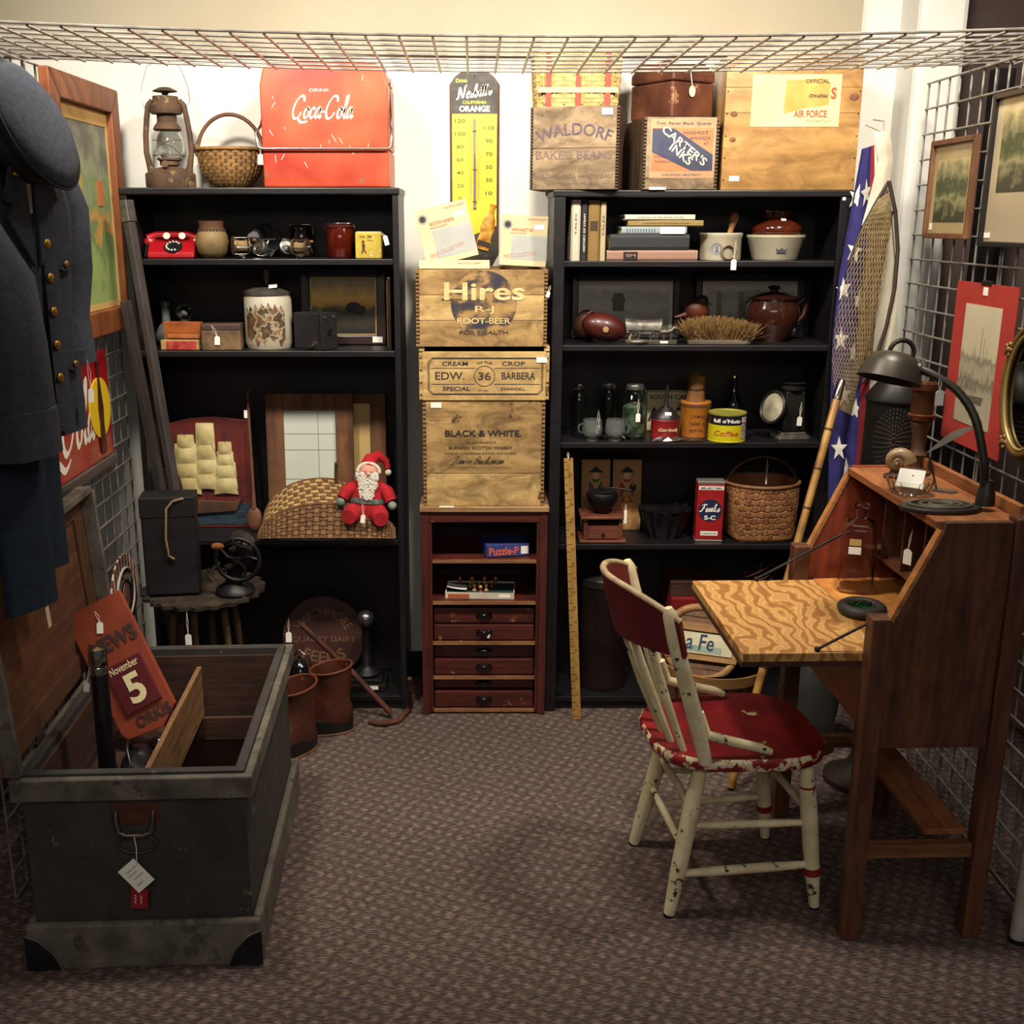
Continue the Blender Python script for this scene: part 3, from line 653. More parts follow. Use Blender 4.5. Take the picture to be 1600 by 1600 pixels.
text(t, 'ORKIS', .02, -.0098, .03, .032, .105, M('brown_letter'), bold=.03, depth=.002)
price_tag(t, .0, -.012, .325, .032, .018, .03, -.015, 25)
t = thing('flashlight', 'long black flashlight with a chrome end cap standing in the chest', 'flashlight', (-.918, 2.47, .318), rot=(2, 1, 0))
mb = MB(); mb.lathe([(.022, .0), (.027, .004), (.027, .075), (.0215, .10), (.0215, .345), (.0205, .348)], 20); obj('barrel', mb, M('black_barrel', '121216', rough=.25, coat=.5), t, smooth=40)
mb = MB(); mb.lathe([(.0225, .3485), (.0232, .365), (.0212, .369), (.0230, .374), (.0230, .402), (.019, .414), (.0, .417)], 20); obj('end_cap', mb, CHROME, t, smooth=40)
price_tag(t, -.026, -.016, .33, .025, .014, .06, .01, 8)
t = thing('leather_bag', 'crumpled black leather bag lying in the chest beside the calendar', 'bag', (-.875, 2.575, .318), 15); t.scale = (.8,) * 3
def bag(u, v):
    a = 2 * math.pi * u; r = math.sin(math.pi * min(.999, max(.001, v))) ** .6
    return Vector((.055 * r * math.cos(a) * (1 + .12 * math.sin(3 * a + 5 * v)), .12 * r * math.sin(a) * (1 + .1 * math.sin(4 * a)), .045 + .045 * -math.cos(math.pi * v) * (1 + .15 * math.sin(2 * a))))
mb = MB(); n = 24
vs = [bag(i / n, j / 14) for j in range(15) for i in range(n)]; fs = [(j * n + i, j * n + (i + 1) % n, (j + 1) * n + (i + 1) % n, (j + 1) * n + i) for j in range(14) for i in range(n)]
mb.add(vs, fs); obj('body', mb, M('black_leather', '0f0e11', rough=.35, bump=.3, bscale=60), t, smooth=60)
mb = MB(); mb.tube([(-.02, -.07, .075), (-.03, -.03, .125), (-.03, .03, .125), (-.02, .07, .075)], .006, 8); obj('handle', mb, M('black_leather'), t, smooth=60)
t = thing('doorknob', 'round black doorknob resting on the chest divider tray', 'doorknob', (-.845, 2.665, .318), rot=(0, 0, 0))
mb = MB(); mb.lathe([(.018, 0), (.018, .005), (.008, .01), (.008, .03), (.018, .036), (.0265, .05), (.024, .066), (.012, .075), (0, .077)], 20); obj('knob', mb, M('black_enamel'), t, smooth=50)
mb = MB(); mb.lathe([(.0245, 0), (.0245, .002), (.019, .0035)], 20); obj('rose', mb, BRASS, t, smooth=40)

# ================================================================ LEFT WALL (things face +x)
# framed map
q0, q1 = atX(92, 330, LX + .03), atX(193, 330, LX + .03)
zt, zb = atX(165, 137, LX + .03).z, atX(195, 513, LX + .03).z
FW = .60; t = thing('framed_map', 'old coloured map in a wide brown wooden frame on the grid', 'framed map', (LX + .012, q1.y - FW / 2, zb), 90)
FR = wood('brown_frame_wood', '6b3a1e', '8a5029', 'z', scale=3, rough=.5); FH = zt - zb
frame_parts(t, FW, FH, .075, .03, FR)
mb = MB(); mb.b(-FW / 2 + .076, FW / 2 - .076, -.008, 0, .076, FH - .076)
obj('map_sheet', mb, M('map_print', 'ccb27a', stops=[(.2, '8a9b5a'), (.36, '5f7d4c'), (.46, 'b98a4a'), (.6, '6f8758'), (.72, '8c8f74'), (.85, '6a6a60')], c2='ffffff', kind='paint', scale=5, dist=.9, detail=6, rough=.7), t)
mb = MB()
for s in (-1, 1): mb.b(s * (FW / 2 - .0765), s * (FW / 2 - .092), -.0095, -.0082, .077, FH - .077)
mb.b(-FW / 2 + .092, FW / 2 - .092, -.0095, -.0082, .077, .095); mb.b(-FW / 2 + .092, FW / 2 - .092, -.0095, -.0082, FH - .12, FH - .077)
obj('map_border', mb, M('map_margin', 'c09a5a', rough=.7), t)
mb = MB(); mb.b(.08, .13, -.0098, -.0086, FH * .52, FH * .62); obj('map_legend', mb, M('legend_orange', 'b86a3a', rough=.7), t)
sticker(t, FW / 2 - .035, -.0306, .03, .03, .014, 20)
# red soda sign below it
zt2 = at(0, 0, 1).z
sb = atX(180, 716, LX + .02); SH = .36; SW = .80
t = thing('red_metal_sign', 'red metal soda sign with a bottle on a yellow disc', 'sign', (LX + .008, sb.y - SW / 2, sb.z), 90)
mb = MB(); mb.b(-SW / 2, SW / 2, -.010, 0, .02, SH); obj('sign_face', mb, M('sign_red', '9c1218', '86101a', scale=6, rough=.35, coat=.4, chips=('c04a3c', .66, 12)), t, bevel=.003)
mb = MB(); mb.b(-SW / 2, SW / 2, -.022, .0, -.012, .0195); obj('bottom_rail', mb, wood('grey_rail', '3b3330', '544a45', 'x'), t, bevel=.002)
script(t, 'Coca-Cola', -.06, -.0105, .19, .62, .17, M('sign_white', 'ddd6c6', rough=.5), wid=.17, extra=[[(.6, .02), (1.2, -.25), (2.4, -.1), (3.0, -.3), (3.4, -.15)]])
mb = MB(); mb.lathe([(0.0, 0), (.095, .0), (.095, .003), (0, .0031)], 32, (.30, -.0105, .185), 1, 1.0, rot=(90, 0, 0)); yd = obj('yellow_disc', mb, M('sign_yellow', 'd3b21d', rough=.5), t)
yd.scale = (1, 1, 1)
mb = MB(); mb.lathe([(0, -.145), (.022, -.145), (.024, -.1), (.019, -.05), (.024, 0), (.016, .05), (.009, .09), (.009, .13), (.012, .132), (.012, .145), (0, .146)], 16, (.30, -.014, .185), 1, .18); obj('printed_bottle', mb, M('bottle_brown', '2b130c', '4a2313', scale=30, rough=.4), t, smooth=50)
# round striped sign low on the grid
c = atX(195, 930, LX + .02)
t = thing('round_sign', 'round striped club sign hanging low on the grid behind the chest', 'sign', (LX + .010, c.y + .02, c.z - .135), 90)
mb = MB(); mb.lathe([(0, 0), (.135, 0), (.135, .006), (0, .0061)], 40, (0, 0, .135), rot=(90, 0, 0)); obj('disc', mb, M('stripes', '7c1f22', stops=[(.45, '7c1f22'), (.5, 'c9c0ae')], c2='ffffff', kind='wave', scale=11, dist=0, detail=0, rough=.6, stretch=(1, 0, 0)), t)
mb = MB(); mb.lathe([(0, 0), (.085, 0), (.085, .002), (0, .0021)], 36, (0, -.0065, .135), rot=(90, 0, 0)); obj('centre', mb, M('navy_centre', '1b1c28', rough=.6), t)
mb = MB(); mb.tube([(.088 * math.cos(a), -.009, .135 + .088 * math.sin(a)) for a in [2 * math.pi * k / 32 for k in range(32)]], .004, 6, closed=True); obj('ring', mb, M('sign_white'), t)
text(t, 'BROWNS', 0, -.0088, .195, .03, .14, M('sign_white'), bold=.03, arc=.08)
mb = MB(); mb.lathe([(0, 0), (.035, 0), (.035, .002), (0, .0021)], 24, (0.0, -.0088, .125), 1, 1.3, rot=(90, 0, 0)); obj('badge', mb, M('cream_badge', 'c9bda0', '9a3a2c', scale=20, rough=.6), t)

# ---------------------------------------------------------------- uniform: cap, jacket, trousers
NAVY = M('navy_wool', '343841', '2b2e36', scale=60, rough=.92, bump=.25, bscale=260, spec=.25)
NAVY2 = M('navy_trouser_wool', '1d2a36', '18222d', scale=60, rough=.92, bump=.25, bscale=260, spec=.25)
BTN = M('gilt_button', 'a8833c', rough=.35, metal=.9)
c = at(56, 197, 2.52)
t = thing('peaked_cap', 'dark navy peaked uniform cap hung above the jacket', 'cap', c, rot=(74, 0, 0))
t.scale = (.86,) * 3
# crown axis points toward camera and to the right: build with z = crown top
t.rotation_euler = (Vector((.90, -.17, .395))).to_track_quat('Z', 'Y').to_euler()
mb = MB(); mb.lathe([(.0, .030), (.06, .031), (.115, .026), (.140, .012), (.145, .0), (.138, -.012), (.115, -.034), (.100, -.045), (.099, -.09), (.094, -.09), (.094, -.04), (.0, -.03)], 44, (0, 0, 0), 1.0, 1.16); obj('crown', mb, NAVY, t, smooth=60)
mb = MB(); mb.tube([(.1455 * math.cos(a), .1455 * 1.16 * math.sin(a), .001) for a in [2 * math.pi * k / 48 for k in range(48)]], .0035, 6, closed=True); obj('piping', mb, NAVY, t, smooth=60)
mb = MB(); mb.lathe([(.1005, -.086), (.1015, -.084), (.1015, -.052), (.1005, -.050)], 44, (0, 0, 0), 1, 1.16); obj('cap_band', mb, M('black_braid', '121318', rough=.7), t, smooth=60)
def vis(u, v):
    a = math.pi * (1.15 + .7 * u); r = .101 + .058 * v * math.sin(math.pi * u) ** .6
    return Vector((r * math.cos(a), 1.16 * r * math.sin(a), -.086 - .03 * v * math.sin(math.pi * u)))
mb = MB(); mb.sheet(vis, 20, 4, .003); obj('visor', mb, M('black_patent', '0d0d10', rough=.2, coat=.6), t, smooth=60)
for s in (-1, 1):
    mb = MB(); mb.ball((.075 * 1.0 * s, -.10, -.07), .008); obj('cap_button', mb, BTN, t, smooth=60)
# jacket: local front = -y ; turned to face right and a little to the camera
JZ = at(60, 690, 2.52).z; JT = at(60, 225, 2.52).z; JH = JT - JZ
t = thing('uniform_jacket', 'navy uniform jacket with gilt buttons hanging on the left grid', 'jacket', (-1.065, 2.545, JZ), 73)
def loft(sec, n=40, folds=0, ph=0):
    vs = []; fs = []
    for i, (cx, cy, rx, ry, z) in enumerate(sec):
        for k in range(n):
            a = 2 * math.pi * k / n; f = 1 + folds * math.sin(7 * a + ph + i * .12) * (1 - i / len(sec))
            c, s = math.cos(a), math.sin(a); r = (abs(c) ** 2.6 + abs(s) ** 2.6) ** (-1 / 2.6)
            vs.append((cx + rx * r * c * f, cy + ry * r * s * f, z))
    for i in range(len(sec) - 1):
        for k in range(n): fs.append((i * n + k, i * n + (k + 1) % n, (i + 1) * n + (k + 1) % n, (i + 1) * n + k))
    fs.append(tuple(range(n))[::-1]); fs.append(tuple((len(sec) - 1) * n + k for k in range(n)))
    return MB().add(vs, fs)
j = JH
body = loft([(0, 0, .205, .060, 0), (0, 0, .195, .066, .2 * j), (0, 0, .178, .068, .42 * j), (0, 0, .19, .075, .62 * j), (0, 0, .21, .078, .78 * j), (0, .0, .20, .07, .88 * j), (0, .0, .14, .055, .95 * j), (0, .0, .06, .045, 1.0 * j)], folds=.035)
obj('body', body, NAVY, t, smooth=60)
for s, ox, oy, rw, z0 in ((-1, -.175, -.135, 1.30, .01), (1, .215, .0, .78, .24)):
    sl = loft([(ox, oy, .066 * rw, .046 * rw, z0 * j), (ox + s * .0, oy + .004, .067 * rw, .050 * rw, (z0 + .01) * j), (ox, oy + .02, .070 * rw, .056 * rw, .36 * j), (ox + s * .006, oy * .75, .070 * rw, .060 * rw, .58 * j), (s * .20, oy * .35, .062, .066, .80 * j), (s * .17, .0, .05, .058, .93 * j)], n=28, folds=.05, ph=s)
    so = obj('sleeve', sl, NAVY, t, smooth=60)
    cf = loft([(ox, oy, .0685 * rw, .049 * rw, (z0 - .003) * j), (ox, oy + .012, .0715 * rw, .0555 * rw, (z0 + .15) * j)], n=28, folds=.05, ph=s); obj('cuff', cf, NAVY, so, smooth=60)
def jf(x, z):   # front surface y
    return -.071 - .006 * math.cos(x * 8)
mb = MB(); mb.sheet(lambda u, v: Vector((.075 - .055 * u * (1 - v * .1), -.079 - .004 * math.sin(3 * u), .02 + v * .80 * j)), 4, 14, .005); obj('front_overlap', mb, NAVY, t, smooth=60)
for s in (-1, 1):
    mb = MB(); mb.prism([(s * .01, .60 * j), (s * .085, .76 * j), (s * .065, .80 * j), (s * .09, .82 * j), (s * .05, .97 * j), (s * .015, .93 * j)], -.088, -.078); obj('lapel', mb, NAVY, t, bevel=.003)
    for zz, nm in ((.60, 'breast_pocket'), (.25, 'side_pocket')):
        mb = MB(); mb.prism([(s * .055, zz * j), (s * .14, zz * j), (s * .14, (zz + .055) * j), (s * .055, (zz + .055) * j), ], -.0835, -.070); mb.prism([(s * .055, zz * j), (s * .14, zz * j), (s * .0975, (zz - .02) * j)], -.0835, -.072)
        fp = obj(nm, mb, NAVY, t, bevel=.002)
        mb = MB(); mb.ball((s * .0975, -.086, (zz + .008) * j), (.0085, .004, .0085)); obj('button', mb, BTN, fp, smooth=60)
for k in range(5):
    for s in (1,):
        mb = MB(); mb.ball((.035, -.087, (.22 + .115 * k) * j), (.0115, .005, .0115)); obj('button', mb, BTN, t, smooth=60)
price_tag(t, .135, -.094, .16 * j, .034, .016, .07, -.006, 4, yaw=-20)
mb = MB(); mb.tube([(.19, 0, .97 * j), (.08, 0, 1.015 * j), (0, 0, 1.03 * j), (-.08, 0, 1.015 * j), (-.19, 0, .97 * j)], .007, 8); mb.tube([(0, 0, 1.03 * j), (0, 0, 1.07 * j), (.015, .03, 1.10 * j), (0, .06, 1.09 * j)], .0025, 6); obj('hanger', mb, wood('hanger_wood', '5a4028', '74552f', 'x'), t, smooth=60)
tz = at(55, 935, 2.45).z
t = thing('uniform_trousers', 'dark blue uniform trousers hanging below the jacket', 'trousers', (-1.02, 2.42, tz), 66)
TL = JZ + .1 - tz
for s, nm in ((-1, 'leg'), (1, 'leg')):
    lf = loft([(s * .035, s * .012, .075, .018, (.0 if s < 0 else .07)), (s * .035, s * .012, .072, .020, TL * .5), (s * .035, s * .01, .075, .024, TL)], n=28, folds=.02); obj(nm, lf, NAVY2, t, smooth=60)

# ---------------------------------------------------------------- leaning grey timbers
tl = ((at(197, 315, 3.55), at(276, 782, 3.50)), (at(196, 470, 3.60), at(252, 770, 3.56)))
GREYW = wood('weathered_bar', '2f2a2a', '4a4341', 'z', rough=.65, bump=.3)
STY = 3.42; STZ = at(318, 918, STY).z
for k, (a, b_) in enumerate(tl):
    d = (a - b_).normalized(); b_ = b_ - d * ((b_.z - STZ - .009) / d.z)
    t = thing('leaning_pole', ['long weathered grey pole with a metal clip, leaning at the black bookcase', 'shorter weathered grey pole leaning beside the longer one'][k], 'pole', b_)
    ln = (a - b_).length; t.rotation_euler = d.to_track_quat('Z', 'Y').to_euler()
    mb = MB(); mb.b(-.016, .016, -.012, .012, 0, ln); obj('shaft', mb, GREYW, t, bevel=.003)
    if k == 0:
        mb = MB(); mb.b(-.019, .019, -.015, .015, ln * .95, ln + .004); obj('metal_clip', mb, M('dull_steel', '8d8a86', '5b5856', scale=15, rough=.4, metal=.8), t, bevel=.002)
# ================================================================ LEFT BOOKCASE
def slot(px0, px1, pyT, Yf, zb):
    zt = at((px0 + px1) / 2, pyT, Yf).z
    k = (at(1, 0, 1).x) if False else None
    pm = pyT
    a, b_ = at(px0, pyT + 20, Yf).x, at(px1, pyT + 20, Yf).x
    return (a + b_) / 2, b_ - a, zt - zb
LT = LTOP + .0005; L1, L2, L3, L4 = [z + .0006 for z in LS]
# hurricane lantern
RL = M('rusty_lantern_tin', '5e4632', '3f2d22', scale=14, rough=.8, metal=.2, bump=.3, chips=('7d6844', .60, 16))
x, w_, h = slot(203, 292, 127, 3.72, LT); t = thing('hurricane_lantern', 'rusty hurricane lantern with a clear glass globe on the bookcase', 'lantern', (x, 3.80, LT))
s = h / .36
mb = MB(); mb.lathe([(.0, 0), (.088, 0), (.092, .006), (.092, .05), (.087, .056), (.060, .066), (.052, .072), (.03, .078), (.0, .078)], 36); o = obj('fuel_tank', mb, RL, t, smooth=45)
mb = MB(); mb.lathe([(.022, .0775), (.036, .084), (.036, .098), (.045, .102), (.045, .108), (.0, .109)], 28); obj('burner', mb, RL, t, smooth=45)
mb = MB(); mb.lathe([(.040, .1085), (.053, .130), (.056, .155), (.050, .185), (.038, .206), (.036, .206), (.048, .184), (.054, .155), (.051, .131), (.038, .1085)], 32); obj('glass_globe', mb, GLASS, t, smooth=60)
mb = MB(); mb.lathe([(.048, .206), (.052, .210), (.047, .222), (.036, .235), (.036, .262), (.055, .264), (.058, .27), (.058, .292), (.053, .296), (.048, .300), (.046, .325), (.0, .33)], 32); obj('chimney', mb, RL, t, smooth=40)
mb = MB(); mb.lathe([(.0, .3305), (.012, .331), (.012, .337), (.044, .342), (.044, .345), (.020, .356), (.0, .358)], 28); obj('cap', mb, RL, t, smooth=40)
for sx in (-1, 1):
    mb = MB(); mb.tube([(sx * .068, 0, .055), (sx * .075, 0, .08), (sx * .084, 0, .13), (sx * .082, 0, .19), (sx * .074, 0, .25), (sx * .066, 0, .295), (sx * .05, 0, .312)], [.016, .012, .0105, .0105, .0105, .0105, .009], 12); obj('side_tube', mb, RL, t, smooth=60)
    mb = MB(); mb.tube([(sx * .066, -.008, .30), (sx * .078, -.01, .285), (sx * .09, 0, .31), (sx * .085 , 0, .36), (sx * .06 + .0, 0, .43), (0, 0, .455)], .0014, 6); obj('bail_wire', mb, STEEL, t, smooth=60)
mb = MB()
for sx in (-1, 1):
    mb.tube([(sx * .055, -.02, .115), (sx * .03, -.054, .145), (-sx * .02, -.055, .168), (-sx * .056, -.018, .172)], .0013, 6)
mb.tube([(.057 * math.cos(a), .057 * math.sin(a), .118) for a in [2 * math.pi * k / 24 for k in range(24)]], .0013, 6, closed=True); obj('globe_guard', mb, RL, t)
mb = MB(); mb.lathe([(.0, 0), (.013, 0), (.013, .006), (0, .008)], 16, (.0, -.062, .084), rot=(70, 0, 0)); obj('filler_cap', mb, RL, t, smooth=50)
t.scale = (s * .98,) * 3
# melon basket
WIC = M('brown_wicker', '6b4a24', '8f6a35', scale=40, rough=.7, bump=.3); WIC2 = M('dark_wicker', '42301a', '5e4322', scale=40, rough=.75)
x, w_, h = slot(291, 402, 172, 3.74, LT); bh = at(340, 232, 3.74).z - LT; br = w_ / 2
t = thing('melon_basket', 'brown round-bottomed wicker basket with an arched handle', 'basket', (x + .005, 3.83, LT))
def mr(q): return br * (1 - (1 - q) ** 2.2 * .78) ** .5 * (1 - .03 * q)
weave(t, lambda q: mr(q) - .006, .004, bh, 11, 20, WIC, WIC2, amp=.0035, th=.0028, sy=.8)
mb = MB(); mb.lathe([(0, .002), (br * .46, .002), (br * .46, .008), (0, .009)], 24, (0, 0, 0), 1, .8); obj('base', mb, WIC2, t)
mb = MB(); mb.tube([((br - .004) * math.cos(a), .8 * (br - .004) * math.sin(a), bh + .002) for a in [2 * math.pi * k / 36 for k in range(36)]], .006, 8, closed=True); obj('rim', mb, WIC, t, smooth=60)
mb = MB(); mb.tube([((br - .003) * math.cos(a), 0, bh - .02 + (h - bh + .015) * math.sin(a)) for a in [math.pi * k / 20 for k in range(21)]], .0065, 8); obj('handle', mb, M('handle_twig', '6a4630', '4e3322', scale=15, rough=.7), t, smooth=60)
for sx in (-1, 1):
    mb = MB(); mb.lathe([(.009, 0), (.011, .012), (.009, .03)], 10, (sx * (br - .003), 0, bh - .012)); obj('lashing', mb, WIC, t)
price_tag(t, br - .004, -.06, bh - .015, .034, .02, .035, -.004, 4)
# red steel cooler with wire handle
x, w_, h = slot(404, 605, 96, 3.67, LT); hz = at(500, 232, 3.67).z - LT
COOL = M('cooler_red', 'a02c1b', 'cc5a33', scale=4, rough=.38, bump=.08, chips=('8c5a48', .64, 14), grime=.22); 
t = thing('picnic_cooler', 'red steel picnic cooler with a wire handle and white script', 'cooler', (x, 3.672, LT))
mb = MB(); hw = w_ / 2; 
mb.b(-hw, hw, 0, .27, 0, hz - .004); obj('body', mb, COOL, t, bevel=.006, seg=3)
mb = MB(); mb.prism([(-hw, hz), (hw, hz), (hw, h - .07), (hw - .012, h - .02), (hw - .045, h), (-hw + .045, h), (-hw + .012, h - .02), (-hw, h - .07)], -.001, .271); obj('lid', mb, COOL, t, bevel=.005, seg=3)
mb = MB(); mb.b(-hw + .010, hw - .010, .010, .260, hz - .0036, hz - .0003); obj('seam', mb, COOL, t)
mb = MB(); a = hz + .005
mb.tube([(-hw + .004, .135, h - .05), (-hw - .006, .06, hz + .10), (-hw - .006, .02, hz + .07), (-hw - .018, -.006, hz + .045), (-hw - .012, -.010, a), (-hw + .002, -.012, a - .006), (hw - .002, -.012, a - .006), (hw + .009, -.010, a), (hw + .010, -.006, hz + .06), (hw + .006, .02, hz + .07), (hw + .006, .06, hz + .10), (hw - .004, .135, h - .05)], .0042, 10); obj('wire_handle', mb, M('handle_steel', 'b5b0a6', rough=.28, metal=1), t, smooth=60)
for sx in (-1, 1):
    mb = MB(); mb.box((sx * (hw + .003), .135, h - .05), (.008, .03, .03)); obj('handle_bracket', mb, STEEL, t, bevel=.002)
WPAINT = M('faded_white_paint', 'd9b7a6', 'e6dccf', scale=25, rough=.6)
zc = at(505, 168, 3.67).z - LT; xc = at(505, 168, 3.67).x - x
script(t, 'Coca-Cola', xc, -.0016, zc, .195, .062, WPAINT, wid=.17, shear=.3, extra=[[(.55, -.04), (.9, -.22), (1.4, -.16)]])
text(t, 'DRINK', xc - .01, -.0016, zc + .052, .009, .062, WPAINT)
sm = MB()
for k in range(26):
    px_, pz_ = random.uniform(-hw + .02, hw - .02), random.uniform(.02, h - .03)
    if abs(pz_ - zc) < .075 and abs(px_ - xc) < .12: continue
    ln, an = random.uniform(.006, .03), random.uniform(-1, 1); sm.box((px_, -.0012, pz_), (.0016, .0004, ln), rot=(0, math.degrees(an) * .6, 0))
obj('scratches', sm, WPAINT, t, kind='stuff')

# ---- shelf 1
PH = M('telephone_red', '9c141c', rough=.28, coat=.4)
x, w_, h = slot(209, 299, 356, 3.70, L1); t = thing('rotary_telephone', 'red rotary telephone on the bookcase shelf', 'telephone', (x + .012, 3.785, L1), 4); t.scale = (.86,) * 3
mb = MB(); mb.prism([(.075, 0), (-.075, 0), (-.072, .022), (-.02, .060), (.05, .072), (.07, .06)], -.09, .09, 'x'); 
# prism along x: points are (y,z)
obj('body', mb, PH, t, bevel=.008, seg=3)
mb = MB(); mb.lathe([(0, 0), (.036, 0), (.036, .004), (.0, .005)], 28, (.008, -.047, .0425), rot=(36, 0, 0)); dl = obj('dial', mb, M('dial_black', '17171a', rough=.35), t, smooth=40); 
mb = MB()
for k in range(10):
    a = R(40 + 28 * k); v = Euler((R(36), 0, 0)).to_matrix() @ Vector((.026 * math.cos(a), .026 * math.sin(a), .005)); mb.ball(Vector((.008, -.047, .0425)) + v, .0045, 8)
obj('finger_hole', mb, M('dial_number', 'c9c4b8', rough=.5), dl, smooth=60)
hd = MB(); hd.tube([(-.10, .035, .072), (-.07, .035, .088), (.05, .035, .088), (.085, .035, .072)], [.02, .013, .013, .02], 14); hs = obj('handset', hd, PH, t, smooth=50)
for sx in (-.095, .08):
    mb = MB(); mb.lathe([(.0, .0), (.024, .0), (.026, .012), (.02, .022), (0, .024)], 20, (sx, .03, .052)); obj('handset_cup', mb, PH, hs, smooth=50)
for sx in (-.03, .03):
    mb = MB(); mb.lathe([(0, 0), (.0135, 0), (.0135, .006), (.007, .008), (0, .004)], 18, (sx + .005, .008, .082), rot=(70, 0, 0)); obj('bell', mb, M('bell_white', 'cfc8b8', rough=.4), t, smooth=50)
mb = MB(); mb.tube([(-.10 + .003 * math.sin(i * 1.9), -.0 - i * .004, .055 - i * .0035) for i in range(15)], .003, 6); obj('cord', mb, M('cord_black', '1a191c', rough=.5), t)
x, w_, h = slot(293, 345, 345, 3.71, L1); t = thing('clay_pot', 'small round tan pot with a stitched leather collar', 'pot', (x + .011, 3.77, L1)); r = w_ / 2
mb = MB(); mb.lathe([(0, 0), (r * .6, 0), (r * .88, h * .16), (r, h * .42), (r * .93, h * .62), (r * .78, h * .74), (r * .74, h * .745), (r * .70, h * .70), (0, h * .6)], 32); obj('bowl', mb, M('tan_gourd', '8a734a', '5b4a30', scale=9, rough=.6, bump=.2), t, smooth=60)
mb = MB(); mb.lathe([(r * .775, h * .745), (r * .72, h * .85), (r * .80, h), (r * .77, h), (r * .69, h * .85), (r * .70, h * .75)], 32); obj('collar', mb, M('brown_hide', '5a3a22', '46301f', scale=15, rough=.75), t, smooth=60)
mb = MB()
for k in range(26):
    a = 2 * math.pi * k / 26; mb.ball((r * .80 * math.cos(a), r * .80 * math.sin(a), h * .745), .0035, 6)
obj('stitching', mb, M('dark_thread', '2b1c14', rough=.8), t, kind='stuff')
def reel(name, label, px0, px1, pyT, mat_, rz, spool_r=.026, frame=True, Y=3.75, extra=0):
    x, w_, h = slot(px0, px1, pyT, Y - .03, L1); t = thing(name, label, 'fishing reel', (x, Y, L1), rz); r = min(h * .42, .034)
    for sx in (-1, 1):
        mb = MB(); mb.lathe([(0, 0), (r, 0), (r, .004), (r * .86, .006), (0, .006)], 26, (sx * .024 - .003, 0, h * .55), rot=(0, 90, 0)); obj('side_plate', mb, mat_, t, smooth=45)
    mb = MB(); mb.lathe([(r * .62, 0), (r * .66, .005), (r * .55, .012), (r * .55, .03), (r * .66, .037)], 22, (-.0185, 0, h * .55), rot=(0, 90, 0)); obj('spool', mb, M('wound_line', '8a7350', '6b5638', scale=50, rough=.8), t, smooth=45)
    for a in (30, 110, 190, 260, 330):
        mb = MB(); y_, z_ = r * .9 * math.cos(R(a)), r * .9 * math.sin(R(a)); mb.cyl((-.022, y_, h * .55 + z_), (.022, y_, h * .55 + z_), .0022, n=8); obj('pillar', mb, CHROME, t, smooth=60)
    mb = MB(); mb.box((0, 0, h * .55 - r - .001), (.022, .016, .005)); mb.tube([(0, -.035, .003), (0, -.012, h * .55 - r - .002), (0, .012, h * .55 - r - .002), (0, .035, .003)], .004, 6, flat=.5); obj('foot', mb, CHROME, t)
    mb = MB(); mb.tube([(.034, 0, h * .55), (.036, -.012, h * .55 + .018), (.036, .012, h * .55 - .016)], .003, 8); mb.cyl((.027, 0, h * .55), (.038, 0, h * .55), .005, n=10); cr_ = obj('crank', mb, CHROME, t, smooth=60)
    mb = MB(); mb.ball((.044, -.012, h * .55 + .018), (.008, .005, .005), 10); obj('crank_knob', mb, M('knob_amber', '6a4a2c', rough=.4), cr_, smooth=60)
    return t
BR = M('tarnished_brass', '7d6a4e', '5a4a36', scale=20, rough=.45, metal=.8); SV = M('silver_reel', 'a5a29c', '75726c', scale=18, rough=.3, metal=.9)
reel('fishing_reel', 'tarnished brass fishing reel beside the round tan pot', 357, 390, 368, BR, 25)
reel('fishing_reel', 'open brass fishing reel in front of the dark glass jar', 444, 492, 372, BR, -15)
# spinning reels (cup shaped)
for (a, b_, p, rz, lab) in ((396, 424, 374, -35, 'silver spinning reel with a round open face'), (431, 451, 374, 30, 'small silver reel leaning by the round-faced reel')):
    x, w_, h = slot(a, b_, p, 3.73, L1); t = thing('fishing_reel', lab, 'fishing reel', (x, 3.745 if rz < 0 else 3.80, L1), rz)
    r = h * .42
    mb = MB(); mb.lathe([(0, 0), (r * .5, .0), (r * .62, .010), (r, .02), (r, .034), (r * .84, .036), (r * .8, .03), (0, .028)], 28, (0, .014, h * .46), rot=(75, 0, 0)); obj('housing', mb, SV, t, smooth=40)
    mb = MB(); mb.lathe([(0, 0), (r * .45, 0), (r * .4, .008), (0, .010)], 22, (0, -.016, h * .455), rot=(75, 0, 0)); obj('spool_face', mb, M('spool_dark', '2a2826', rough=.4), t, smooth=50)
    mb = MB(); mb.tube([(0, .012, h * .5), (0, .02, h * .8), (0, .03, h), ], .004, 8); mb.box((0, .03, h), (.012, .05, .004)); obj('stem', mb, SV, t, smooth=60)
    mb = MB(); mb.tube([(.01, .02, h * .45), (.032, .02, h * .4), (.036, .005, h * .2), (.036, -.004, .006)], .0028, 8); obj('crank', mb, SV, t, smooth=60)
AMB = M('amber_glass', '6e1e10', rough=.08, glass=.65, coat=.3); BLK = M('dark_glass', '14151a', rough=.08, coat=.5)
t = thing('round_ashtray_plate', 'dark glossy round plate standing up behind the reels', 'plate', (at(412, 385, 3.86).x, 3.87, L1))
mb = MB(); mb.lathe([(0, 0), (.05, 0), (.056, .004), (.056, .007), (.048, .005), (0, .004)], 32, (0, 0, .0565), rot=(80, 0, 0)); obj('plate', mb, BLK, t, smooth=40)
mb = MB(); mb.b(-.03, .03, .008, .014, 0, .02); obj('plate_stand', mb, BLACKMETAL, t)
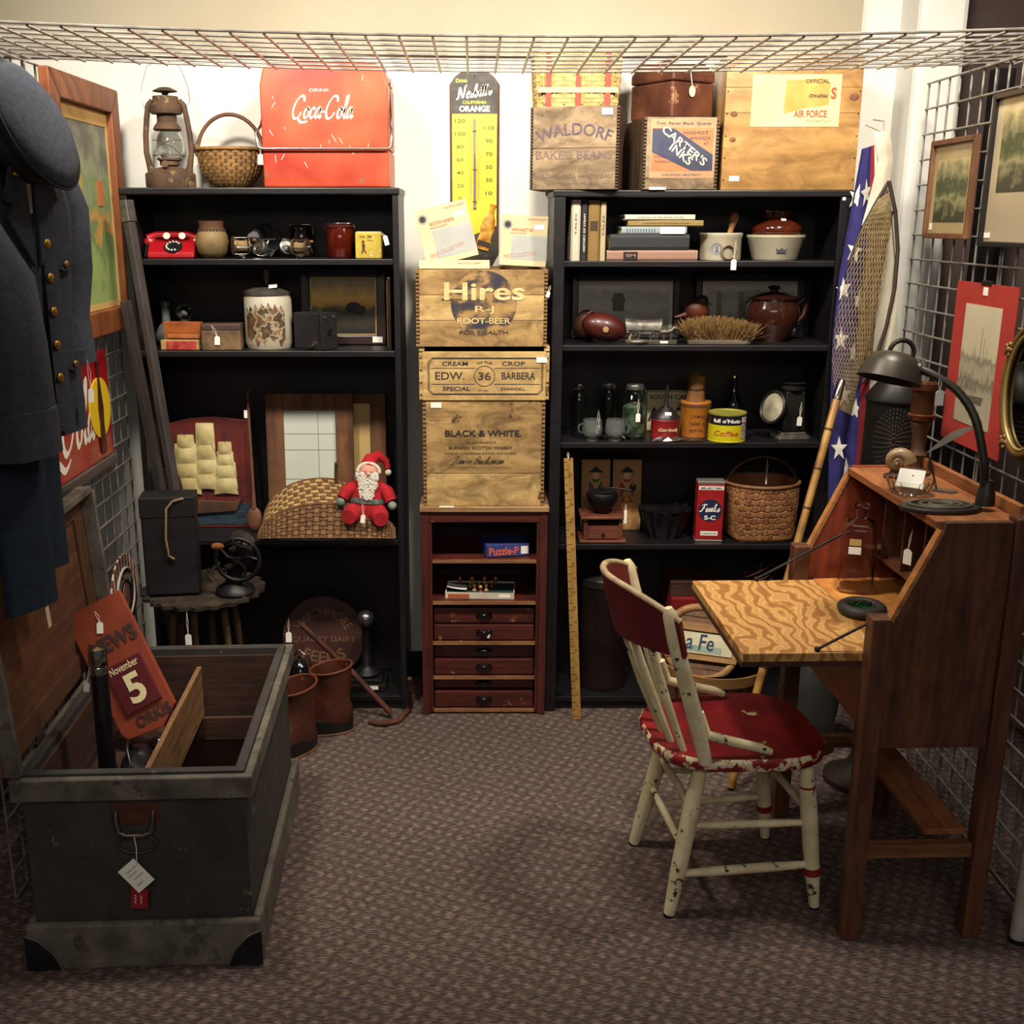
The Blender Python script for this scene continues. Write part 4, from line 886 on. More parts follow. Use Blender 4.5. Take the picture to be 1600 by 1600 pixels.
def baljar(lab, px0, px1, pyT, Y, mt):
    x, w_, h = slot(px0, px1, pyT, Y - w_r, L1) if False else slot(px0, px1, pyT, Y - .03, L1)
    t = thing('bail_jar', lab, 'jar', (x, Y, L1)); r = w_ / 2
    mb = MB(); mb.lathe([(0, .002), (r * .9, .0), (r, .006), (r, h * .74), (r * .92, h * .80), (r * .92, h * .84), (r * .86, h * .84), (r * .86, h * .80), (r * .93, h * .73), (r * .93, .008), (0, .008)], 30); obj('glass_body', mb, mt, t, smooth=45)
    mb = MB(); mb.lathe([(0, h * .842), (r, h * .842), (r, h * .88), (r * .8, h * .92), (r * .25, h * .94), (r * .2, h), (0, h)], 30); obj('lid', mb, M('jar_lid', '54201a', rough=.3, metal=.3, coat=.4), t, smooth=45)
    mb = MB(); mb.tube([(-r * 1.05, 0, h * .7), (-r * 1.1, -r * .2, h * .88), (-r * .9, -r * .3, h * .95), (0, -r * .35, h * .955), (r * .9, -r * .3, h * .95), (r * 1.1, -r * .2, h * .88), (r * 1.05, 0, h * .7)], .0016, 6); obj('bail_wire', mb, CHROME, t, smooth=60)
baljar('dark brown glass jar with a knobbed lid behind the open brass reel', 452, 486, 348, 3.87, M('brown_dark_glass', '2c1510', rough=.1, glass=.4, coat=.4))
baljar('reddish amber jar with a bail lid beside the yellow tin', 508, 551, 346, 3.79, AMB)
x, w_, h = slot(555, 596, 362, 3.71, L1); t = thing('yellow_tin', 'small square yellow tin with a paper tag', 'tin', (x, 3.74, L1))
mb = MB(); mb.b(-w_ / 2, w_ / 2, -.03, .03, 0, h * .97); obj('can', mb, M('tin_yellow', 'b9a23c', 'a08a30', scale=15, rough=.5, chips=('d8cf9a', .62, 20)), t, bevel=.003)
mb = MB(); mb.b(-w_ / 2 + .003, w_ / 2 - .003, -.027, .027, h * .97, h); obj('lid', mb, M('tin_cream', 'c9bf94', rough=.5), t, bevel=.002)
text(t, '34', .004, -.0305, h * .82, .010, .014, INK, bold=.02); text(t, 'Times', -.02, -.0305, h * .82, .008, .02, INK); text(t, 'Wax', .006, -.0305, h * .68, .006, .02, INK)
mb = MB(); mb.prism([(-.024, .016), (-.020, .03), (-.022, .046), (-.016, .05), (-.010, .044), (-.012, .03), (-.006, .016), (-.010, .016), (-.015, .026), (-.020, .016)], -.0309, -.0303); mb.ball((-.017, -.0305, .054), (.005, .0006, .005), 10); obj('printed_figure', mb, M('tin_figure', '4a2a1a', rough=.6), t)
price_tag(t, w_ / 2 + .012, -.034, h * .86, .032, .015, .012, -.015, -14)

# ---- shelf 2
DG = M('smoky_glass', '8a8e90', rough=.06, glass=.7)
for (a, b_, p, Y, lab) in ((221, 248, 472, 3.845, 'smoky round glass decanter lying with its mouth forward'), (253, 274, 476, 3.86, 'small clear glass stopper ball')):
    x, w_, h = slot(a, b_, p, Y, L2); t = thing('glass_decanter' if b_ - a > 24 else 'glass_stopper', lab, 'decanter' if b_ - a > 24 else 'stopper', (x + .055, Y, L2 + .001)); r = w_ / 2 + .004
    if b_ - a > 24:
        mb = MB(); mb.lathe([(0, 0), (r * .7, .0), (r * 1.15, r * .6), (r * 1.2, r * 1.1), (r * .8, r * 1.9), (r * .42, r * 2.3), (r * .40, h * .86), (r * .58, h), (r * .44, h), (r * .3, h * .86), (r * .3, r * 2.2), (0, r * 2.0)], 28); obj('body', mb, DG, t, smooth=60)
    else:
        mb = MB(); mb.lathe([(.0, 0), (.012, 0), (.010, h * .5), (.016, h * .62), (.0, h * .64)], 20); obj('shank', mb, DG, t, smooth=50)
        mb = MB(); mb.ball((0, 0, h * .80), h * .2, 16); obj('finial', mb, GLASS, t)
x, w_, h = slot(250, 310, 505, 3.69, L2); t = thing('domino_box', 'small orange wooden box with a red front, lid slid up', 'box', (x, 3.73, L2), -6)
OB = wood('orange_box_wood', 'b5652a', '8f4a1e', 'x'); 
mb = MB(); mb.b(-w_ / 2, w_ / 2, -.035, .035, 0, h * .36); o = obj('tray', mb, wood('pale_box', 'a58550', 'c4a56a', 'x'), t, bevel=.002)
mb = MB(); mb.b(-w_ / 2 + .02, w_ / 2 - .003, -.0365, -.0352, .002, h * .33); obj('red_label', mb, M('label_red', '8c1a20', 'b54a3c', scale=50, rough=.6), o)
mb = MB(); mb.prism([(-w_ / 2, h * .37), (w_ / 2, h * .37), (w_ / 2, h), (-w_ / 2, h)], .0, .03); obj('lid', mb, OB, t, bevel=.002)
mb = MB(); mb.b(-w_ / 2 + .015, w_ / 2, -.012, -.0005, h * .40, h * .56); obj('sliding_panel', mb, wood('slide_wood', 'c07a3a', '96552a', 'x'), t, bevel=.003)
x, w_, h = slot(314, 374, 507, 3.69, L2); t = thing('wooden_recipe_box', 'small weathered wooden box with a paper tag', 'box', (x, 3.73, L2), 3)
mb = MB(); mb.b(-w_ / 2, w_ / 2, -.035, .035, 0, h * .76); obj('body', mb, M('mottled_wood', '4e3c2c', '7a5f3e', scale=24, rough=.75), t, bevel=.002)
mb = MB(); mb.b(-w_ / 2 - .001, w_ / 2 + .001, -.036, .036, h * .775, h); obj('lid', mb, wood('weathered_lid', '40302a', '5b463a', 'x'), t, bevel=.002)
price_tag(t, -.012, -.038, h * .55, .030, .018, .035, -.02, 3)
x, w_, h = slot(374, 449, 462, 3.70, L2); t = thing('stoneware_cooler', 'tall white stoneware crock with a dark transfer picture and lid', 'crock', (x, 3.785, L2)); r = w_ / 2
mb = MB(); mb.lathe([(0, 0), (r * .92, 0), (r * .95, .008), (r, .02), (r, h * .93), (r * .96, h * .97), (r * .96, h), (0, h)], 40); obj('body', mb, M('cream_stoneware', 'b9b3a2', 'a59c88', scale=8, rough=.4, chips=('6e6250', .72, 30)), t, smooth=40)
mb = MB(); vs = []; fs = []     # curved transfer patch with ragged outline
for i in range(21):
    a = R(-90 - 52 + 104 * i / 20)
    lo = .16 + .06 * math.sin(i * 1.7) + .05 * math.sin(i * .6); hi = .82 + .07 * math.sin(i * 2.1 + 1) - .18 * abs(i / 20 - .55)
    for q in (lo, .5, hi): vs.append(((r + .0012) * math.cos(a), (r + .0012) * math.sin(a), h * q))
for i in range(20):
    for q in range(2): fs.append((i * 3 + q, i * 3 + q + 1, i * 3 + q + 4, i * 3 + q + 3))
mb.add(vs, fs); obj('transfer_picture', mb, M('transfer_print', '2f2a2c', stops=[(.3, '34323a'), (.42, '7a5a3a'), (.48, 'a5987c'), (.53, '2e2724'), (.64, '6b5030')], c2='ffffff', scale=26, rough=.5, detail=3), t, smooth=60)
mb = MB(); mb.lathe([(0, h + .0005), (r * 1.02, h + .0005), (r * 1.02, h + .012), (r * .7, h + .024), (.014, h + .028), (.009, h + .034), (.009, h + .05), (.013, h + .06), (.011, h + .082), (0, h + .084)], 36); ld = obj('lid', mb, M('pewter_lid', '6b665f', '4e4a44', scale=20, rough=.35, metal=.6), t, smooth=40)
sticker(ld, .03, -.055, h + .03, .028, .018, -6, -50)
x, w_, h = slot(450, 527, 489, 3.685, L2); t = thing('box_camera', 'black leather box camera on the bookcase shelf', 'camera', (x, 3.715, L2 ), 0)
CAMB = M('camera_leather', '131316', '1d1c20', scale=120, rough=.55, bump=.4, bscale=300)
t.rotation_euler = (0, 0, R(56)); t.location.y = 3.745
mb = MB(); mb.b(-.040, .040, -.058, .062, 0, h * .98); obj('body', mb, CAMB, t, bevel=.003)
mb = MB(); mb.b(-.0405, .0405, -.0625, -.0585, 0.001, h * .985); fp = obj('front_plate', mb, CAMB, t, bevel=.001)
for (xx, zz, rr) in ((0, .055, .011), (.024, .10, .006), (-.02, .10, .006)):
    mb = MB(); mb.lathe([(0, 0), (rr, 0), (rr, .003), (rr * .7, .004), (rr * .6, .001), (0, .0005)], 20, (xx, -.063, zz * h / .115), rot=(90, 0, 0)); obj('lens', mb, BLK if rr > .01 else CHROME, fp, smooth=40)
mb = MB(); mb.lathe([(0, 0), (.010, 0), (.010, .006), (0, .007)], 18, (-.041, -.025, .02), rot=(0, -90, 0)); mb.tube([(-.046, -.025, .02), (-.05, -.025, .012), (-.05, -.005, .012)], .0018, 6); obj('winding_key', mb, CHROME, t, smooth=50)
mb = MB(); mb.tube([(0, -.03, h), (0, -.02, h + .006), (0, .03, h + .006), (0, .04, h)], .004, 8, flat=.4); obj('strap', mb, CAMB, t, smooth=50)
mb = MB(); mb.b(-.0422, -.0408, -.0575, -.052, 0.0, h); obj('edge_trim', mb, CHROME, t)
# landscape painting and a second frame behind it
x0, x1 = at(470, 480, 3.86).x, at(603, 480, 3.86).x; zt = at(540, 418, 3.86).z; h = zt - L2; w_ = x1 - x0
DF = M('dark_walnut_frame', '1f1210', '2e1a14', scale=12, rough=.35, coat=.3)
t = thing('framed_painting', 'small golden landscape painting in a dark wooden frame', 'painting', ((x0 + x1) / 2, 3.86, L2), rot=(-5, 0, 0))
frame_parts(t, w_, h, .032, .018, DF)
mb = MB(); mb.b(-w_ / 2 + .0325, w_ / 2 - .0325, -.006, 0, .0325, h - .0325)
obj('canvas', mb, M('landscape_paint', 'a07a30', stops=[(.1, '15130f'), (.38, '3a3520'), (.46, '5f5832'), (.54, 'd8a63e'), (.68, 'e8bc58'), (.85, 'a08a58'), (1.0, '7d7460')], c2='ffffff', kind='paint', scale=4, dist=.35, detail=6, rough=.4), t)
frame_parts_in = MB()
for s_ in (-1, 1): frame_parts_in.b(s_ * (w_ / 2 - .033), s_ * (w_ / 2 - .038), -.0075, -.0062, .033, h - .033)
frame_parts_in.b(-w_ / 2 + .038, w_ / 2 - .038, -.0075, -.0062, .033, .038); frame_parts_in.b(-w_ / 2 + .038, w_ / 2 - .038, -.0075, -.0062, h - .038, h - .033); obj('gilt_liner', frame_parts_in, M('gilt', 'a5905a', rough=.4, metal=.5), t)
mb = MB(); mb.ball((.035, -.0066, h * .48), (.028, .0008, .020), 14); mb.ball((.06, -.0066, h * .45), (.02, .0008, .016), 14); mb.b(.036, .039, -.0068, -.0062, h * .33, h * .45); obj('painted_tree', mb, M('tree_paint', '1c1a10', '2e2a16', scale=60, rough=.5), t)
sticker(t, w_ / 2 - .03, -.0185, .018, .035, .02)
x0 = at(606, 480, 3.90).x; mb = MB(); 
t = thing('narrow_frame', 'edge-on gilt picture frame standing beside the landscape painting', 'frame', (LX1 - .040, 3.80, L2)); 
mb.b(-.006, .006, -.10, .10, 0, .24); obj('frame_side', mb, DF, t, bevel=.002); mb = MB(); mb.b(-.0075, -.0062, -.095, .095, .01, .23); obj('gilt_face', mb, M('gilt'), t)

# ---- shelf 3
x0, x1 = at(255, 720, 3.82).x, at(388, 720, 3.82).x; zt = at(330, 652, 3.84).z; h = zt - L3; w_ = x1 - x0
t = thing('ship_relief_plaque', 'red wooden plaque with a sailing ship of cream sails', 'plaque', ((x0 + x1) / 2, 3.83, L3), rot=(-6, 0, 0))
mb = MB(); mb.prism([(-w_ / 2, .0), (w_ / 2, .0), (w_ / 2 - .004, h * .97), (.02, h), (-.06, h * .985), (-w_ / 2, h * .93)], -.008, 0); obj('board', mb, M('oxblood_paint', '4a1512', '642019', scale=10, rough=.5, chips=('8a4a36', .68, 14)), t, bevel=.002)
mb = MB(); mb.b(-w_ / 2 + .004, w_ / 2 - .004, -.0095, -.0082, .01, h * .22); obj('painted_sea', mb, M('sea_paint', '13202c', '2c4450', scale=30, stretch=(1, 1, 4), rough=.5), t)
SAIL = M('cream_sail', 'c4b684', 'a5945f', scale=18, rough=.7, bump=.2, chips=('5f5236', .66, 30))
for (mx, rows) in ((-.075, ((.30, .095, .075), (.42, .09, .075), (.56, .085, .08), (.69, .06, .06))), (-.005, ((.34, .085, .07), (.46, .075, .075), (.59, .07, .075), (.72, .066, .09))), (.065, ((.30, .08, .075), (.42, .075, .07), (.54, .06, .06), (.64, .048, .055)))):
    for (zz, sw, sh) in rows:
        mb = MB(); mb.sheet(lambda u, v, mx=mx, zz=zz, sw=sw, sh=sh: Vector((mx + (u - .5) * sw * (1.08 - .12 * v), -.014 - .016 * math.sin(math.pi * u) * math.sin(math.pi * min(1, v * .9 + .1)), h * zz + v * sh + .006 * math.sin(math.pi * u) * (1 - v))), 6, 5, .002)
        obj('sail', mb, SAIL, t, smooth=60)
    mb = MB(); mb.cyl((mx, -.010, h * .2), (mx, -.010, h * .86), .002, n=6); obj('mast', mb, INK, t)
mb = MB(); mb.prism([(-.12, h * .16), (-.10, h * .26), (.09, h * .24), (.125, h * .28), (.10, h * .15), (-.08, h * .12)], -.022, -.010); obj('hull', mb, M('hull_brown', '3a2418', '543524', scale=20, rough=.6), t, bevel=.003)
mb = MB()
for a, b_ in (((-.075, h * .86), (-.13, h * .3)), ((-.005, h * .86), (.12, h * .28)), ((.065, h * .8), (.125, h * .28))): mb.cyl((a[0], -.02, a[1]), (b_[0], -.016, b_[1]), .0008, n=5)
obj('rigging', mb, INK, t, kind='stuff')
c = at(222, 735, 3.73); t = thing('floral_tray', 'dark floral lacquer tray standing behind the leaning poles', 'tray', (c.x + .07, 3.755, L3 + .007), rot=(-6, 0, -8))
mb = MB(); pl = [( .055 * (abs(math.cos(a)) ** .7) * (1 if math.cos(a) > 0 else -1), .11 + .11 * (abs(math.sin(a)) ** .7) * (1 if math.sin(a) > 0 else -1)) for a in [2 * math.pi * k / 36 for k in range(36)]]
mb.prism(pl, -.004, .004); obj('panel', mb, M('floral_lacquer', '2b0f10', '5a2a2c', scale=26, rough=.35, kind='noise', ramp=(.5, .64)), t)
mb = MB(); mb.tube([(a, -.003, b_) for a, b_ in pl], .005, 6, closed=True); obj('rim', mb, M('lacquer_rim', '3a1a18', rough=.35), t, smooth=60); sticker(t, .06, -.006, .10, .03, .03, 45)
# wooden spoon
c = at(397, 800, 3.72); t = thing('wooden_spoon', 'long-handled dark wooden spoon leaning upright', 'spoon', (c.x - .012, 3.775, L3), rot=(-7, -1, 0))
SPW = wood('spoon_wood', '5a3826', '754a32', 'z'); mb = MB(); mb.lathe([(0, 0), (.016, .004), (.026, .025), (.029, .045), (.024, .07), (.012, .085), (0, .088)], 24, sy=.35); obj('bowl', mb, SPW, t, smooth=60)
hh = at(390, 615, 3.76).z - L3; mb = MB(); mb.tube([(0, 0, .08), (0, 0, .16), (-.004, 0, hh * .8), (-.004, 0, hh), (.004, 0, hh + .012), (.010, 0, hh)], [.010, .0065, .006, .005, .003, .0025], 8); obj('handle', mb, SPW, t, smooth=60); sticker(t, -.012, -.004, hh * .84, .014, .028)
# barn-wood frames, one with a pale lined panel, one with a tan panel
BW = wood('barn_wood', '4e3220', '7a5132', 'z', scale=2.6, rough=.75, bump=.35, k=10)
PANEL = M('pale_sheet', 'b9c0b4', 'c9cdc0', scale=3, rough=.35, coat=.4)
for (a, b_, Y, lab, gm) in ((418, 553, 3.84, 'barn-wood frame holding a pale lined panel behind the flat basket', PANEL), (520, 604, 3.885, 'barn-wood framed tan panel standing behind the paler frame', M('tan_sheet', 'c2a468', rough=.7))):
    x0, x1 = at(a, 720, Y).x, at(b_, 720, Y).x; h = at(500, 616, Y).z - L3; w_ = x1 - x0
    t = thing('barnwood_frame', lab, 'picture frame', ((x0 + x1) / 2, Y, L3), rot=(-3, 0, 0))
    bw = w_ * (.20 if gm is PANEL else .29)
    for s_ in (-1, 1):
        mb = MB(); mb.b(s_ * w_ / 2, s_ * (w_ / 2 - bw), -.018, 0, 0, h); obj('frame_stile', mb, BW, t, bevel=.002)
        zz = (h - bw * (.95 if gm is PANEL else .6), h) if s_ > 0 else (0, bw)
        mb = MB(); mb.b(-w_ / 2 + bw + .0003, w_ / 2 - bw - .0003, -.017, 0, *zz); obj('frame_rail', mb, BW, t, bevel=.002)
    mb = MB(); mb.b(-w_ / 2 + bw - .004, w_ / 2 - bw + .004, -.006, -.002, bw - .004, h - bw * .5); gl_ = obj('sheet', mb, gm, t)
    if gm is PANEL:
        mb = MB(); a_ = w_ / 2 - bw
        for zz in (h * .36, h * .58, h * .70): mb.b(-a_, a_, -.0066, -.0061, zz, zz + .002)
        mb.b(a_ * .3, a_ * .31 + .001, -.0066, -.0061, bw, h - bw); obj('sheet_lines', mb, M('sheet_line', '6f746a', rough=.7), gl_)
# flat woven winnowing basket
x0, x1 = at(404, 810, 3.66).x, at(617, 810, 3.66).x; w_ = x1 - x0; zt = at(500, 755, 3.75).z
t = thing('woven_tray_basket', 'wide flat brown woven basket with a strip handle', 'basket', ((x0 + x1) / 2, 3.70, L3))
hh = (zt - L3)
def fan(u, v):
    a = math.pi * (1 - u); r = .32 + .68 * v
    x_ = w_ / 2 * math.cos(a) * (.35 + .65 * v); zc_ = math.sin(a) ** .8
    return Vector((x_, -.045 + .11 * (1 - v) * 1.0 - .02 * v + .10 * zc_ * v * .6, .010 + hh * zc_ * (.30 + .66 * v) * (.75 + .25 * v) ))
# lower front lip and upper back wing, meeting along a ridge
STRAW = M('straw_light', '9a7d4a', 'b89a62', scale=40, rough=.75); STRAWD = M('straw_dark', '54371f', '6e4a2a', scale=40, rough=.75)
def lip(u, v):
    a = math.pi * (1 - u); zc_ = math.sin(a) ** .9
    return Vector((w_ / 2 * math.cos(a) * 1.0 if v < 2 else 0, -.062 + .05 * v * zc_, .006 + hh * .62 * v * zc_ + .004))
def wing(u, v):
    a = math.pi * (1 - u); zc_ = math.sin(a) ** .9
    return Vector((w_ / 2 * math.cos(a) * (1 - .10 * v) - .03 * v, -.005 + .085 * v, .012 + hh * (.60 + .38 * v) * zc_ * (1 if u < .6 else 1 - .35 * (u - .6))))
tiles(t, lip, 30, 8, STRAWD, M('straw_mid', '6b4a2a', '82603a', scale=40, rough=.75), .004, 'front_weave'); tiles(t, wing, 30, 7, STRAW, STRAWD, .004, 'back_weave')
mb = MB(); mb.tube([wing(i / 30, 1) for i in range(31)], .006, 7); mb.tube([lip(i / 30, 1) + Vector((0, .0, .002)) for i in range(31)], .005, 7); obj('rim', mb, STRAWD, t, smooth=60)
mb = MB(); mb.tube([(.06, -.02, hh * .55), (.055, .0, hh * 1.0), (.04, .03, hh * 1.42), (.025, .06, hh * 1.35), (.02, .075, hh * .95)], .015, 8, flat=.3); obj('strip_handle', mb, wood('strip_wood', '5a4030', '7a5a40', 'z'), t, smooth=60)
mb = MB(); mb.lathe([(0, 0), (.03, .003), (.034, .02), (.026, .045), (.0, .05)], 18, (-w_ / 2 + .03, -.02, .004), sy=.6); obj('rolled_end', mb, M('pale_straw', 'b5a178', '8c774e', scale=50, rough=.8), t, smooth=50)
# bearded doll in red
x, w_, h = slot(530, 618, 702, 3.68, L3 + .02); t = thing('bearded_doll', 'plush doll in a red suit with curly white beard', 'doll', (at(571, 760, 3.70).x, 3.712, L3 + .06), rot=(-4, 4, 0))
FLZ = M('red_plush', 'a80f1d', '8c0a16', scale=40, rough=.95, bump=.3, bscale=200); BEARD = M('white_fleece', 'd8d2c6', 'b9b0a2', scale=60, rough=.95, bump=.6, bscale=160)
k = .215
mb = MB(); mb.lathe([(0, .01), (.30 * k, .03 * k), (.36 * k, .16 * k), (.30 * k, .34 * k), (.28 * k, .50 * k), (.20 * k, .64 * k), (0, .68 * k)], 22, sy=.72); obj('body', mb, FLZ, t, smooth=70)
for s_ in (-1, 1):
    mb = MB(); mb.tube([(s_ * .18 * k, -.02, .16 * k), (s_ * .22 * k, -.05, .12 * k), (s_ * .26 * k, -.085, .10 * k)], [.15 * k, .16 * k, .12 * k], 14); obj('leg', mb, FLZ, t, smooth=70)
    mb = MB(); mb.tube([(s_ * .16 * k, 0, .58 * k), (s_ * .32 * k, -.02, .50 * k), (s_ * .40 * k, -.035, .36 * k)], [.09 * k, .11 * k, .10 * k], 12); ar = obj('arm', mb, FLZ, t, smooth=70)
    mb = MB(); mb.ball((s_ * .42 * k, -.045, .30 * k), .075 * k, 10); obj('mitten', mb, M('green_mitten', '4e5f52', '8a968a', scale=60, rough=.9), ar, smooth=70)
mb = MB(); mb.lathe([(.32 * k, .30 * k), (.325 * k, .31 * k), (.30 * k, .37 * k), (.295 * k, .38 * k)], 24, sy=.76); obj('belt', mb, M('grey_belt', '3c4a44', '5f6d66', scale=60, rough=.8), t, smooth=60)
mb = MB(); mb.ball((0, -.01, .80 * k), (.165 * k, .155 * k, .17 * k), 18); hd = obj('head', mb, M('doll_skin', 'c98f78', rough=.8), t, smooth=70)
mb = MB(); random.seed(3)
for i in range(190):
    a = random.uniform(-1, 1); q = random.random(); ww = .20 * (1 - q * .55)
    mb.ball((a * ww * k, -.155 * k - .03 * k * (1 - a * a) - .012 * q, (.80 - .42 * q) * k), (.028 * k, .028 * k, .03 * k), 7)
for i in range(40):
    a = math.pi * (i / 39); mb.ball((.175 * k * math.cos(a), -.11 * k, (.82 + .13 * math.sin(a)) * k), (.032 * k, .032 * k, .032 * k), 7)
obj('beard', mb, BEARD, t, kind='stuff')
for s_ in (-1, 1):
    mb = MB(); mb.ball((s_ * .05 * k, -.172 * k - .01, .83 * k), .012 * k, 8); obj('eye', mb, BLK, hd, smooth=70)
mb = MB(); mb.ball((0, -.19 * k - .01, .785 * k), .022 * k, 8); obj('nose', mb, M('nose_pink', 'c47a66', rough=.7), hd, smooth=70)
mb = MB(); mb.tube([(0, .0, .88 * k), (.02 * k, .01, 1.0 * k), (.14 * k, .015, 1.06 * k), (.26 * k, .015, .98 * k), (.30 * k, .01, .86 * k)], [.165 * k, .12 * k, .09 * k, .06 * k, .045 * k], 16); ht = obj('hat', mb, FLZ, t, smooth=70)
mb = MB(); mb.ball((.31 * k, .008, .80 * k), .055 * k, 10); obj('pompom', mb, BEARD, ht, smooth=70)
price_tag(t, -.005, -.085, .16 * k, .030, .016, .04, -.01, 4)

# ---- stand with leather case and hand-crank grinder in front of the bookcase
c = at(318, 918, STY); SX = c.x
t = thing('scalloped_plant_stand', 'small round stand with a scalloped metal top and wooden legs', 'stand', (SX, STY, 0))
mb = MB(); pl = [((.195 + .008 * math.cos(22 * a)) * math.cos(a), (.195 + .008 * math.cos(22 * a)) * math.sin(a)) for a in [2 * math.pi * k_ / 132 for k_ in range(132)]]
mb.prism(pl, STZ - .012, STZ, 'z'); tp = obj('scalloped_top', mb, M('aged_tin', '2a2624', '55493f', scale=16, rough=.45, metal=.5), t)
mb = MB()
for k_ in range(22):
    a = 2 * math.pi * k_ / 22; mb.ball((.185 * math.cos(a), .185 * math.sin(a), STZ + .001), .006, 6)
obj('embossed_edge', mb, M('aged_tin'), tp, kind='stuff')
SLG = wood('stand_leg_wood', '40301f', '6b5136', 'z')
for k_, a in enumerate((-150, -95, -40, 40, 95, 150)):
    ca, sa = math.cos(R(a)), math.sin(R(a)); mb = MB(); mb.tube([(.10 * ca, .10 * sa, STZ - .0125), (.15 * ca, .15 * sa, 0.0)], [.013, .011], 8); obj('leg', mb, SLG, t, smooth=50)
mb = MB(); mb.lathe([(0, 0), (.09, 0), (.09, .012), (0, .012)], 24, (0, 0, .25)); obj('lower_disc', mb, SLG, t)
price_tag(t, -.005, -.205, STZ - .085, .036, .02, .075, 0, 0); 
x0, x1 = at(216, 850, STY - .12).x, at(299, 850, STY - .12).x; h = at(255, 785, STY - .12).z - STZ
t = thing('leather_case', 'tall black leather case with a rope handle on the stand', 'case', ((x0 + x1) / 2, STY - .045, STZ + .0072), 8)
LC = M('case_leather', '100f12', '1a181a', scale=14, rough=.5, bump=.25); w_ = x1 - x0
mb = MB(); mb.b(-w_ / 2, w_ / 2, -.05, .05, 0, h); obj('body', mb, LC, t, bevel=.008, seg=3)
mb = MB(); mb.b(-w_ / 2 - .002, w_ / 2 + .002, -.052, .052, h * .80, h + .002); obj('lid_band', mb, LC, t, bevel=.003)
mb = MB(); mb.tube([(.02, -.056, h * .97), (.0, -.062, h * .9), (-.008, -.062, h * .6), (-.004, -.06, h * .42), (.012, -.057, h * .38)], .004, 8); mb.tube([(.02, -.056, h * .97), (.05, -.052, h * .99), (.075, -.02, h * .95)], .004, 8); obj('rope_handle', mb, M('pale_rope', '8a7558', '6a563c', scale=60, rough=.9), t, smooth=60)
c = at(362, 880, STY - .08); t = thing('hand_crank_grinder', 'black cast-iron hand-crank machine with a wooden knob on the stand', 'grinder', (c.x, STY - .05, STZ + .007))
mb = MB(); mb.lathe([(0, 0), (.065, 0), (.06, .012), (.03, .03), (.024, .07), (.03, .085), (0, .09)], 24); obj('base', mb, BLACKMETAL, t, smooth=45)
mb = MB(); R0 = .07; zc = .115
mb.tube([(.02 + R0 * math.cos(a), -.03, zc + R0 * math.sin(a)) for a in [2 * math.pi * k_ / 30 for k_ in range(30)]], .008, 8, closed=True)
for k_ in range(5):
    a = 2 * math.pi * k_ / 5; mb.tube([(.02, -.03, zc), (.02 + .5 * R0 * math.cos(a + .3), -.03, zc + .5 * R0 * math.sin(a + .3)), (.02 + R0 * math.cos(a), -.03, zc + R0 * math.sin(a))], .005, 6)
fw = obj('flywheel', mb, BLACKMETAL, t, smooth=60)
mb = MB(); mb.cyl((.02, -.045, zc), (.02, .03, zc), .012, n=12); mb.lathe([(.03, 0), (.04, .02), (.04, .05), (.02, .06)], 18, (0.02, .03, zc - .03)); obj('axle_housing', mb, BLACKMETAL, t, smooth=45)
mb = MB(); mb.tube([(-.04, -.03, zc - .01), (-.075, -.035, zc - .045), (-.06, -.04, zc - .075)], .006, 8); obj('feed_lever', mb, M('worn_steel'), t, smooth=60)
mb = MB(); mb.lathe([(.006, 0), (.011, .012), (.012, .03), (.008, .045), (0, .048)], 14, (-.02, -.05, zc + .05), rot=(55, -62, 0)); obj('wooden_knob', mb, wood('knob_wood', '74421f', '93572c', 'z'), fw, smooth=50)
mb = MB(); mb.lathe([(0, 0), (.02, .0), (.038, .028), (.036, .028), (.018, .003)], 20, (.03, -.02, zc + .045), rot=(20, 25, 0)); obj('hopper', mb, M('aged_tin'), t, smooth=45)

# ---- bottom shelf and floor in front
c = at(500, 985, 3.86); r = .155; zb = L4
t = thing('round_feed_sign', 'dark round wooden feed sign leaning inside the bottom shelf', 'sign', (at(505, 985, 3.84).x, 3.84, L4), rot=(-9, 0, 0))
mb = MB(); mb.lathe([(0, 0), (r, 0), (r, .012), (0, .0121)], 44, (0, 0, r), rot=(90, 0, 0)); obj('disc', mb, M('sign_dark_red', '331611', '43201a', scale=14, rough=.6), t)
FS = M('faded_sign_paint', '6b4a34', rough=.7); text(t, 'QUALITY DAIRY', 0, -.0128, r - .01, .026, .24, FS, bold=.01); text(t, 'FEEDS', 0, -.0128, r * .5, .045, .16, FS, bold=.03, arc=-.16); text(t, 'WIRTHMORE', 0, -.0128, r * 1.6, .036, .24, FS, bold=.02, arc=.11)
price_tag(t, -r + .025, -.03, r * 1.15, .040, .022, .05, .0, 0)
x, w_, h = slot(533, 612, 958, 3.68, L4 + .03); t = thing('ball_finial_lamp', 'dark iron lamp base with a shiny ball top on a square foot', 'lamp base', (at(572, 1000, 3.76).x, 3.76, L4))
h = at(572, 960, 3.72).z - L4
mb = MB(); mb.box((0, 0, .014), (.15, .13, .028)); mb.box((0, 0, .036), (.12, .105, .016)); obj('plinth', mb, BLACKMETAL, t, bevel=.004)
mb = MB(); mb.lathe([(.045, .0445), (.05, .055), (.03, .07), (.016, .085), (.014, h - .075), (.02, h - .065), (0, h - .06)], 24); obj('stem', mb, BLACKMETAL, t, smooth=45)
mb = MB(); mb.ball((0, 0, h - .033), .033, 22); obj('ball', mb, M('dull_silver_ball', '6b6a6e', rough=.28, metal=.9), t, smooth=70); sticker(t, .03, -.067, .018, .034, .014)
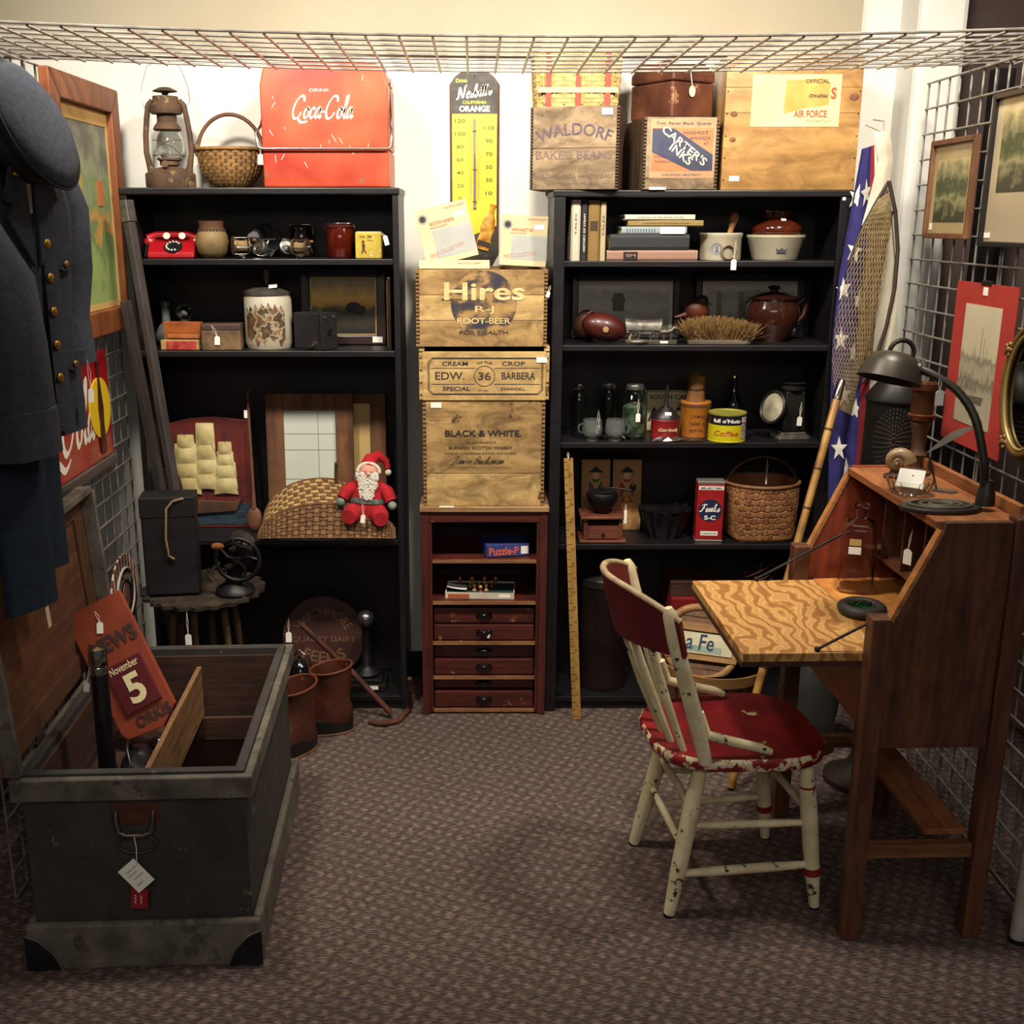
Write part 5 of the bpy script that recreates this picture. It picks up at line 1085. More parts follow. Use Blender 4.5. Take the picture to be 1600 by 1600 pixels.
# boots on the floor
BT = M('boot_leather', '54291a', '3a1c13', scale=12, rough=.42, bump=.25, chips=('74402a', .66, 18)); BS = M('boot_rubber', '121214', rough=.4)
def boot(lab, p, rz):
    t = thing('leather_boot', lab, 'boot', (p.x, p.y, 0), rz); n = 28; vs = []; fs = []
    # foot points to -y ; sections up the height: (cy, rx, ry, z)
    sec = [(-.055, .047, .125, .030), (-.05, .050, .128, .05), (-.035, .049, .110, .075), (-.012, .046, .084, .10), (.004, .044, .064, .125), (.012, .046, .060, .16), (.012, .049, .062, .20), (.012, .052, .065, .235), (.012, .049, .062, .2352), (.012, .045, .058, .18), (-.0, .03, .05, .07)]
    for cy, rx, ry, z in sec:
        for k_ in range(n):
            a = 2 * math.pi * k_ / n; wob = 1 + .04 * math.sin(5 * a + z * 70)
            vs.append((rx * math.cos(a) * wob, cy + ry * math.sin(a) * wob, z + (.012 * math.sin(a) if z > .23 else 0)))
    for i in range(len(sec) - 1):
        for k_ in range(n): fs.append((i * n + k_, i * n + (k_ + 1) % n, (i + 1) * n + (k_ + 1) % n, (i + 1) * n + k_))
    fs.append(tuple((len(sec) - 1) * n + k_ for k_ in range(n))); mb = MB(); mb.add(vs, fs); sh = obj('upper', mb, BT, t, smooth=60)
    pl = [(.050 * math.cos(2 * math.pi * k_ / 32), -.055 + .132 * math.sin(2 * math.pi * k_ / 32)) for k_ in range(32)]
    mb = MB(); mb.prism(pl, .008, .062, 'z'); obj('rubber_foxing', mb, BS, t, bevel=.005)
    mb = MB(); mb.prism([(a * 1.06, (b_ + .055) * 1.05 - .055) for a, b_ in pl], 0, .0078, 'z'); obj('sole', mb, M('sole_tan', '4c2d1c', '6a4630', scale=20, rough=.6), t, bevel=.002)
    mb = MB(); mb.tube([(.0525 * math.cos(2 * math.pi * k_ / 28), .012 + .0655 * math.sin(2 * math.pi * k_ / 28), .236 + .012 * math.sin(2 * math.pi * k_ / 28)) for k_ in range(28)], .0035, 6, closed=True); obj('top_binding', mb, M('binding', '6e3a26', rough=.5), sh, smooth=60)
    t.scale = (1.2, 1.12, 1)
    return t
b1 = atZ(466, 1172); b2 = atZ(517, 1150)
boot('brown leather work boot nearer the grey chest, with a sticker on its sole', Vector((b1.x - .01, b1.y - .005, 0)), 310); boot('brown leather work boot standing farther from the grey chest', Vector((b2.x - .012, b2.y + .05, 0)), 270)
# shiny enamel kettle behind boots
c = atZ(452, 1120); t = thing('enamel_kettle', 'shiny black enamel pot behind the boots', 'kettle', (at(462, 1075, 3.5).x, 3.606, 0)); t.scale = (.52, .52, .85)
mb = MB(); mb.lathe([(0, 0), (.075, 0), (.085, .03), (.085, .15), (.07, .20), (.05, .225), (.045, .225), (.0, .22)], 32); obj('body', mb, M('enamel_gloss', '101218', rough=.12, coat=.8), t, smooth=50)
mb = MB(); mb.lathe([(.052, .2255), (.055, .235), (.03, .255), (.01, .26), (.012, .275), (0, .28)], 28); obj('lid', mb, M('enamel_gloss'), t, smooth=50)
mb = MB(); mb.tube([(.06, -.05, .10), (.09, -.075, .16), (.095, -.08, .21)], [.018, .013, .010], 12); obj('spout', mb, M('enamel_gloss'), t, smooth=60)
mb = MB(); mb.tube([(-.08, 0, .19), (-.07, 0, .26), (0, 0, .30), (.07, 0, .26), (.08, 0, .19)], .005, 8); obj('bail', mb, CHROME, t, smooth=60)
# rusty iron hay hook
p0, p1, p2 = at(452, 962, 3.60), atZ(612, 1118, .012), atZ(600, 1128, .012)
t = thing('iron_hook', 'long rusty iron hook lying against the bookcase bottom', 'hook', (p1.x, p1.y, 0))
mb = MB(); f = lambda v: (v[0] - p1.x, v[1] - p1.y, v[2])
mb.tube([f(at(470, 975, 3.63)), f(at(545, 1045, 3.63)), f(Vector((p1.x, p1.y, .018)))], [.009, .011, .011], 10); obj('shaft', mb, RUST, t, smooth=60)
mb = MB(); arc_ = [at(640, 1060, 3.56), atZ(641, 1105, .02), atZ(622, 1126, .010), atZ(600, 1131, .010), atZ(588, 1130, .010), atZ(576, 1128, .010)]
mb.tube([f(v) for v in arc_], [.008, .011, .011, .011, .010, .007], 10); obj('curved_bar', mb, RUST, t, smooth=60)
# ================================================================ CENTRE STACK
CRW = wood('crate_pine', 'a5834c', 'd4b578', 'x', scale=2.2, rough=.75, bump=.3, k=9, chips=('6a4c2a', .62, 8), grime=.62)
CRW2 = wood('crate_pine_dark', '8c6c40', 'bf9d64', 'x', scale=2.2, rough=.75, bump=.3, k=9, chips=('54391f', .60, 7), grime=.62)
CRW3 = wood('crate_pine_yellow', 'ac8d56', 'd2b278', 'x', scale=2.2, rough=.75, bump=.25, k=9, grime=.45)
CREND = wood('crate_end', '7a5a34', '98744a', 'z', scale=2.2, rough=.8)
FADED = M('faded_blue_ink', '3a3a4e', '5a5240', scale=30, rough=.8); WORN = M('worn_dark_ink', '2a2224', '4d3c2a', scale=40, rough=.8)
def crate(name, label, x0, x1, yf, depth, z0, z1, planks, mt, joints=True, end=None, toplip=0, jw=.011, jn=15):
    """box-jointed crate: front boards are parts, finger joints proud of the corners; origin bottom centre of the front face"""
    t = thing(name, label, 'crate', ((x0 + x1) / 2, yf, z0)); W = (x1 - x0) / 2; h = z1 - z0; zz = 0
    for k, f in enumerate(planks):
        mb = MB(); mb.b(-W + jw, W - jw, (.0006 if k % 2 else 0), .013, h * zz + .0008, h * (zz + f) - .0008); obj('front_board', mb, mt[k % len(mt)], t, bevel=.0012); zz += f
    zz = 0
    for s in (-1, 1):
        mb = MB(); mb.b(s * W, s * (W - .0125), .0135, depth - .0135, 0, h); obj('end_board', mb, end or CREND, t, bevel=.001)
        if joints:
            mb = MB()
            for k in range(jn): mb.b(s * W, s * (W - jw + .0004), -.0004, .0132, h * (k + .06) / jn, h * (k + .62) / jn)
            obj('finger_joints', mb, end or CREND, t, kind='stuff')
            mb = MB(); mb.b(s * (W - .0040), s * (W - jw + .0004), .0075, .0128, 0, h); obj('joint_board', mb, end or CREND, t)
    mb = MB(); mb.b(-W, W, depth - .013, depth, 0, h); obj('back_board', mb, mt[0], t)
    mb = MB(); mb.b(-W + .0126, W - .0126, .0135, depth - .0135, 0, .01); obj('bottom_board', mb, mt[0], t)
    return t, W * 2, h
CF = CBY + .012
z0 = CBH + .0006; z1 = at(750, 626, CF).z
t, w_, h = crate('whisky_crate', 'box-jointed wooden whisky crate with dark print on the cabinet', at(661, 700, CF).x, at(851, 700, CF).x, CF, .29, z0, z1, (.31, .69), [CRW, CRW2], jn=24)
hx = lambda px: at(px, 700, CF).x - t.location.x; hz = lambda py: at(750, py, CF).z - z0
text(t, 'BLACK & WHITE.', hx(755), -.0004, hz(677), .022, hx(813) - hx(694), M('crate_ink', '241d1c', rough=.8), bold=.02)
text(t, "BUCHANAN'S", hx(752), -.0004, hz(691), .0085, .098, WORN); text(t, 'BLENDED SCOTCH WHISKY', hx(751), -.0004, hz(699.5), .0105, .215, WORN, bold=.012)
text(t, 'DISTILLED, BLENDED AND BOTTLED IN SCOTLAND', hx(751), -.0004, hz(708.5), .0065, .245, WORN, bold=.01)
script(t, 'James Buchanan', hx(748), -.0004, hz(719), .18, .024, M('crate_ink'), wid=.10, shear=.5)
text(t, "By Appointment to His Majesty Scotch Whisky Distillers", hx(751), -.0004, hz(730.5), .0045, .215, WORN)
sticker(t, hx(682), -.0012, hz(633), .036, .018)
zA = z1 + .0006; z1 = at(755, 549, CF).z; zl = at(755, 541, CF).z
# slatted grape crate
t, w_, h = crate('grape_lug', 'shallow yellow pine grape lug with stencilled dark lettering', at(655, 585, CF).x, at(858, 585, CF).x, CF - .004, .30, zA, z1, (1.0,), [CRW3], joints=False)
hx = lambda px: at(px, 590, CF).x - t.location.x; hz = lambda py: at(750, py, CF).z - zA
for s in (-1, 1):
    mb = MB(); mb.b(s * w_ / 2, s * (w_ / 2 - .018), .0005, .30, h + .0005, h + (zl - z1)); cl = obj('corner_cleat', mb, CRW3, t, bevel=.001)
    mb = MB(); mb.b(s * w_ / 2, s * (w_ / 2 - .0108), -.002, .012, .004, h - .004); obj('end_cleat', mb, CRW, t, bevel=.001)
    mb = MB()
    for k in range(4): mb.lathe([(0, 0), (.0035, 0), (.003, .0015), (0, .002)], 10, (s * (w_ / 2 - .006), -.002, h * (.12 + .25 * k)), rot=(90, 0, 0))
    obj('nail_heads', mb, RUST, t, kind='stuff')
SI = M('stencil_ink', '25222c', '3a3230', scale=40, rough=.8)
text(t, 'CREAM', hx(711), -.0004, hz(568), .0145, .085, SI, bold=.015); text(t, 'OF THE', hx(757), -.0004, hz(566), .0075, .05, SI, bold=.012, arc=.09); text(t, 'CROP', hx(802), -.0004, hz(568), .0145, .077, SI, bold=.015)
text(t, 'EDW.', hx(703), -.0004, hz(587), .026, .098, SI, bold=.01); text(t, '36', hx(757), -.0004, hz(587.5), .026, .042, SI, bold=.005); text(t, 'BARBERA', hx(810), -.0004, hz(587), .024, .112, SI, bold=.01)
text(t, 'SPECIAL', hx(713), -.0004, hz(607), .014, .092, SI, bold=.015); text(t, 'LT. NET', hx(756), -.0004, hz(610), .006, .034, SI); text(t, 'ZINFANDELL', hx(801), -.0004, hz(607.5), .0095, .082, SI, bold=.015)
mb = MB(); cx0, cz0 = hx(757), hz(587.5)
mb.tube([(cx0 + .034 * math.cos(a), -.0006, cz0 + .034 * math.sin(a)) for a in [2 * math.pi * k / 40 for k in range(40)]], .0011, 4, closed=True)
for off in (0, .004):
    xl, xr, zb_, zt_ = hx(669) + off, hx(848) - off, hz(616) + off * .6, hz(559) - off * .6; cc = .014
    mb.tube([(xl + cc, -.0006, zb_), (xr - cc, -.0006, zb_), (xr, -.0006, zb_ + cc), (xr, -.0006, zt_ - cc), (xr - cc, -.0006, zt_), (xl + cc, -.0006, zt_), (xl, -.0006, zt_ - cc), (xl, -.0006, zb_ + cc)], .0011, 4, closed=True)
for py in (575, 600):
    mb.cyl((hx(674), -.0006, hz(py)), (cx0 - .032, -.0006, hz(py)), .0009, n=4); mb.cyl((cx0 + .032, -.0006, hz(py)), (hx(844), -.0006, hz(py)), .0009, n=4)
obj('stencil_border', mb, SI, t); sticker(t, hx(846), -.0026, hz(562), .036, .018)
zB = zl + .0006; zC = at(755, 421, CF).z
t, w_, h = crate('root_beer_crate', 'weathered box-jointed soda crate with a dark round emblem', at(650, 480, CF).x, at(855, 480, CF).x, CF - .006, .29, zB, zC, (.34, .33, .33), [CRW2, CRW3], jn=20)
hx = lambda px: at(px, 480, CF).x - t.location.x; hz = lambda py: at(750, py, CF).z - zB
mb = MB(); rr = .108; pts = [(rr * math.cos(a), rr * math.sin(a) * .98) for a in [2 * math.pi * k / 48 for k in range(48)]]
mb.prism([(hx(756) + a, hz(474) + b_) for a, b_ in pts], -.0007, -.0003); obj('printed_disc', mb, M('faded_disc', '3a3238', stops=[(.38, '2a2a38'), (.47, '4a3c34'), (.55, '96774a'), (.66, 'a8864e')], c2='ffffff', scale=13, rough=.8, stretch=(1, 1, 1.6)), t)
text(t, 'Hires', hx(757), -.0012, hz(455), .058, .265, M('pale_print', 'd9c692', 'c0a66c', scale=30, rough=.8), bold=.02)
mb = MB(); mb.b(hx(690), hx(760), -.0009, -.0004, hz(469), hz(467)); obj('printed_rule', mb, WORN, t)
text(t, 'R-J', hx(757), -.0012, hz(484), .026, .062, M('pale_print'), bold=.01)
text(t, 'ROOT-BEER', hx(756), -.0012, hz(501), .019, .175, M('pale_print'), bold=.015); text(t, 'FOR HEALTH', hx(756), -.0012, hz(519), .012, .16, WORN, bold=.01)
mb = MB(); mb.b(-w_ / 2 - .001, w_ / 2 + .001, -.004, .002, -.0002, .007); obj('bottom_batten', mb, CRW2, t)
price_tag(t, w_ / 2 + .004, -.003, h * .72, .02, .012, .02, .0, 15)
# chart booklets standing in / on the top crate
TZ = zC + .0006; PB = M('aged_booklet', 'c9be96', 'bdb088', scale=6, rough=.75); GP = M('booklet_grey', '9a9c98', 'a9aaa4', scale=10, rough=.75); RI = M('red_print', 'a5483a', rough=.8)
def booklet(lab, px, py_top, px0, px1, Y, roll, l1, l2, tilt=-7):
    w_ = at(px1, 380, Y).x - at(px0, 380, Y).x; h = w_ * 1.06
    t = thing('chart_booklet', lab, 'booklet', (at(px, 420, Y).x, Y, TZ), rot=(tilt, roll, 0), group='chart booklets on the top crate')
    zo = abs(math.sin(R(roll))) * w_ / 2
    t.location.z += zo + .002
    mb = MB(); mb.b(-w_ / 2, w_ / 2, 0, .010, 0, h); obj('cover', mb, PB, t, bevel=.001)
    mb = MB(); mb.b(-w_ / 2 + w_ * .24, w_ / 2 - .001, -.0006, -.0001, .02, h * .60); g = obj('chart_picture', mb, GP, t)
    text(t, l1, -.005, -.0004, h * .715, .011, w_ * .47, RI, bold=.01); text(t, l2, -.018, -.0004, h * .645, .006, w_ * .34, RI)
    text(t, 'NAUTICAL CHART', w_ * .26, -.0004, h * .93, .005, w_ * .4, RI)
    text(t, 'FIRST COLLECTION', -.01, -.001, h * .22, .013, w_ * .68, M('stamp_pink', 'b5887c', rough=.8), roll=9)
    mb = MB(); mb.lathe([(0, 0), (.016, 0), (.016, .0006), (0, .0007)], 20, (-w_ / 2 + .022, -.0002, h - .032), rot=(90, 0, 0)); se = obj('round_seal', mb, M('seal_grey', '8c857a', rough=.7), t)
    mb = MB(); mb.lathe([(0, 0), (.010, 0), (.010, .0004), (0, .0005)], 16, (-w_ / 2 + .022, -.0010, h - .032), rot=(90, 0, 0)); obj('seal_mark', mb, INK, se)
    sticker(t, w_ * .32, -.0008, h * .78, .032, .016, -6, mat=M('bluish_label', 'd4d9e2', rough=.6)); return t
booklet('cream chart booklet with a grey picture, tilted on the top crate', 708, 325, 652, 735, 3.70, -14, 'BOSTON HARBOR', 'MASSACHUSETTS')
booklet('cream chart booklet leaning upright beside the thermometer', 816, 330, 779, 852, 3.74, 3, 'NARRAGANSETT BAY', 'RHODE ISLAND  MASSACHUSETTS')
t = thing('chart_booklet', 'cream chart booklet lying low in front of the tilted booklet', 'booklet', (at(710, 415, 3.64).x, 3.632, TZ), rot=(-16, 0, 1))
mb = MB(); mb.b(-.115, .115, 0, .006, .002, .030); obj('cover', mb, PB, t, bevel=.001); text(t, 'NAUTICAL CHART', .05, -.0005, .02, .006, .08, RI)
# thermometer on the wall
x0, x1 = at(703, 250, WALLY - .012).x, at(780, 250, WALLY - .012).x; zb, zt = at(740, 418, WALLY - .012).z, at(740, 110, WALLY - .012).z; w_ = x1 - x0; h = zt - zb
t = thing('advertising_thermometer', 'tall yellow and black metal soda thermometer on the wall', 'thermometer', ((x0 + x1) / 2, WALLY - .002, zb))
def tout(s): 
    a = w_ / 2 * s; o_ = w_ / 2 * (1 - s)
    return [(-a, .05), (-a + .028, o_), (a - .028, o_), (a, .05), (a, h - .045), (a - .018, h - .02), (a - .045, h - o_), (-a + .045, h - o_), (-a + .018, h - .02), (-a, h - .045)]
mb = MB(); mb.prism(tout(1), -.010, 0); obj('back_plate', mb, M('brown_rim', '4a3024', '5e4232', scale=20, rough=.5, metal=.3), t, bevel=.004)
mb = MB(); mb.prism(tout(.93), -.0115, -.0102); fc = obj('black_face', mb, M('speckled_black', '2b2623', '4e463f', scale=45, rough=.5, ramp=(.45, .75)), t)
hz = lambda py: at(742, py, WALLY - .012).z - zb; hx = lambda px: at(px, 250, WALLY - .012).x - t.location.x
yw = w_ / 2 * .90
mb = MB(); mb.prism([(-yw, hz(418) + .06), (-.01, .11), (yw, hz(353)), (yw, hz(178)), (-yw, hz(178))], -.0128, -.0116); yf = obj('yellow_panel', mb, M('thermo_yellow', 'cdbb2a', 'd6c63c', scale=5, rough=.45), t)
YW = M('thermo_white', 'e3dfd2', rough=.5); LG_ = M('lime_letter', 'c9cf4a', rough=.5)
text(t, 'Drink', hx(722), -.0118, hz(126), .012, .04, LG_, bold=.02)
script(t, "Nesbitt's", 0.0, -.0118, hz(142), .122, .038, YW, wid=.19, shear=.2, roll=8)
text(t, 'CALIFORNIA', 0, -.0118, hz(160), .010, .082, LG_, bold=.02); text(t, 'ORANGE', 0, -.0118, hz(170), .020, .105, YW, bold=.035)
BI = M('thermo_ink', '1e1c1a', rough=.6)
for k, s_ in enumerate(('120', '100', '80', '60', '40', '20', '0')):
    text(t, s_, hx(719), -.013, hz(189 + 20.3 * k), .0125, .0135 * len(s_) * .85, BI, bold=.005)
for k, s_ in enumerate(('110', '90', '70', '50', '30', '10')):
    text(t, s_, hx(764), -.013, hz(200 + 20.4 * k), .0125, .0135 * len(s_) * .85, BI, bold=.005)
mb = MB()
for k in range(62):
    z_ = hz(189 + 2.03 * k * 1.0); ln = .012 if k % 10 == 0 else (.009 if k % 5 == 0 else .006)
    mb.b(-.011 - ln, -.010, -.0134, -.0129, z_ - .0005, z_ + .0005); mb.b(.010, .011 + ln * .8, -.0134, -.0129, z_ - .0005, z_ + .0005)
obj('scale_marks', mb, BI, t, kind='stuff')
mb = MB(); mb.cyl((0, -.017, hz(322)), (0, -.017, hz(186)), .0042, n=12); mb.ball((0, -.017, hz(324)), .006); obj('glass_tube', mb, M('tube_glass', '8a8090', rough=.1, coat=.5), t, smooth=60)
mb = MB(); mb.cyl((0, -.0205, hz(322)), (0, -.0205, hz(240)), .0014, n=8); obj('spirit_column', mb, M('spirit_purple', '6a4a70', rough=.3), t)
mb = MB()
for z_ in (hz(205), hz(265), hz(315)): mb.tube([(-.008, -.013, z_), (-.004, -.0215, z_), (.004, -.0215, z_), (.008, -.013, z_)], .0012, 6)
obj('tube_clips', mb, CHROME, t)
mb = MB(); a = R(-17); pr = [(0, 0), (.024, 0), (.025, .03), (.022, .055), (.025, .075), (.020, .105), (.010, .125), (.009, .148), (.012, .150), (.012, .158), (0, .159)]
mb.lathe(pr, 18, (.0, 0, 0), 1, .2); bo = obj('printed_bottle', mb, M('orange_soda', 'b07a1e', 'c99a3a', scale=40, rough=.4, stops=[(.3, '6b3d14'), (.5, 'b5801f'), (.7, 'd3b45a')]), t, smooth=60); bo.location = (.026, -.014, hz(390)); bo.rotation_euler = (0, R(15), 0)
mb = MB(); mb.b(-.022, .022, -.0062, -.0052, .012, .03); lb = obj('bottle_label', mb, M('label_black', '2a1d16', rough=.6), bo)
text(t, 'COLD', .03, -.0205, hz(373), .008, .03, M('orange_letter', 'c97a2a', rough=.6))
mb = MB(); mb.ball((0, -.0118, h - .018), .003, 8); obj('mounting_nail', mb, CHROME, t)
# cabinet shelf contents
zs = CABSHELF[0] + .0006; x0, x1 = at(749, 858, CBY + .03).x, at(817, 858, CBY + .03).x; h = at(780, 852, CBY + .03).z - zs
t = thing('puzzle_box', 'blue and orange puzzle box on the cabinet shelf', 'box', ((x0 + x1) / 2 + .012, CBY + .10, zs), 12); w_ = x1 - x0
mb = MB(); mb.b(-w_ / 2, w_ / 2, -.06, .06, 0, h * .85); obj('tray', mb, M('puzzle_dark', '1d1d2c', rough=.6), t, bevel=.001)
mb = MB(); mb.b(-w_ / 2 - .001, w_ / 2 + .001, -.0615, .0615, .003, h); ld = obj('lid', mb, M('puzzle_blue', '2d3470', '3a3f80', scale=10, rough=.55), t, bevel=.001)
text(ld, 'Puzzle-P', -.015, -.0620, h * .5, h * .62, w_ * .70, M('puzzle_orange', 'd0603a', rough=.6), bold=.03); sticker(ld, w_ * .39, -.0622, h * .5, .026, h * .6)
zs = CABSHELF[1] + .0006; x0, x1 = at(697, 930, CBY + .03).x, at(805, 930, CBY + .03).x; w_ = x1 - x0; h = at(750, 927, CBY + .03).z - zs
t = thing('ornament_box', 'open white cardboard box with a green felt tray on the cabinet shelf', 'box', ((x0 + x1) / 2, CBY + .10, zs), -3)
CB_ = M('white_card', 'c9c3b2', 'b8b09c', scale=12, rough=.75)
for (a, b_, c_, d_) in ((-w_ / 2, w_ / 2, -.065, -.062), (-w_ / 2, w_ / 2, .062, .065), (-w_ / 2, -w_ / 2 + .003, -.0615, .0615), (w_ / 2 - .003, w_ / 2, -.0615, .0615)):
    mb = MB(); mb.b(a, b_, c_, d_, 0, h); obj('box_side', mb, CB_, t)
mb = MB(); mb.b(-w_ / 2 + .0035, w_ / 2 - .0035, -.0615, .0615, h * .5, h * .8); obj('felt_tray', mb, M('green_felt', '12302a', rough=.95), t)
mb = MB(); mb.b(-w_ / 2 + .01, -w_ / 2 + .085, -.0658, -.0651, .002, h * .75); obj('orange_patch', mb, M('orange_patch', 'a8552c', rough=.7), t)
mb = MB(); mb.sheet(lambda u, v: Vector((-w_ / 2 + .005 + .07 * u, -.05 + .05 * v, h + .006 + .01 * (1 - u) ** 2)), 6, 3, .0008); obj('paper_insert', mb, PAPER, t)
sticker(t, w_ * .36, -.0654, h * .5, .04, h * .55)
WB = M('turned_wood', 'b5844e', '96653a', scale=20, rough=.5)
pegs = [(-.075, .045), (-.03, .045), (.015, .045), (.055, .045), (-.038, .005), (-.005, .005), (.04, .005), (-.022, -.032), (.02, -.032), (.0, -.052)]
for k, (a, b_) in enumerate(pegs):
    o = thing('wooden_chess_pawn', 'turned wooden game piece standing in the felt tray', 'game piece', (t.location.x + a, t.location.y + b_, zs + h * .8 + .0005), group='game pieces in the felt tray')
    mb = MB(); mb.lathe([(0, 0), (.008, 0), (.0085, .003), (.004, .008), (.0035, .014), (.006, .016), (0, .017)], 14); obj('base', mb, WB if k % 3 else M('turned_dark', '6b3f24', rough=.5), o, smooth=50)
    mb = MB(); mb.ball((0, 0, .021), .0068, 10); obj('head', mb, WB, o, smooth=70)

# ================================================================ RIGHT BOOKCASE, top
RT = RTOP + .0006; R1, R2, R3, R4, R5 = [z + .0006 for z in RS]
YF = 3.655
GW = wood('grey_crate_wood', '73604a', '9f8868', 'x', scale=2.4, rough=.8, bump=.3, k=9, chips=('4e4034', .60, 8), grime=.62)
x0, x1 = at(827, 230, YF).x, at(966, 230, YF).x; zt = at(900, 166, YF).z
t, w_, h = crate('bean_crate', 'weathered grey wooden crate with faded purple lettering', x0, x1, YF - .012, .29, RT, zt, (.5, .5), [GW], jn=26, jw=.009, end=wood('dark_crate_end', '3a2618', '55392a', 'z'))
t.rotation_euler = (0, 0, R(-12)); PI_ = M('faded_purple_ink', '453a52', '5e5050', scale=35, rough=.85)
text(t, 'WALDORF', .0, -.0004, h * .73, .036, w_ * .86, PI_, bold=.01, arc=.30); text(t, 'BAKED BEANS', .0, -.0004, h * .42, .026, w_ * .86, M('faded_purple_2', '5a4a50', '75624e', scale=45, rough=.85), bold=.015)
text(t, 'WILLIAMS BROS. HARDINSLAU', 0, -.0004, h * .165, .012, w_ * .86, M('faded_purple_2')); text(t, 'DETROIT, MICH.', 0, -.0004, h * .07, .009, w_ * .6, M('faded_purple_2')); sticker(t, w_ * .36, -.0012, h * .93, .034, .020)
BASKETZ = zt
# striped splint basket on top of it
x0, x1 = at(836, 140, 3.70).x, at(972, 140, 3.70).x; w_ = x1 - x0
t = thing('striped_splint_basket', 'pale splint basket with red stripes standing on the grey crate', 'basket', ((x0 + x1) / 2, 3.80, zt + .0006)); hh = .17
SPL = M('pale_splint', 'b59c62', '97804a', scale=30, rough=.7); rad = lambda q: w_ * .47 + .012 * q
weave(t, rad, .004, hh, 13, 15, SPL, M('splint_stake', 'a38a52', rough=.7), amp=.003, th=.003, sq=2.2, sy=.62, thick=.004)
mb = MB(); mb.b(-w_ * .44, w_ * .44, -w_ * .27, w_ * .27, .0, .006); obj('base', mb, SPL, t)
for xx in (-.095, -.0, .095):
    mb = MB(); mb.box((xx, -w_ * .315 + .002, hh * .5), (.017, .004, hh)); obj('red_strip', mb, M('red_splint', '9a4030', '84352a', scale=30, rough=.7), t)
mb = MB(); mb.box((0, -w_ * .318 + .002, hh * .32), (w_ * .93, .0045, .016)); obj('wide_splint', mb, M('cream_splint', 'c4b07c', rough=.7), t)
# ink crate
x0, x1 = at(1004, 240, YF).x, at(1122, 240, YF).x; zt = at(1060, 183, YF).z
t, w_, h = crate('ink_crate', 'small wooden ink crate with a blue and orange paper label', x0, x1, YF - .012, .27, RT, zt, (.16, .84), [GW, wood('pale_crate', '7d6f58', '96876c', 'x')], jn=20, jw=.008, end=wood('brown_crate_end', '4a3826', '66503a', 'z'))
t.rotation_euler = (0, 0, R(4))
mb = MB(); lx0, lx1, lz0, lz1 = -w_ / 2 + .02, w_ / 2 - .012, h * .16, h * .97; mb.b(lx0, lx1, -.0010, -.0002, lz0, lz1); lb = obj('paper_label', mb, M('label_aged', 'b08a68', 'a37a58', scale=12, rough=.75), t)
LB = M('label_blue', '2c3046', '383b50', scale=20, rough=.7); LC_ = M('label_cream', 'd0c4a4', rough=.7); LO = M('label_orange', 'b5653c', 'c07a4e', scale=10, rough=.7)
lw, lh = lx1 - lx0, lz1 - lz0; lcx, lcz = (lx0 + lx1) / 2, (lz0 + lz1) / 2
mb = MB(); mb.b(lx0 + .006, lx1 - .006, -.0014, -.0011, lz0 + lh * .12, lz1 - lh * .15); obj('label_field', mb, LO, lb)
mb = MB(); mb.prism([(lx0 + .006, lz1 - lh * .16), (lx0 + lw * .36, lz1 - lh * .16), (lx1 - .006, lz0 + lh * .40), (lx1 - .006, lz0 + lh * .13), (lx1 - lw * .36, lz0 + lh * .13), (lx0 + .006, lz1 - lh * .56)], -.0019, -.0015); obj('diagonal_band', mb, LB, lb)
text(lb, "CARTER'S", lcx + .006, -.0020, lcz + .010, lh * .145, lw * .84, LC_, roll=-37, bold=.015); text(lb, 'INKS', lcx - .004, -.0020, lcz - .016, lh * .145, lw * .40, LC_, roll=-37, bold=.015)
text(lb, 'HIGHEST', lx1 - lw * .30, -.0016, lz1 - lh * .23, .010, lw * .38, LB, bold=.01); text(lb, 'AWARDS', lx1 - lw * .24, -.0016, lz1 - lh * .32, .010, lw * .32, LB, bold=.01); text(lb, 'AT', lx1 - lw * .14, -.0016, lz1 - lh * .41, .009, lw * .08, LB, bold=.01)
text(lb, 'Two  Raven Black  Quarts', lcx, -.0012, lz1 - lh * .075, .010, lw * .84, LB, bold=.01); text(lb, 'INTERNATIONAL', lx0 + lw * .30, -.0016, lz0 + lh * .28, .007, lw * .45, LB); text(lb, 'PHILADELPHIA', lx0 + lw * .27, -.0016, lz0 + lh * .36, .008, lw * .4, LB); text(lb, 'CAUTION: PROTECT', lcx, -.0012, lz0 + lh * .055, .006, lw * .6, LB)
sticker(t, -w_ * .30, -.004, .004, .055, .008)
# dark brown box with oval tag on it
x0, x1 = at(985, 140, 3.66).x, at(1128, 140, 3.66).x; zb = zt + .0006
t = thing('brown_leather_box', 'scuffed dark brown box with an oval paper tag on the ink crate', 'box', ((x0 + x1) / 2 + .01, 3.80, zb), 33); w_ = .205; hh = at(1060, 100, 3.66).z - zb
BRB = M('scuffed_brown', '3c1c11', '5e3420', scale=9, rough=.5, bump=.2, chips=('86603f', .62, 16))
mb = MB(); mb.b(-w_ * .43, w_ * .45, -.10, .10, 0, hh * .7); obj('body', mb, BRB, t, bevel=.006)
mb = MB(); mb.prism([(-.102, hh * .71), (.102, hh * .71), (.102, hh * .9), (.06, hh * 1.1), (-.06, hh * 1.1), (-.102, hh * .9)], -w_ * .435, w_ * .455, 'x'); obj('lid', mb, BRB, t, bevel=.006)
mb = MB(); mb.lathe([(0, 0), (.0155, 0), (.0155, .001), (0, .001)], 24, (-.01, -.106, hh * .52), sx=.85, sy=1.1, rot=(90, 0, 0)); tg_ = obj('oval_tag', mb, M('cream_tag', 'd8c9a0', rough=.8), t)
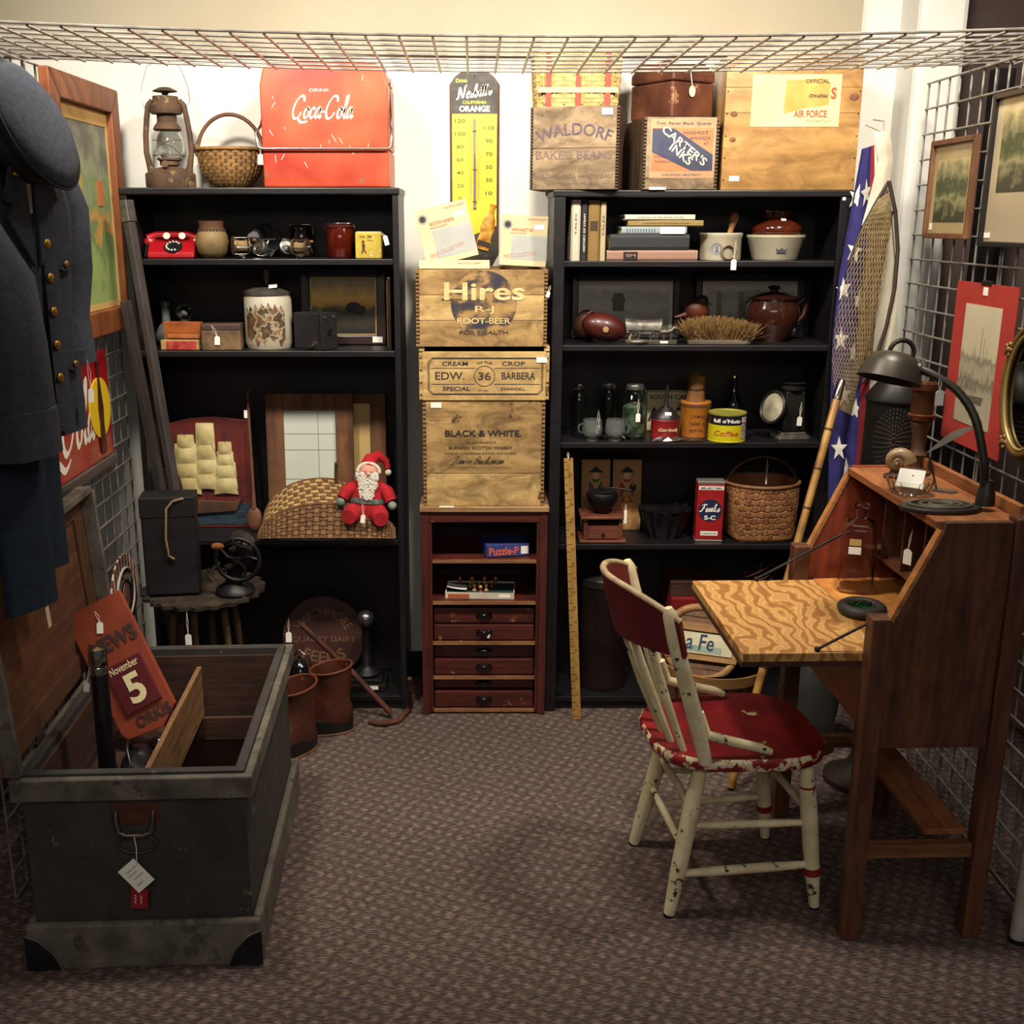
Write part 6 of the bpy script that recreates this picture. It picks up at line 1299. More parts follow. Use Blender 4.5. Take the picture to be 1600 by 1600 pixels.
mb = MB(); mb.tube([(-.01, -.106, hh * .62), (-.02, -.105, hh * .9), (-.012, -.104, hh * 1.0)], .0012, 5); obj('string', mb, STRING, tg_)
# big plywood box
x0, x1 = at(1131, 200, 3.66).x, at(1341, 200, 3.66).x; w_ = x1 - x0; hh = at(1240, 93, 3.66).z - RT
t = thing('plywood_shipping_box', 'large amber plywood shipping box with a paper shipping label', 'box', ((x0 + x1) / 2, 3.655, RT), -1)
PLB = M('amber_plywood', '906a36', 'b88e52', scale=2.5, stretch=(1, 6, 6), rough=.42, coat=.2, bump=.08, chips=('7a4a22', .66, 5), grime=.4)
for k, (a, b_) in enumerate(((0, .595), (.597, .79), (.792, 1.0))):
    mb = MB(); mb.b(-w_ / 2, w_ / 2, 0 - (.0006 if k == 1 else 0), .012, hh * a, hh * b_); obj('front_board', mb, PLB, t, bevel=.001)
for s in (-1, 1):
    mb = MB(); mb.b(s * w_ / 2, s * (w_ / 2 - .012), .0125, .27, 0, hh); obj('end_board', mb, PLB, t, bevel=.001)
    mb = MB()
    for k in range(6): mb.ball((s * (w_ / 2 - .007), -.001, hh * (.08 + .17 * k)), .0025, 8)
    obj('nail_heads', mb, RUST, t, kind='stuff')
mb = MB(); mb.b(-w_ / 2 + .0125, w_ / 2 - .0125, .2575, .27, 0, hh); obj('back_board', mb, PLB, t); mb = MB(); mb.b(-w_ / 2, w_ / 2, 0, .27, hh + .0005, hh + .012); obj('lid_board', mb, PLB, t)
hx = lambda px: at(px, 200, 3.655).x - t.location.x; hz = lambda py: at(1240, py, 3.655).z - RT
for (px_, py_, rr) in ((1146, 178, .009), (1330, 152, .012), (1146, 218, .008)):
    mb = MB(); mb.lathe([(0, 0), (rr, 0), (rr * .6, .0006), (0, .0008)], 16, (hx(px_), -.0008, hz(py_)), sx=1.3, rot=(90, 0, 0)); obj('knot', mb, M('wood_knot', '4e2c16', '74451f', scale=60, rough=.6), t)
mb = MB(); mb.b(hx(1172), hx(1309), -.0014, -.0007, hz(198), hz(116)); lb = obj('shipping_label', mb, M('aged_label', 'd9c890', 'cdb878', scale=7, rough=.75), t)
mb = MB(); mb.prism([(hx(1222), hz(178)), (hx(1258), hz(168)), (hx(1292), hz(164)), (hx(1292), hz(130)), (hx(1280), hz(122)), (hx(1224), hz(126))], -.002, -.0015); pt = obj('torn_patch', mb, M('torn_label', 'c99a52', 'b5843e', scale=14, rough=.8), lb)
text(lb, 'OFFICIAL', hx(1272), -.0026, hz(127), .012, .075, INK, bold=.01); text(lb, 'PREPAID', hx(1274), -.0026, hz(150), .010, .058, INK, bold=.02, flip=True)
text(lb, 'S', hx(1298), -.0018, hz(146), .036, .018, M('label_red_ink', 'b5452a', rough=.7), bold=.04); text(lb, 'AIR FORCE', hx(1264), -.0018, hz(178), .022, .105, M('label_red_ink'), bold=.03)
mb = MB(); mb.tube([(hx(1258) + .009 * i, -.0018, hz(189) + .004 * math.sin(i * 2.4)) for i in range(10)], .0007, 4); obj('signature', mb, INK, lb)
sticker(t, hx(1152), -.0012, hz(279), .032, .016)

# ---- right shelf 1: books, crock, bean pot
BKC = ['cfc6b0', '1c1a1c', '8a6a34', 'b8a988']
def book(lab, loc, w_, d_, h_, cloth, rot, stand, spine=None, grp='books on the top shelf of the bookcase with crates'):
    """stand: upright with spine to front; otherwise lying, spine to front. w along x, d along y, h along z"""
    t = thing('book', lab, 'book', loc, rot=rot); th = .003
    cm = M('cloth_' + cloth, cloth, rough=.7, bump=.15, bscale=200, c2=cloth, scale=20)
    if stand:
        for s in (-1, 1):
            mb = MB(); mb.b(s * w_ / 2, s * (w_ / 2 - th), 0, d_, 0, h_); obj('cover_board', mb, cm, t, bevel=.0008)
        mb = MB(); mb.prism([(-w_ / 2, 0), (-w_ * .3, -.004), (w_ * .3, -.004), (w_ / 2, 0), (w_ / 2 - th, .003), (-w_ / 2 + th, .003)], 0, h_, 'z'); obj('spine', mb, cm, t)
        mb = MB(); mb.b(-w_ / 2 + th, w_ / 2 - th, .004, d_ - .004, .003, h_ - .004)
    else:
        for a in (0, h_ - th):
            mb = MB(); mb.b(-w_ / 2, w_ / 2, 0, d_, a, a + th); obj('cover_board', mb, cm, t, bevel=.0008)
        mb = MB(); mb.prism([(0, 0), (-.004, h_ * .2), (-.004, h_ * .8), (0, h_), (.003, h_ - th), (.003, th)], -w_ / 2, w_ / 2, 'x'); obj('spine', mb, cm, t)
        mb = MB(); mb.b(-w_ / 2 + .004, w_ / 2 - .004, .004, d_ - .004, th, h_ - th)
    obj('page_block', mb, M('page_edges', 'b9ab8a', 'a8997a', scale=120, rough=.85), t); return t
for (a, b_, pT, cl, lab) in ((892, 907, 312, 'b9b09a', 'tall upright cream book at the end of the row'), (908, 918, 310, '1a191c', 'thin upright black book with pale spine lettering'), (919, 937, 313, '7a5f30', 'upright ochre book with a worn spine'), (938, 947, 316, 'a89a78', 'slim upright tan book beside the stacked books')):
    x0, x1 = at(a, 360, 3.675).x, at(b_, 360, 3.675).x; h_ = at((a + b_) / 2, pT, 3.675).z - R1
    t = book(lab, ((x0 + x1) / 2, 3.678, R1), x1 - x0 - .001, .17, h_, cl, (0, 0, 0), True)
    if cl == '1a191c': text(t, 'HISTORY OF STEAM', 0, -.0046, h_ * .45, .006, h_ * .6, PAPER, roll=90)
    elif cl == '7a5f30':
        mb = MB(); mb.b(-.012, .012, -.0050, -.0042, h_ * .50, h_ * .66); obj('spine_label', mb, M('dark_label', '3b2a18', rough=.7), t)
    else: text(t, 'TALES', 0, -.0046, h_ * .6, .006, h_ * .35, M('dark_ink'), roll=90)
zz = R1
for (a, b_, pt, cl, lab) in ((949, 1092, 391, '94715f', 'thick faded pink book at the bottom of the stack'), (954, 1078, 366, '232427', 'black worn book lying in the stack'), (971, 1073, 354, '8f999c', 'pale blue-grey book lying in the stack'), (981, 1098, 344, '8a7444', 'thin ochre book near the top of the stack'), (976, 1085, 335, 'c9c2ae', 'thin white book on top of the stack')):
    x0, x1 = at(a, 370, 3.675).x, at(b_, 370, 3.675).x; zt = at(1020, pt, 3.675).z; h_ = zt - zz
    t = book(lab, ((x0 + x1) / 2, 3.682, zz), x1 - x0, .17, h_ - .0006, cl, (0, 0, {'8a7444': -2, '232427': 1}.get(cl, 0)), False)
    if cl == '94715f':
        mb = MB(); mb.b(-.095, -.048, -.0049, -.0042, h_ * .12, h_ * .85); sl_ = obj('spine_label', mb, M('black_label', '1c1518', rough=.7), t); text(sl_, 'EM', -.07, -.0052, h_ * .5, .009, .03, M('cloth_94715f'), bold=.02)
    elif cl == '8f999c':
        mb = MB(); mb.b(.02, .10, -.0049, -.0042, 0.001, h_ - .001); obj('white_jacket', mb, PAPER, t); mb = MB()
        for k in range(11): mb.b(-.09 + k * .009, -.087 + k * .009, -.0049, -.0042, h_ * .25, h_ * .7)
        obj('spine_print', mb, M('spine_ink', '4a5a6a', rough=.7), t)
    elif cl in ('8a7444', 'c9c2ae'): text(t, 'A HISTORY OF THE UNITED STATES', 0, -.0046, h_ * .5, .004, .15, INK)
    zz = zt
STW = M('ivory_stoneware', 'b8b29c', 'a9a28a', scale=10, rough=.35, coat=.3)
x, w_, h = slot(1100, 1167, 364, 3.69, R1); r = w_ / 2; t = thing('butter_crock', 'ivory stoneware crock with a blue mark and a paper tag', 'crock', (x, 3.765, R1))
mb = MB(); mb.lathe([(0, 0), (r * .94, 0), (r * .97, .006), (r * .97, h * .8), (r, h * .83), (r * 1.02, h * .96), (r * .98, h), (r * .88, h), (r * .88, .012), (0, .012)], 40); obj('body', mb, STW, t, smooth=40)
mb = MB()
for rr in (.018, .013):
    mb.tube([(-.026 + rr * math.cos(a) * 1, -math.sqrt(max(0, (r * .972) ** 2 - (-.026 + rr * math.cos(a)) ** 2)) - .0004, h * .42 + rr * math.sin(a)) for a in [2 * math.pi * k / 24 for k in range(24)]], .0009, 4, closed=True)
obj('blue_mark', mb, M('cobalt', '4a5a8a', rough=.4), t)
text(t, '2', -.026, -r * .93, h * .42, .015, .011, M('cobalt'), bold=.02)
mb = MB(); mb.tube([(.012 + .022 * math.cos(a), -r * .99 - .003, h * .30 + .022 * math.sin(a)) for a in [2 * math.pi * k / 24 for k in range(24)]], .004, 6, closed=True); obj('jute_ring', mb, M('pale_rope'), t, smooth=60)
price_tag(t, .022, -.112, h * .06, .034, .018, .06, .004, 0)
t = thing('wooden_pestle', 'pale turned wooden handle standing in the ivory crock', 'pestle', (x + .012, 3.765, R1 + .0145), rot=(0, 13, 0))
mb = MB(); mb.lathe([(0, .0), (.008, 0), (.009, .09), (.011, .10), (.015, .118), (.015, .13), (.009, .142), (0, .145)], 18); obj('handle', mb, wood('pestle_wood', '9a6a3c', 'b5844e', 'z'), t, smooth=50)
x, w_, h = slot(1177, 1269, 367, 3.69, R1); r = w_ / 2; t = thing('stoneware_bowl', 'white stoneware mixing bowl with a small crown mark', 'bowl', (x, 3.785, R1)); BH = h
mb = MB(); mb.lathe([(0, 0), (r * .74, 0), (r * .78, .005), (r * .97, h * .86), (r, h * .9), (r, h), (r * .93, h), (r * .90, h * .86), (r * .72, .012), (0, .012)], 44); obj('bowl', mb, STW, t, smooth=40)
mb = MB(); yy = -r * .865; mb.prism([(-.014, h * .30), (.014, h * .30), (.018, h * .48), (.008, h * .40), (0, h * .54), (-.008, h * .40), (-.018, h * .48)], yy - .0012, yy + .006); obj('crown_mark', mb, M('mark_ink', '3b3a44', rough=.6), t)
t = thing('brown_bean_pot', 'glossy brown stoneware jar standing inside the white bowl', 'jar', (x, 3.785, R1 + .0135)); hh = at(1225, 329, 3.76).z - R1 - .0135
BG = M('brown_glaze', '3c150c', '58230f', scale=6, rough=.12, coat=.7)
mb = MB(); mb.lathe([(0, 0), (r * .6, 0), (r * .68, h * .5), (r * .86, h * .98), (r * .86, h * 1.15), (r * .62, hh * .78), (r * .50, hh * .84), (r * .50, hh * .94), (r * .54, hh), (r * .44, hh), (r * .42, hh * .84), (0, hh * .8)], 40); obj('jar', mb, BG, t, smooth=50); sticker(t, .005, -r * .66, hh * .80, .016, .009, 0, -40)
mb = MB(); mb.lathe([(r * .545, hh - .003), (r * .56, hh), (r * .54, hh + .004), (r * .5, hh + .003)], 36); obj('dark_rim', mb, M('dark_glaze', '1c1614', rough=.12, coat=.7), t, smooth=50)
sticker(bpy.data.objects['bookcase.001'], RX1 - (RX0 + RX1) / 2 - .027, -.0146, at(1308, 309, FY).z, .010, .016)
# ---- right shelf 2
PR = M('print_grey', '7d7a6c', stops=[(.0, '7d7c70'), (.3, '96948a'), (.5, 'b5b2a2'), (.7, 'a09e90'), (.9, 'c4c0ac')], c2='ffffff', kind='paint', scale=6, dist=.8, detail=6, rough=.3, coat=.6)
BF = M('black_frame', '141214', '1f1c1c', scale=10, rough=.35)
for k, (a, b_, pT, Y, lab) in enumerate(((893, 1062, 428, 3.895, 'black framed print with a printed basket, behind the wooden floats'), (1086, 1256, 428, 3.905, 'black framed print standing behind the brown bean pot'))):
    x0, x1 = at(a, 480, Y).x, at(b_, 480, Y).x; w_ = x1 - x0; h = at(1000, pT, Y).z - R2
    t = thing('framed_print', lab, 'picture', ((x0 + x1) / 2, Y, R2), rot=(-5, 0, 0)); frame_parts(t, w_, h, .024, .016, BF)
    mb = MB(); mb.b(-w_ / 2 + .0245, w_ / 2 - .0245, -.005, 0, .0245, h - .0245); obj('glazed_print', mb, PR, t)
    mb = MB()
    for s in (-1, 1): mb.b(s * (w_ / 2 - .025), s * (w_ / 2 - .036), -.0062, -.0052, .025, h - .025)
    mb.b(-w_ / 2 + .036, w_ / 2 - .036, -.0062, -.0052, h - .04, h - .025); obj('mat_border', mb, M('mat_board', 'c9c4ae', rough=.6), t)
    if k == 0:
        mb = MB(); mb.b(-.045, -.005, -.0068, -.0056, h * .42, h * .56); mb.prism([(-.05, h * .56), (0, h * .56), (-.01, h * .7), (-.04, h * .7)], -.0068, -.0056); obj('printed_basket', mb, M('print_brown', '6a4a3a', '55564a', scale=50, rough=.5), t)
    else:
        mb = MB()
        for q in range(4): mb.b(-w_ * .3 + q * w_ * .2, -w_ * .3 + q * w_ * .2 + .018, -.0066, -.0054, h * .25, h * .72)
        obj('printed_columns', mb, M('print_pale', '8c8a7c', '6f6e62', scale=30, rough=.5), t)
OX = M('oxblood_wood', '4e1a14', '3a120f', scale=8, rough=.4, bump=.15, coat=.2)
c = at(945, 512, 3.72); t = thing('wooden_float', 'dark red oval wooden float with a pale round plug', 'float', (c.x, 3.74, R2), rot=(0, 0, 0))
mb = MB(); mb.ball((0, 0, .053), (.078, .05, .047), 26, rot=(0, 14, 0)); o_ = obj('float_body', mb, OX, t, smooth=70)
mb = MB(); mb.lathe([(0, 0), (.010, 0), (.010, .003), (0, .004)], 16, (.0, -.0492, .05), rot=(90, 0, 0)); obj('plug', mb, M('plug_tan', 'a08058', rough=.7), t)
c = at(908, 503, 3.80); t = thing('wooden_float', 'striped brown wooden float behind the dark red one', 'float', (c.x + .022, 3.845, R2))
mb = MB(); mb.ball((0, 0, .0525), (.045, .04, .052), 24, rot=(0, 20, 0)); obj('float_body', mb, M('striped_brown', '5a3a20', stops=[(.4, '3a2012'), (.5, '7d5a30'), (.6, '4a2a18')], c2='ffffff', kind='wave', scale=14, dist=1, detail=1, rough=.5, stretch=(0, 0, 1)), t, smooth=70)
mb = MB(); mb.cyl((-.0, -.03, .09), (.02, -.03, .102), .006, n=10); obj('peg', mb, OX, t, smooth=50)
# covered wagon
PEW = M('pewter', '7a756c', '47443e', scale=30, rough=.42, metal=.55, bump=.2)
x, w_, h = slot(976, 1070, 492, 3.70, R2); t = thing('covered_wagon_figurine', 'pewter covered wagon figurine with horses on a base', 'figurine', (x - .010, 3.725, R2), -8); t.scale = (.92,) * 3
mb = MB(); mb.prism([(-.09, -.028), (.07, -.03), (.098, -.018), (.092, .025), (-.085, .03)], 0, .014, 'z'); bs_ = obj('base', mb, M('pewter_base', '6b655c', '4a4540', scale=25, rough=.5, metal=.5), t, bevel=.002); sticker(bs_, .05, -.031, .008, .028, .008)
mb = MB(); mb.prism([(-.075, .035), (.03, .035), (.036, .05), (-.08, .05)], -.018, .018); obj('wagon_bed', mb, PEW, t, bevel=.001)
def cov(u, v):
    a = math.pi * v; fl = 1 + .22 * (2 * u - 1) ** 2; return Vector((-.088 + .125 * u + .006 * (2 * u - 1) * math.sin(a), -.022 * math.cos(a) * fl, .05 + .034 * math.sin(a) * fl))
mb = MB(); mb.sheet(cov, 12, 14, .002); obj('canvas_cover', mb, PEW, t, smooth=60)
for (xx, rr) in ((-.055, .017), (.012, .0145)):
    for s in (-1, 1):
        mb = MB(); zc = .014 + rr; mb.tube([(xx + rr * math.cos(a), s * .021, zc + rr * math.sin(a)) for a in [2 * math.pi * k / 20 for k in range(20)]], .0018, 5, closed=True)
        for k in range(4): a = math.pi * k / 4; mb.cyl((xx - rr * math.cos(a), s * .021, zc - rr * math.sin(a)), (xx + rr * math.cos(a), s * .021, zc + rr * math.sin(a)), .001, n=4)
        obj('wheel', mb, PEW, t)
for s in (-1, 1):
    mb = MB(); mb.tube([(.042, s * .011, .044), (.062, s * .011, .044), (.076, s * .011, .048), (.086, s * .011, .06), (.097, s * .011, .055)], [.008, .009, .008, .006, .003], 8)
    for lx_ in (.046, .05, .072, .076): mb.tube([(lx_, s * .011, .042), (lx_ + .003, s * .011, .028), (lx_, s * .011, .014)], [.004, .003, .0025], 6)
    obj('horse', mb, PEW, t, smooth=60)
c = at(1000, 534, 3.67); t = thing('iron_spoke_shave', 'small dark oval metal scoop lying before the wagon', 'scoop', (c.x, 3.675, R2), 8)
mb = MB(); mb.ball((0, 0, .010), (.034, .012, .0095), 18); obj('bowl', mb, PEW, t, smooth=70); mb = MB(); mb.tube([(-.03, 0, .012), (-.036, .004, .02), (-.03, .01, .03), (-.025, .012, .032)], .0035, 8); obj('loop', mb, M('pale_rope'), t, smooth=60)
# bird decoy
c = at(1085, 485, 3.82); t = thing('bird_decoy', 'carved brown shorebird decoy perched behind the straw brush', 'decoy', (c.x + .01, 3.83, R2))
zc = c.z - R2; mb = MB(); mb.ball((.0, 0, zc - .0), (.046, .032, .038), 20, rot=(0, 20, 0)); mb.tube([(-.02, 0, zc - .01), (-.045, 0, zc - .017), (-.075, 0, zc - .024)], [.02, .010, .003], 10); obj('body', mb, M('decoy_brown', '5a2c18', '3b1d12', scale=10, rough=.4), t, smooth=70)
mb = MB(); mb.ball((.016, -.002, zc + .030), .023, 14); hd = obj('head', mb, M('decoy_dark', '3b2a20', rough=.45), t, smooth=70); mb = MB(); mb.cyl((.026, -.002, zc + .024), (.055, -.004, zc + .020), .004, .001, 8); obj('beak', mb, INK, hd)
mb = MB(); mb.cyl((0, 0, .008), (0, 0, zc - .02), .0035, n=8); mb.lathe([(0, 0), (.028, 0), (.026, .008), (0, .009)], 20); obj('stand', mb, M('dark_edge'), t, smooth=40)
# straw brush / bristle block
x, w_, h = slot(1064, 1198, 494, 3.68, R2); t = thing('straw_scrub_brush', 'large scrub brush with bushy straw bristles upwards', 'brush', (x - .004, 3.716, R2), -2); w_ *= .82
mb = MB(); pl = [(-w_ * .47, -.035), (w_ * .36, -.035), (w_ * .47, -.012), (w_ * .47, .02), (w_ * .38, .04), (-w_ * .45, .04)]; mb.prism(pl, 0, .016, 'z'); obj('block', mb, wood('grey_block', '54493e', '73665a', 'x'), t, bevel=.003)
mb = MB(); random.seed(5)
for i in range(2300):
    u = random.uniform(-.47, .45); vv = random.uniform(-.036, .04); hh = (h - .018) * (1 - .45 * max(0, u) ** 1.2 * 1.3) * random.uniform(.35, 1.0) * (1 - .25 * (abs(u) * 2) ** 4)
    a = Vector((u * w_, vv, .0162)); d = Vector((random.gauss(u * .03, .016), random.gauss(vv * .3, .012), hh)); s_ = Vector((random.uniform(-1, 1), random.uniform(-1, 1), 0)).normalized() * .0016
    mb.add([a - s_, a + s_, a + d + s_ * .7, a + d - s_ * .7], [(0, 1, 2, 3)])
obj('bristles', mb, M('straw_bristle', '8a6a3a', '6b4e2a', scale=40, rough=.8), t, kind='stuff')
# brown casserole
x, w_, h = slot(1176, 1262, 468, 3.70, R2); r = w_ / 2; t = thing('brown_bean_pot', 'dark brown glazed bean pot with a lid and looped handle', 'pot', (x + .004, 3.808, R2))
mb = MB(); mb.lathe([(0, 0), (r * .52, 0), (r * .54, .006), (r * .86, h * .32), (r, h * .6), (r * .97, h * .78), (r * .84, h * .93), (r * .84, h * .97), (r * .78, h * .97), (0, h * .9)], 40); obj('body', mb, M('dark_brown_glaze', '2b1410', '3c1d14', scale=6, rough=.13, coat=.6), t, smooth=50)
mb = MB(); mb.lathe([(r * .92, h * .975), (r * .93, h * 1.0), (r * .6, h * 1.07), (.018, h * 1.12), (.012, h * 1.14), (.012, h * 1.17), (.022, h * 1.21), (.018, h * 1.26), (0, h * 1.28)], 40); obj('lid', mb, M('dark_brown_glaze'), t, smooth=50)
mb = MB(); mb.tube([(r * .86, 0, h * .82), (r * 1.12, 0, h * .97), (r * 1.24, 0, h * .86), (r * 1.16, 0, h * .6), (r * .92, 0, h * .42)], [.011, .010, .0095, .010, .011], 12); obj('handle', mb, M('dark_brown_glaze'), t, smooth=60)

# ---- right shelf 3
JG = M('jar_glass', 'cfe0d8', rough=.05, glass=1)
def mason(lab, a, b_, pT, Y, mt, fill=None, tagx=None):
    x, w_, h = slot(a, b_, pT, Y - .03, R3); r = w_ / 2; t = thing('mason_jar', lab, 'jar', (x, Y, R3))
    mb = MB(); mb.lathe([(0, .002), (r * .88, 0), (r, .008), (r, h * .66), (r * .9, h * .76), (r * .66, h * .82), (r * .64, h * .90), (r * .58, h * .90), (r * .58, h * .82), (r * .84, h * .75), (r * .93, h * .65), (r * .93, .010), (0, .010)], 32); obj('glass_body', mb, mt, t, smooth=45)
    mb = MB(); mb.lathe([(0, h), (r * .64, h * .995), (r * .70, h * .97), (r * .70, h * .905), (r * .66, h * .902)], 28); obj('lid', mb, M('zinc_lid', '6b6e6a', '4e504c', scale=20, rough=.35, metal=.7) if fill else mt, t, smooth=45)
    mb = MB(); mb.tube([(-r * .7, 0, h * .80), (-r * .78, -r * .3, h * .92), (0, -r * .5, h * 1.005), (r * .78, -r * .3, h * .92), (r * .7, 0, h * .80)], .0014, 6); obj('bail_wire', mb, CHROME, t, smooth=60)
    if fill:
        mb = MB(); mb.lathe([(0, .0105), (r * .91, .0105), (r * .91, h * .58), (r * .6, h * .64), (0, h * .62)], 28); obj('contents', mb, fill, t, smooth=50)
    if tagx is not None: price_tag(t, tagx, -r - .004, h * .5, .03, .016, .05, 0, 0)
    return t
mason('tall dark mason jar at the end of the shelf', 894, 918, 602, 3.78, M('dark_teal_glass', 'c4d2cc', rough=.03, glass=1)); mason('dark mason jar in the middle of the three jars', 939, 966, 600, 3.83, M('dark_teal_glass'))
mason('greenish mason jar filled with pale buttons', 974, 1014, 602, 3.75, JG, M('pale_buttons', '8c9478', '3e4436', scale=45, rough=.6, kind='voronoi'), .006)
for k, (a, b_) in enumerate(((910, 943), (946, 979))):
    x, w_, h = slot(a, b_, 657, 3.675, R3 ); r = w_ / 2; t = thing('glass_punch_cup', ['clear glass cup with a string tag, in front of the dark jars', 'clear glass cup beside the cup with the string tag'][k], 'cup', (x, 3.70, R3))
    mb = MB(); mb.lathe([(0, 0), (r * .55, 0), (r * .55, .004), (r * .45, .009), (r * .82, .018), (r, h * .5), (r * .86, h), (r * .80, h), (r * .93, h * .5), (r * .75, .021), (0, .013)], 30); obj('bowl', mb, M('cup_glass', 'd9dedb', rough=.03, glass=.93), t, smooth=50)
    mb = MB(); s = -1 if k == 0 else 1; mb.tube([(s * r * .9, 0, h * .8), (s * r * 1.25, 0, h * .72), (s * r * 1.3, 0, h * .45), (s * r * .98, 0, h * .35)], .0035, 8); obj('handle', mb, M('cup_glass'), t, smooth=60)
    if k == 0: price_tag(t, r * .5, -r * .7, h * .8, .03, .012, .05, -.01, 10)
# licence plate
x0, x1 = at(1010, 640, 3.86).x, at(1082, 640, 3.86).x; h = at(1040, 611, 3.86).z - R3; w_ = x1 - x0
t = thing('licence_plate', 'aged cream licence plate standing behind the red oil can', 'licence plate', ((x0 + x1) / 2, 3.87, R3), rot=(-4, 0, 0))
mb = MB(); mb.b(-w_ / 2, w_ / 2, -.0015, 0, 0, h); obj('plate', mb, M('plate_cream', 'cfc6a0', 'b0a680', scale=8, rough=.55, chips=('5a4a34', .68, 18)), t, bevel=.0005)
mb = MB(); mb.tube([(-w_ / 2 + .004, -.002, .004), (w_ / 2 - .004, -.002, .004), (w_ / 2 - .004, -.002, h - .004), (-w_ / 2 + .004, -.002, h - .004)], .0022, 6, closed=True); obj('embossed_rim', mb, M('plate_rim', '6b6248', rough=.5), t)
text(t, 'SOUTH CAR', 0, -.0017, h * .84, .016, w_ * .84, INK, bold=.02); text(t, 'A-12', -.01, -.0017, h * .42, .050, w_ * .8, INK, bold=.02)
# red oil can with spout
x, w_, h = slot(1022, 1067, 646, 3.70, R3); r = w_ / 2; t = thing('oil_can', 'red and black oil can with a tapered spout', 'oil can', (x, 3.765, R3)); RC = M('oilcan_red', '8a1a1e', '741318', scale=14, rough=.45, chips=('3a1412', .66, 20))
mb = MB(); mb.lathe([(0, 0), (r, 0), (r * 1.02, .003), (r, .006), (r, h * .66), (r * 1.02, h * .68), (r, h * .7), (0, h * .7)], 32); obj('can', mb, RC, t, smooth=40)
mb = MB(); mb.lathe([(r * .99, h * .705), (r * .9, h * .86), (r * .5, h * 1.05), (r * .42, h * 1.1), (0, h * 1.1)], 32); obj('shoulder', mb, M('can_black', '1b1718', rough=.4), t, smooth=40)
mb = MB(); zt = at(1045, 602, 3.74).z - R3; mb.tube([(0, 0, h * 1.1), (0, 0, h * 1.2), (.001, 0, zt * .8), (.003, 0, zt)], [.012, .009, .006, .003], 12); obj('spout', mb, M('can_black'), t, smooth=60)
text(t, 'Gardoil', 0, -r - .0012, h * .36, .012, r * 1.3, M('can_cream', 'cbb28a', rough=.6), bold=.02); sticker(t, 0.002, -r * .75, h * .93, .022, .013, 0, -45)
# orange tin with a wooden cup on top
x, w_, h = slot(1070, 1117, 632, 3.72, R3); r = w_ / 2; t = thing('orange_tin', 'round orange mustard tin with dark lettering', 'tin', (x, 3.80, R3)); OT = M('tin_orange', 'a86a1c', '96591a', scale=10, rough=.5, chips=('5a3414', .68, 20))
mb = MB(); mb.lathe([(0, 0), (r, 0), (r, h * .82), (r * 1.03, h * .84), (r * 1.03, h * .96), (r, h), (0, h)], 32); obj('can', mb, OT, t, smooth=40)
for (s_, zz, hh_) in (('COLMANS', .62, .009), ('No 8', .42, .012), ('MUSTARD', .22, .008)): text(t, s_, 0, -r - .0012, h * zz, hh_, r * 1.1, M('tin_ink', '4a2512', rough=.6), bold=.01)
mb = MB(); mb.lathe([(r * 1.035, h * .85), (r * 1.04, h * .86), (r * 1.04, h * .95), (r * 1.035, h * .96)], 32); obj('lid_band', mb, M('tin_dark', '5a3418', rough=.5), t, smooth=40)
zt = at(1094, 590, 3.74).z - R3 - h; t = thing('wooden_cup', 'brown wooden dice cup standing on the orange tin', 'cup', (x - .002, 3.80, R3 + h + .0005)); rr = r * .60
mb = MB(); mb.lathe([(0, 0), (rr * 1.1, 0), (rr, zt * .2), (rr * .98, zt * .8), (rr * 1.06, zt), (rr * .9, zt), (rr * .85, .01), (0, .01)], 28); obj('cup', mb, wood('cup_wood', '6b4622', '86602f', 'z'), t, smooth=45)
mb = MB(); mb.lathe([(rr * 1.0, zt * .42), (rr * 1.03, zt * .45), (rr * 1.03, zt * .5), (rr, zt * .53)], 28); obj('turned_band', mb, M('dark_edge'), t, smooth=45)
# crumpled foil
c = at(1058, 684, 3.68); t = thing('crumpled_foil', 'crumpled silver foil lying at the shelf front', 'foil', (c.x, 3.683, R3), 1); random.seed(11)
hf = [[random.uniform(.0, .016) * (1 - abs(i - 4) / 6) for j in range(5)] for i in range(11)]
mb = MB(); mb.sheet(lambda u, v: Vector(((u - .5) * .17 + .004 * math.sin(9 * v), (v - .5) * .036 * (1 - .5 * abs(u - .5)), .003 + hf[int(u * 10)][int(v * 4)])), 10, 4, .001); obj('foil_sheet', mb, M('foil', 'a8a39c', '6b655e', scale=20, rough=.25, metal=.9), t)
mb = MB(); mb.tube([(-.085, -.012, .002), (-.075, -.010, .012), (-.055, -.008, .016)], .0022, 6); obj('twist_end', mb, M('foil'), t)
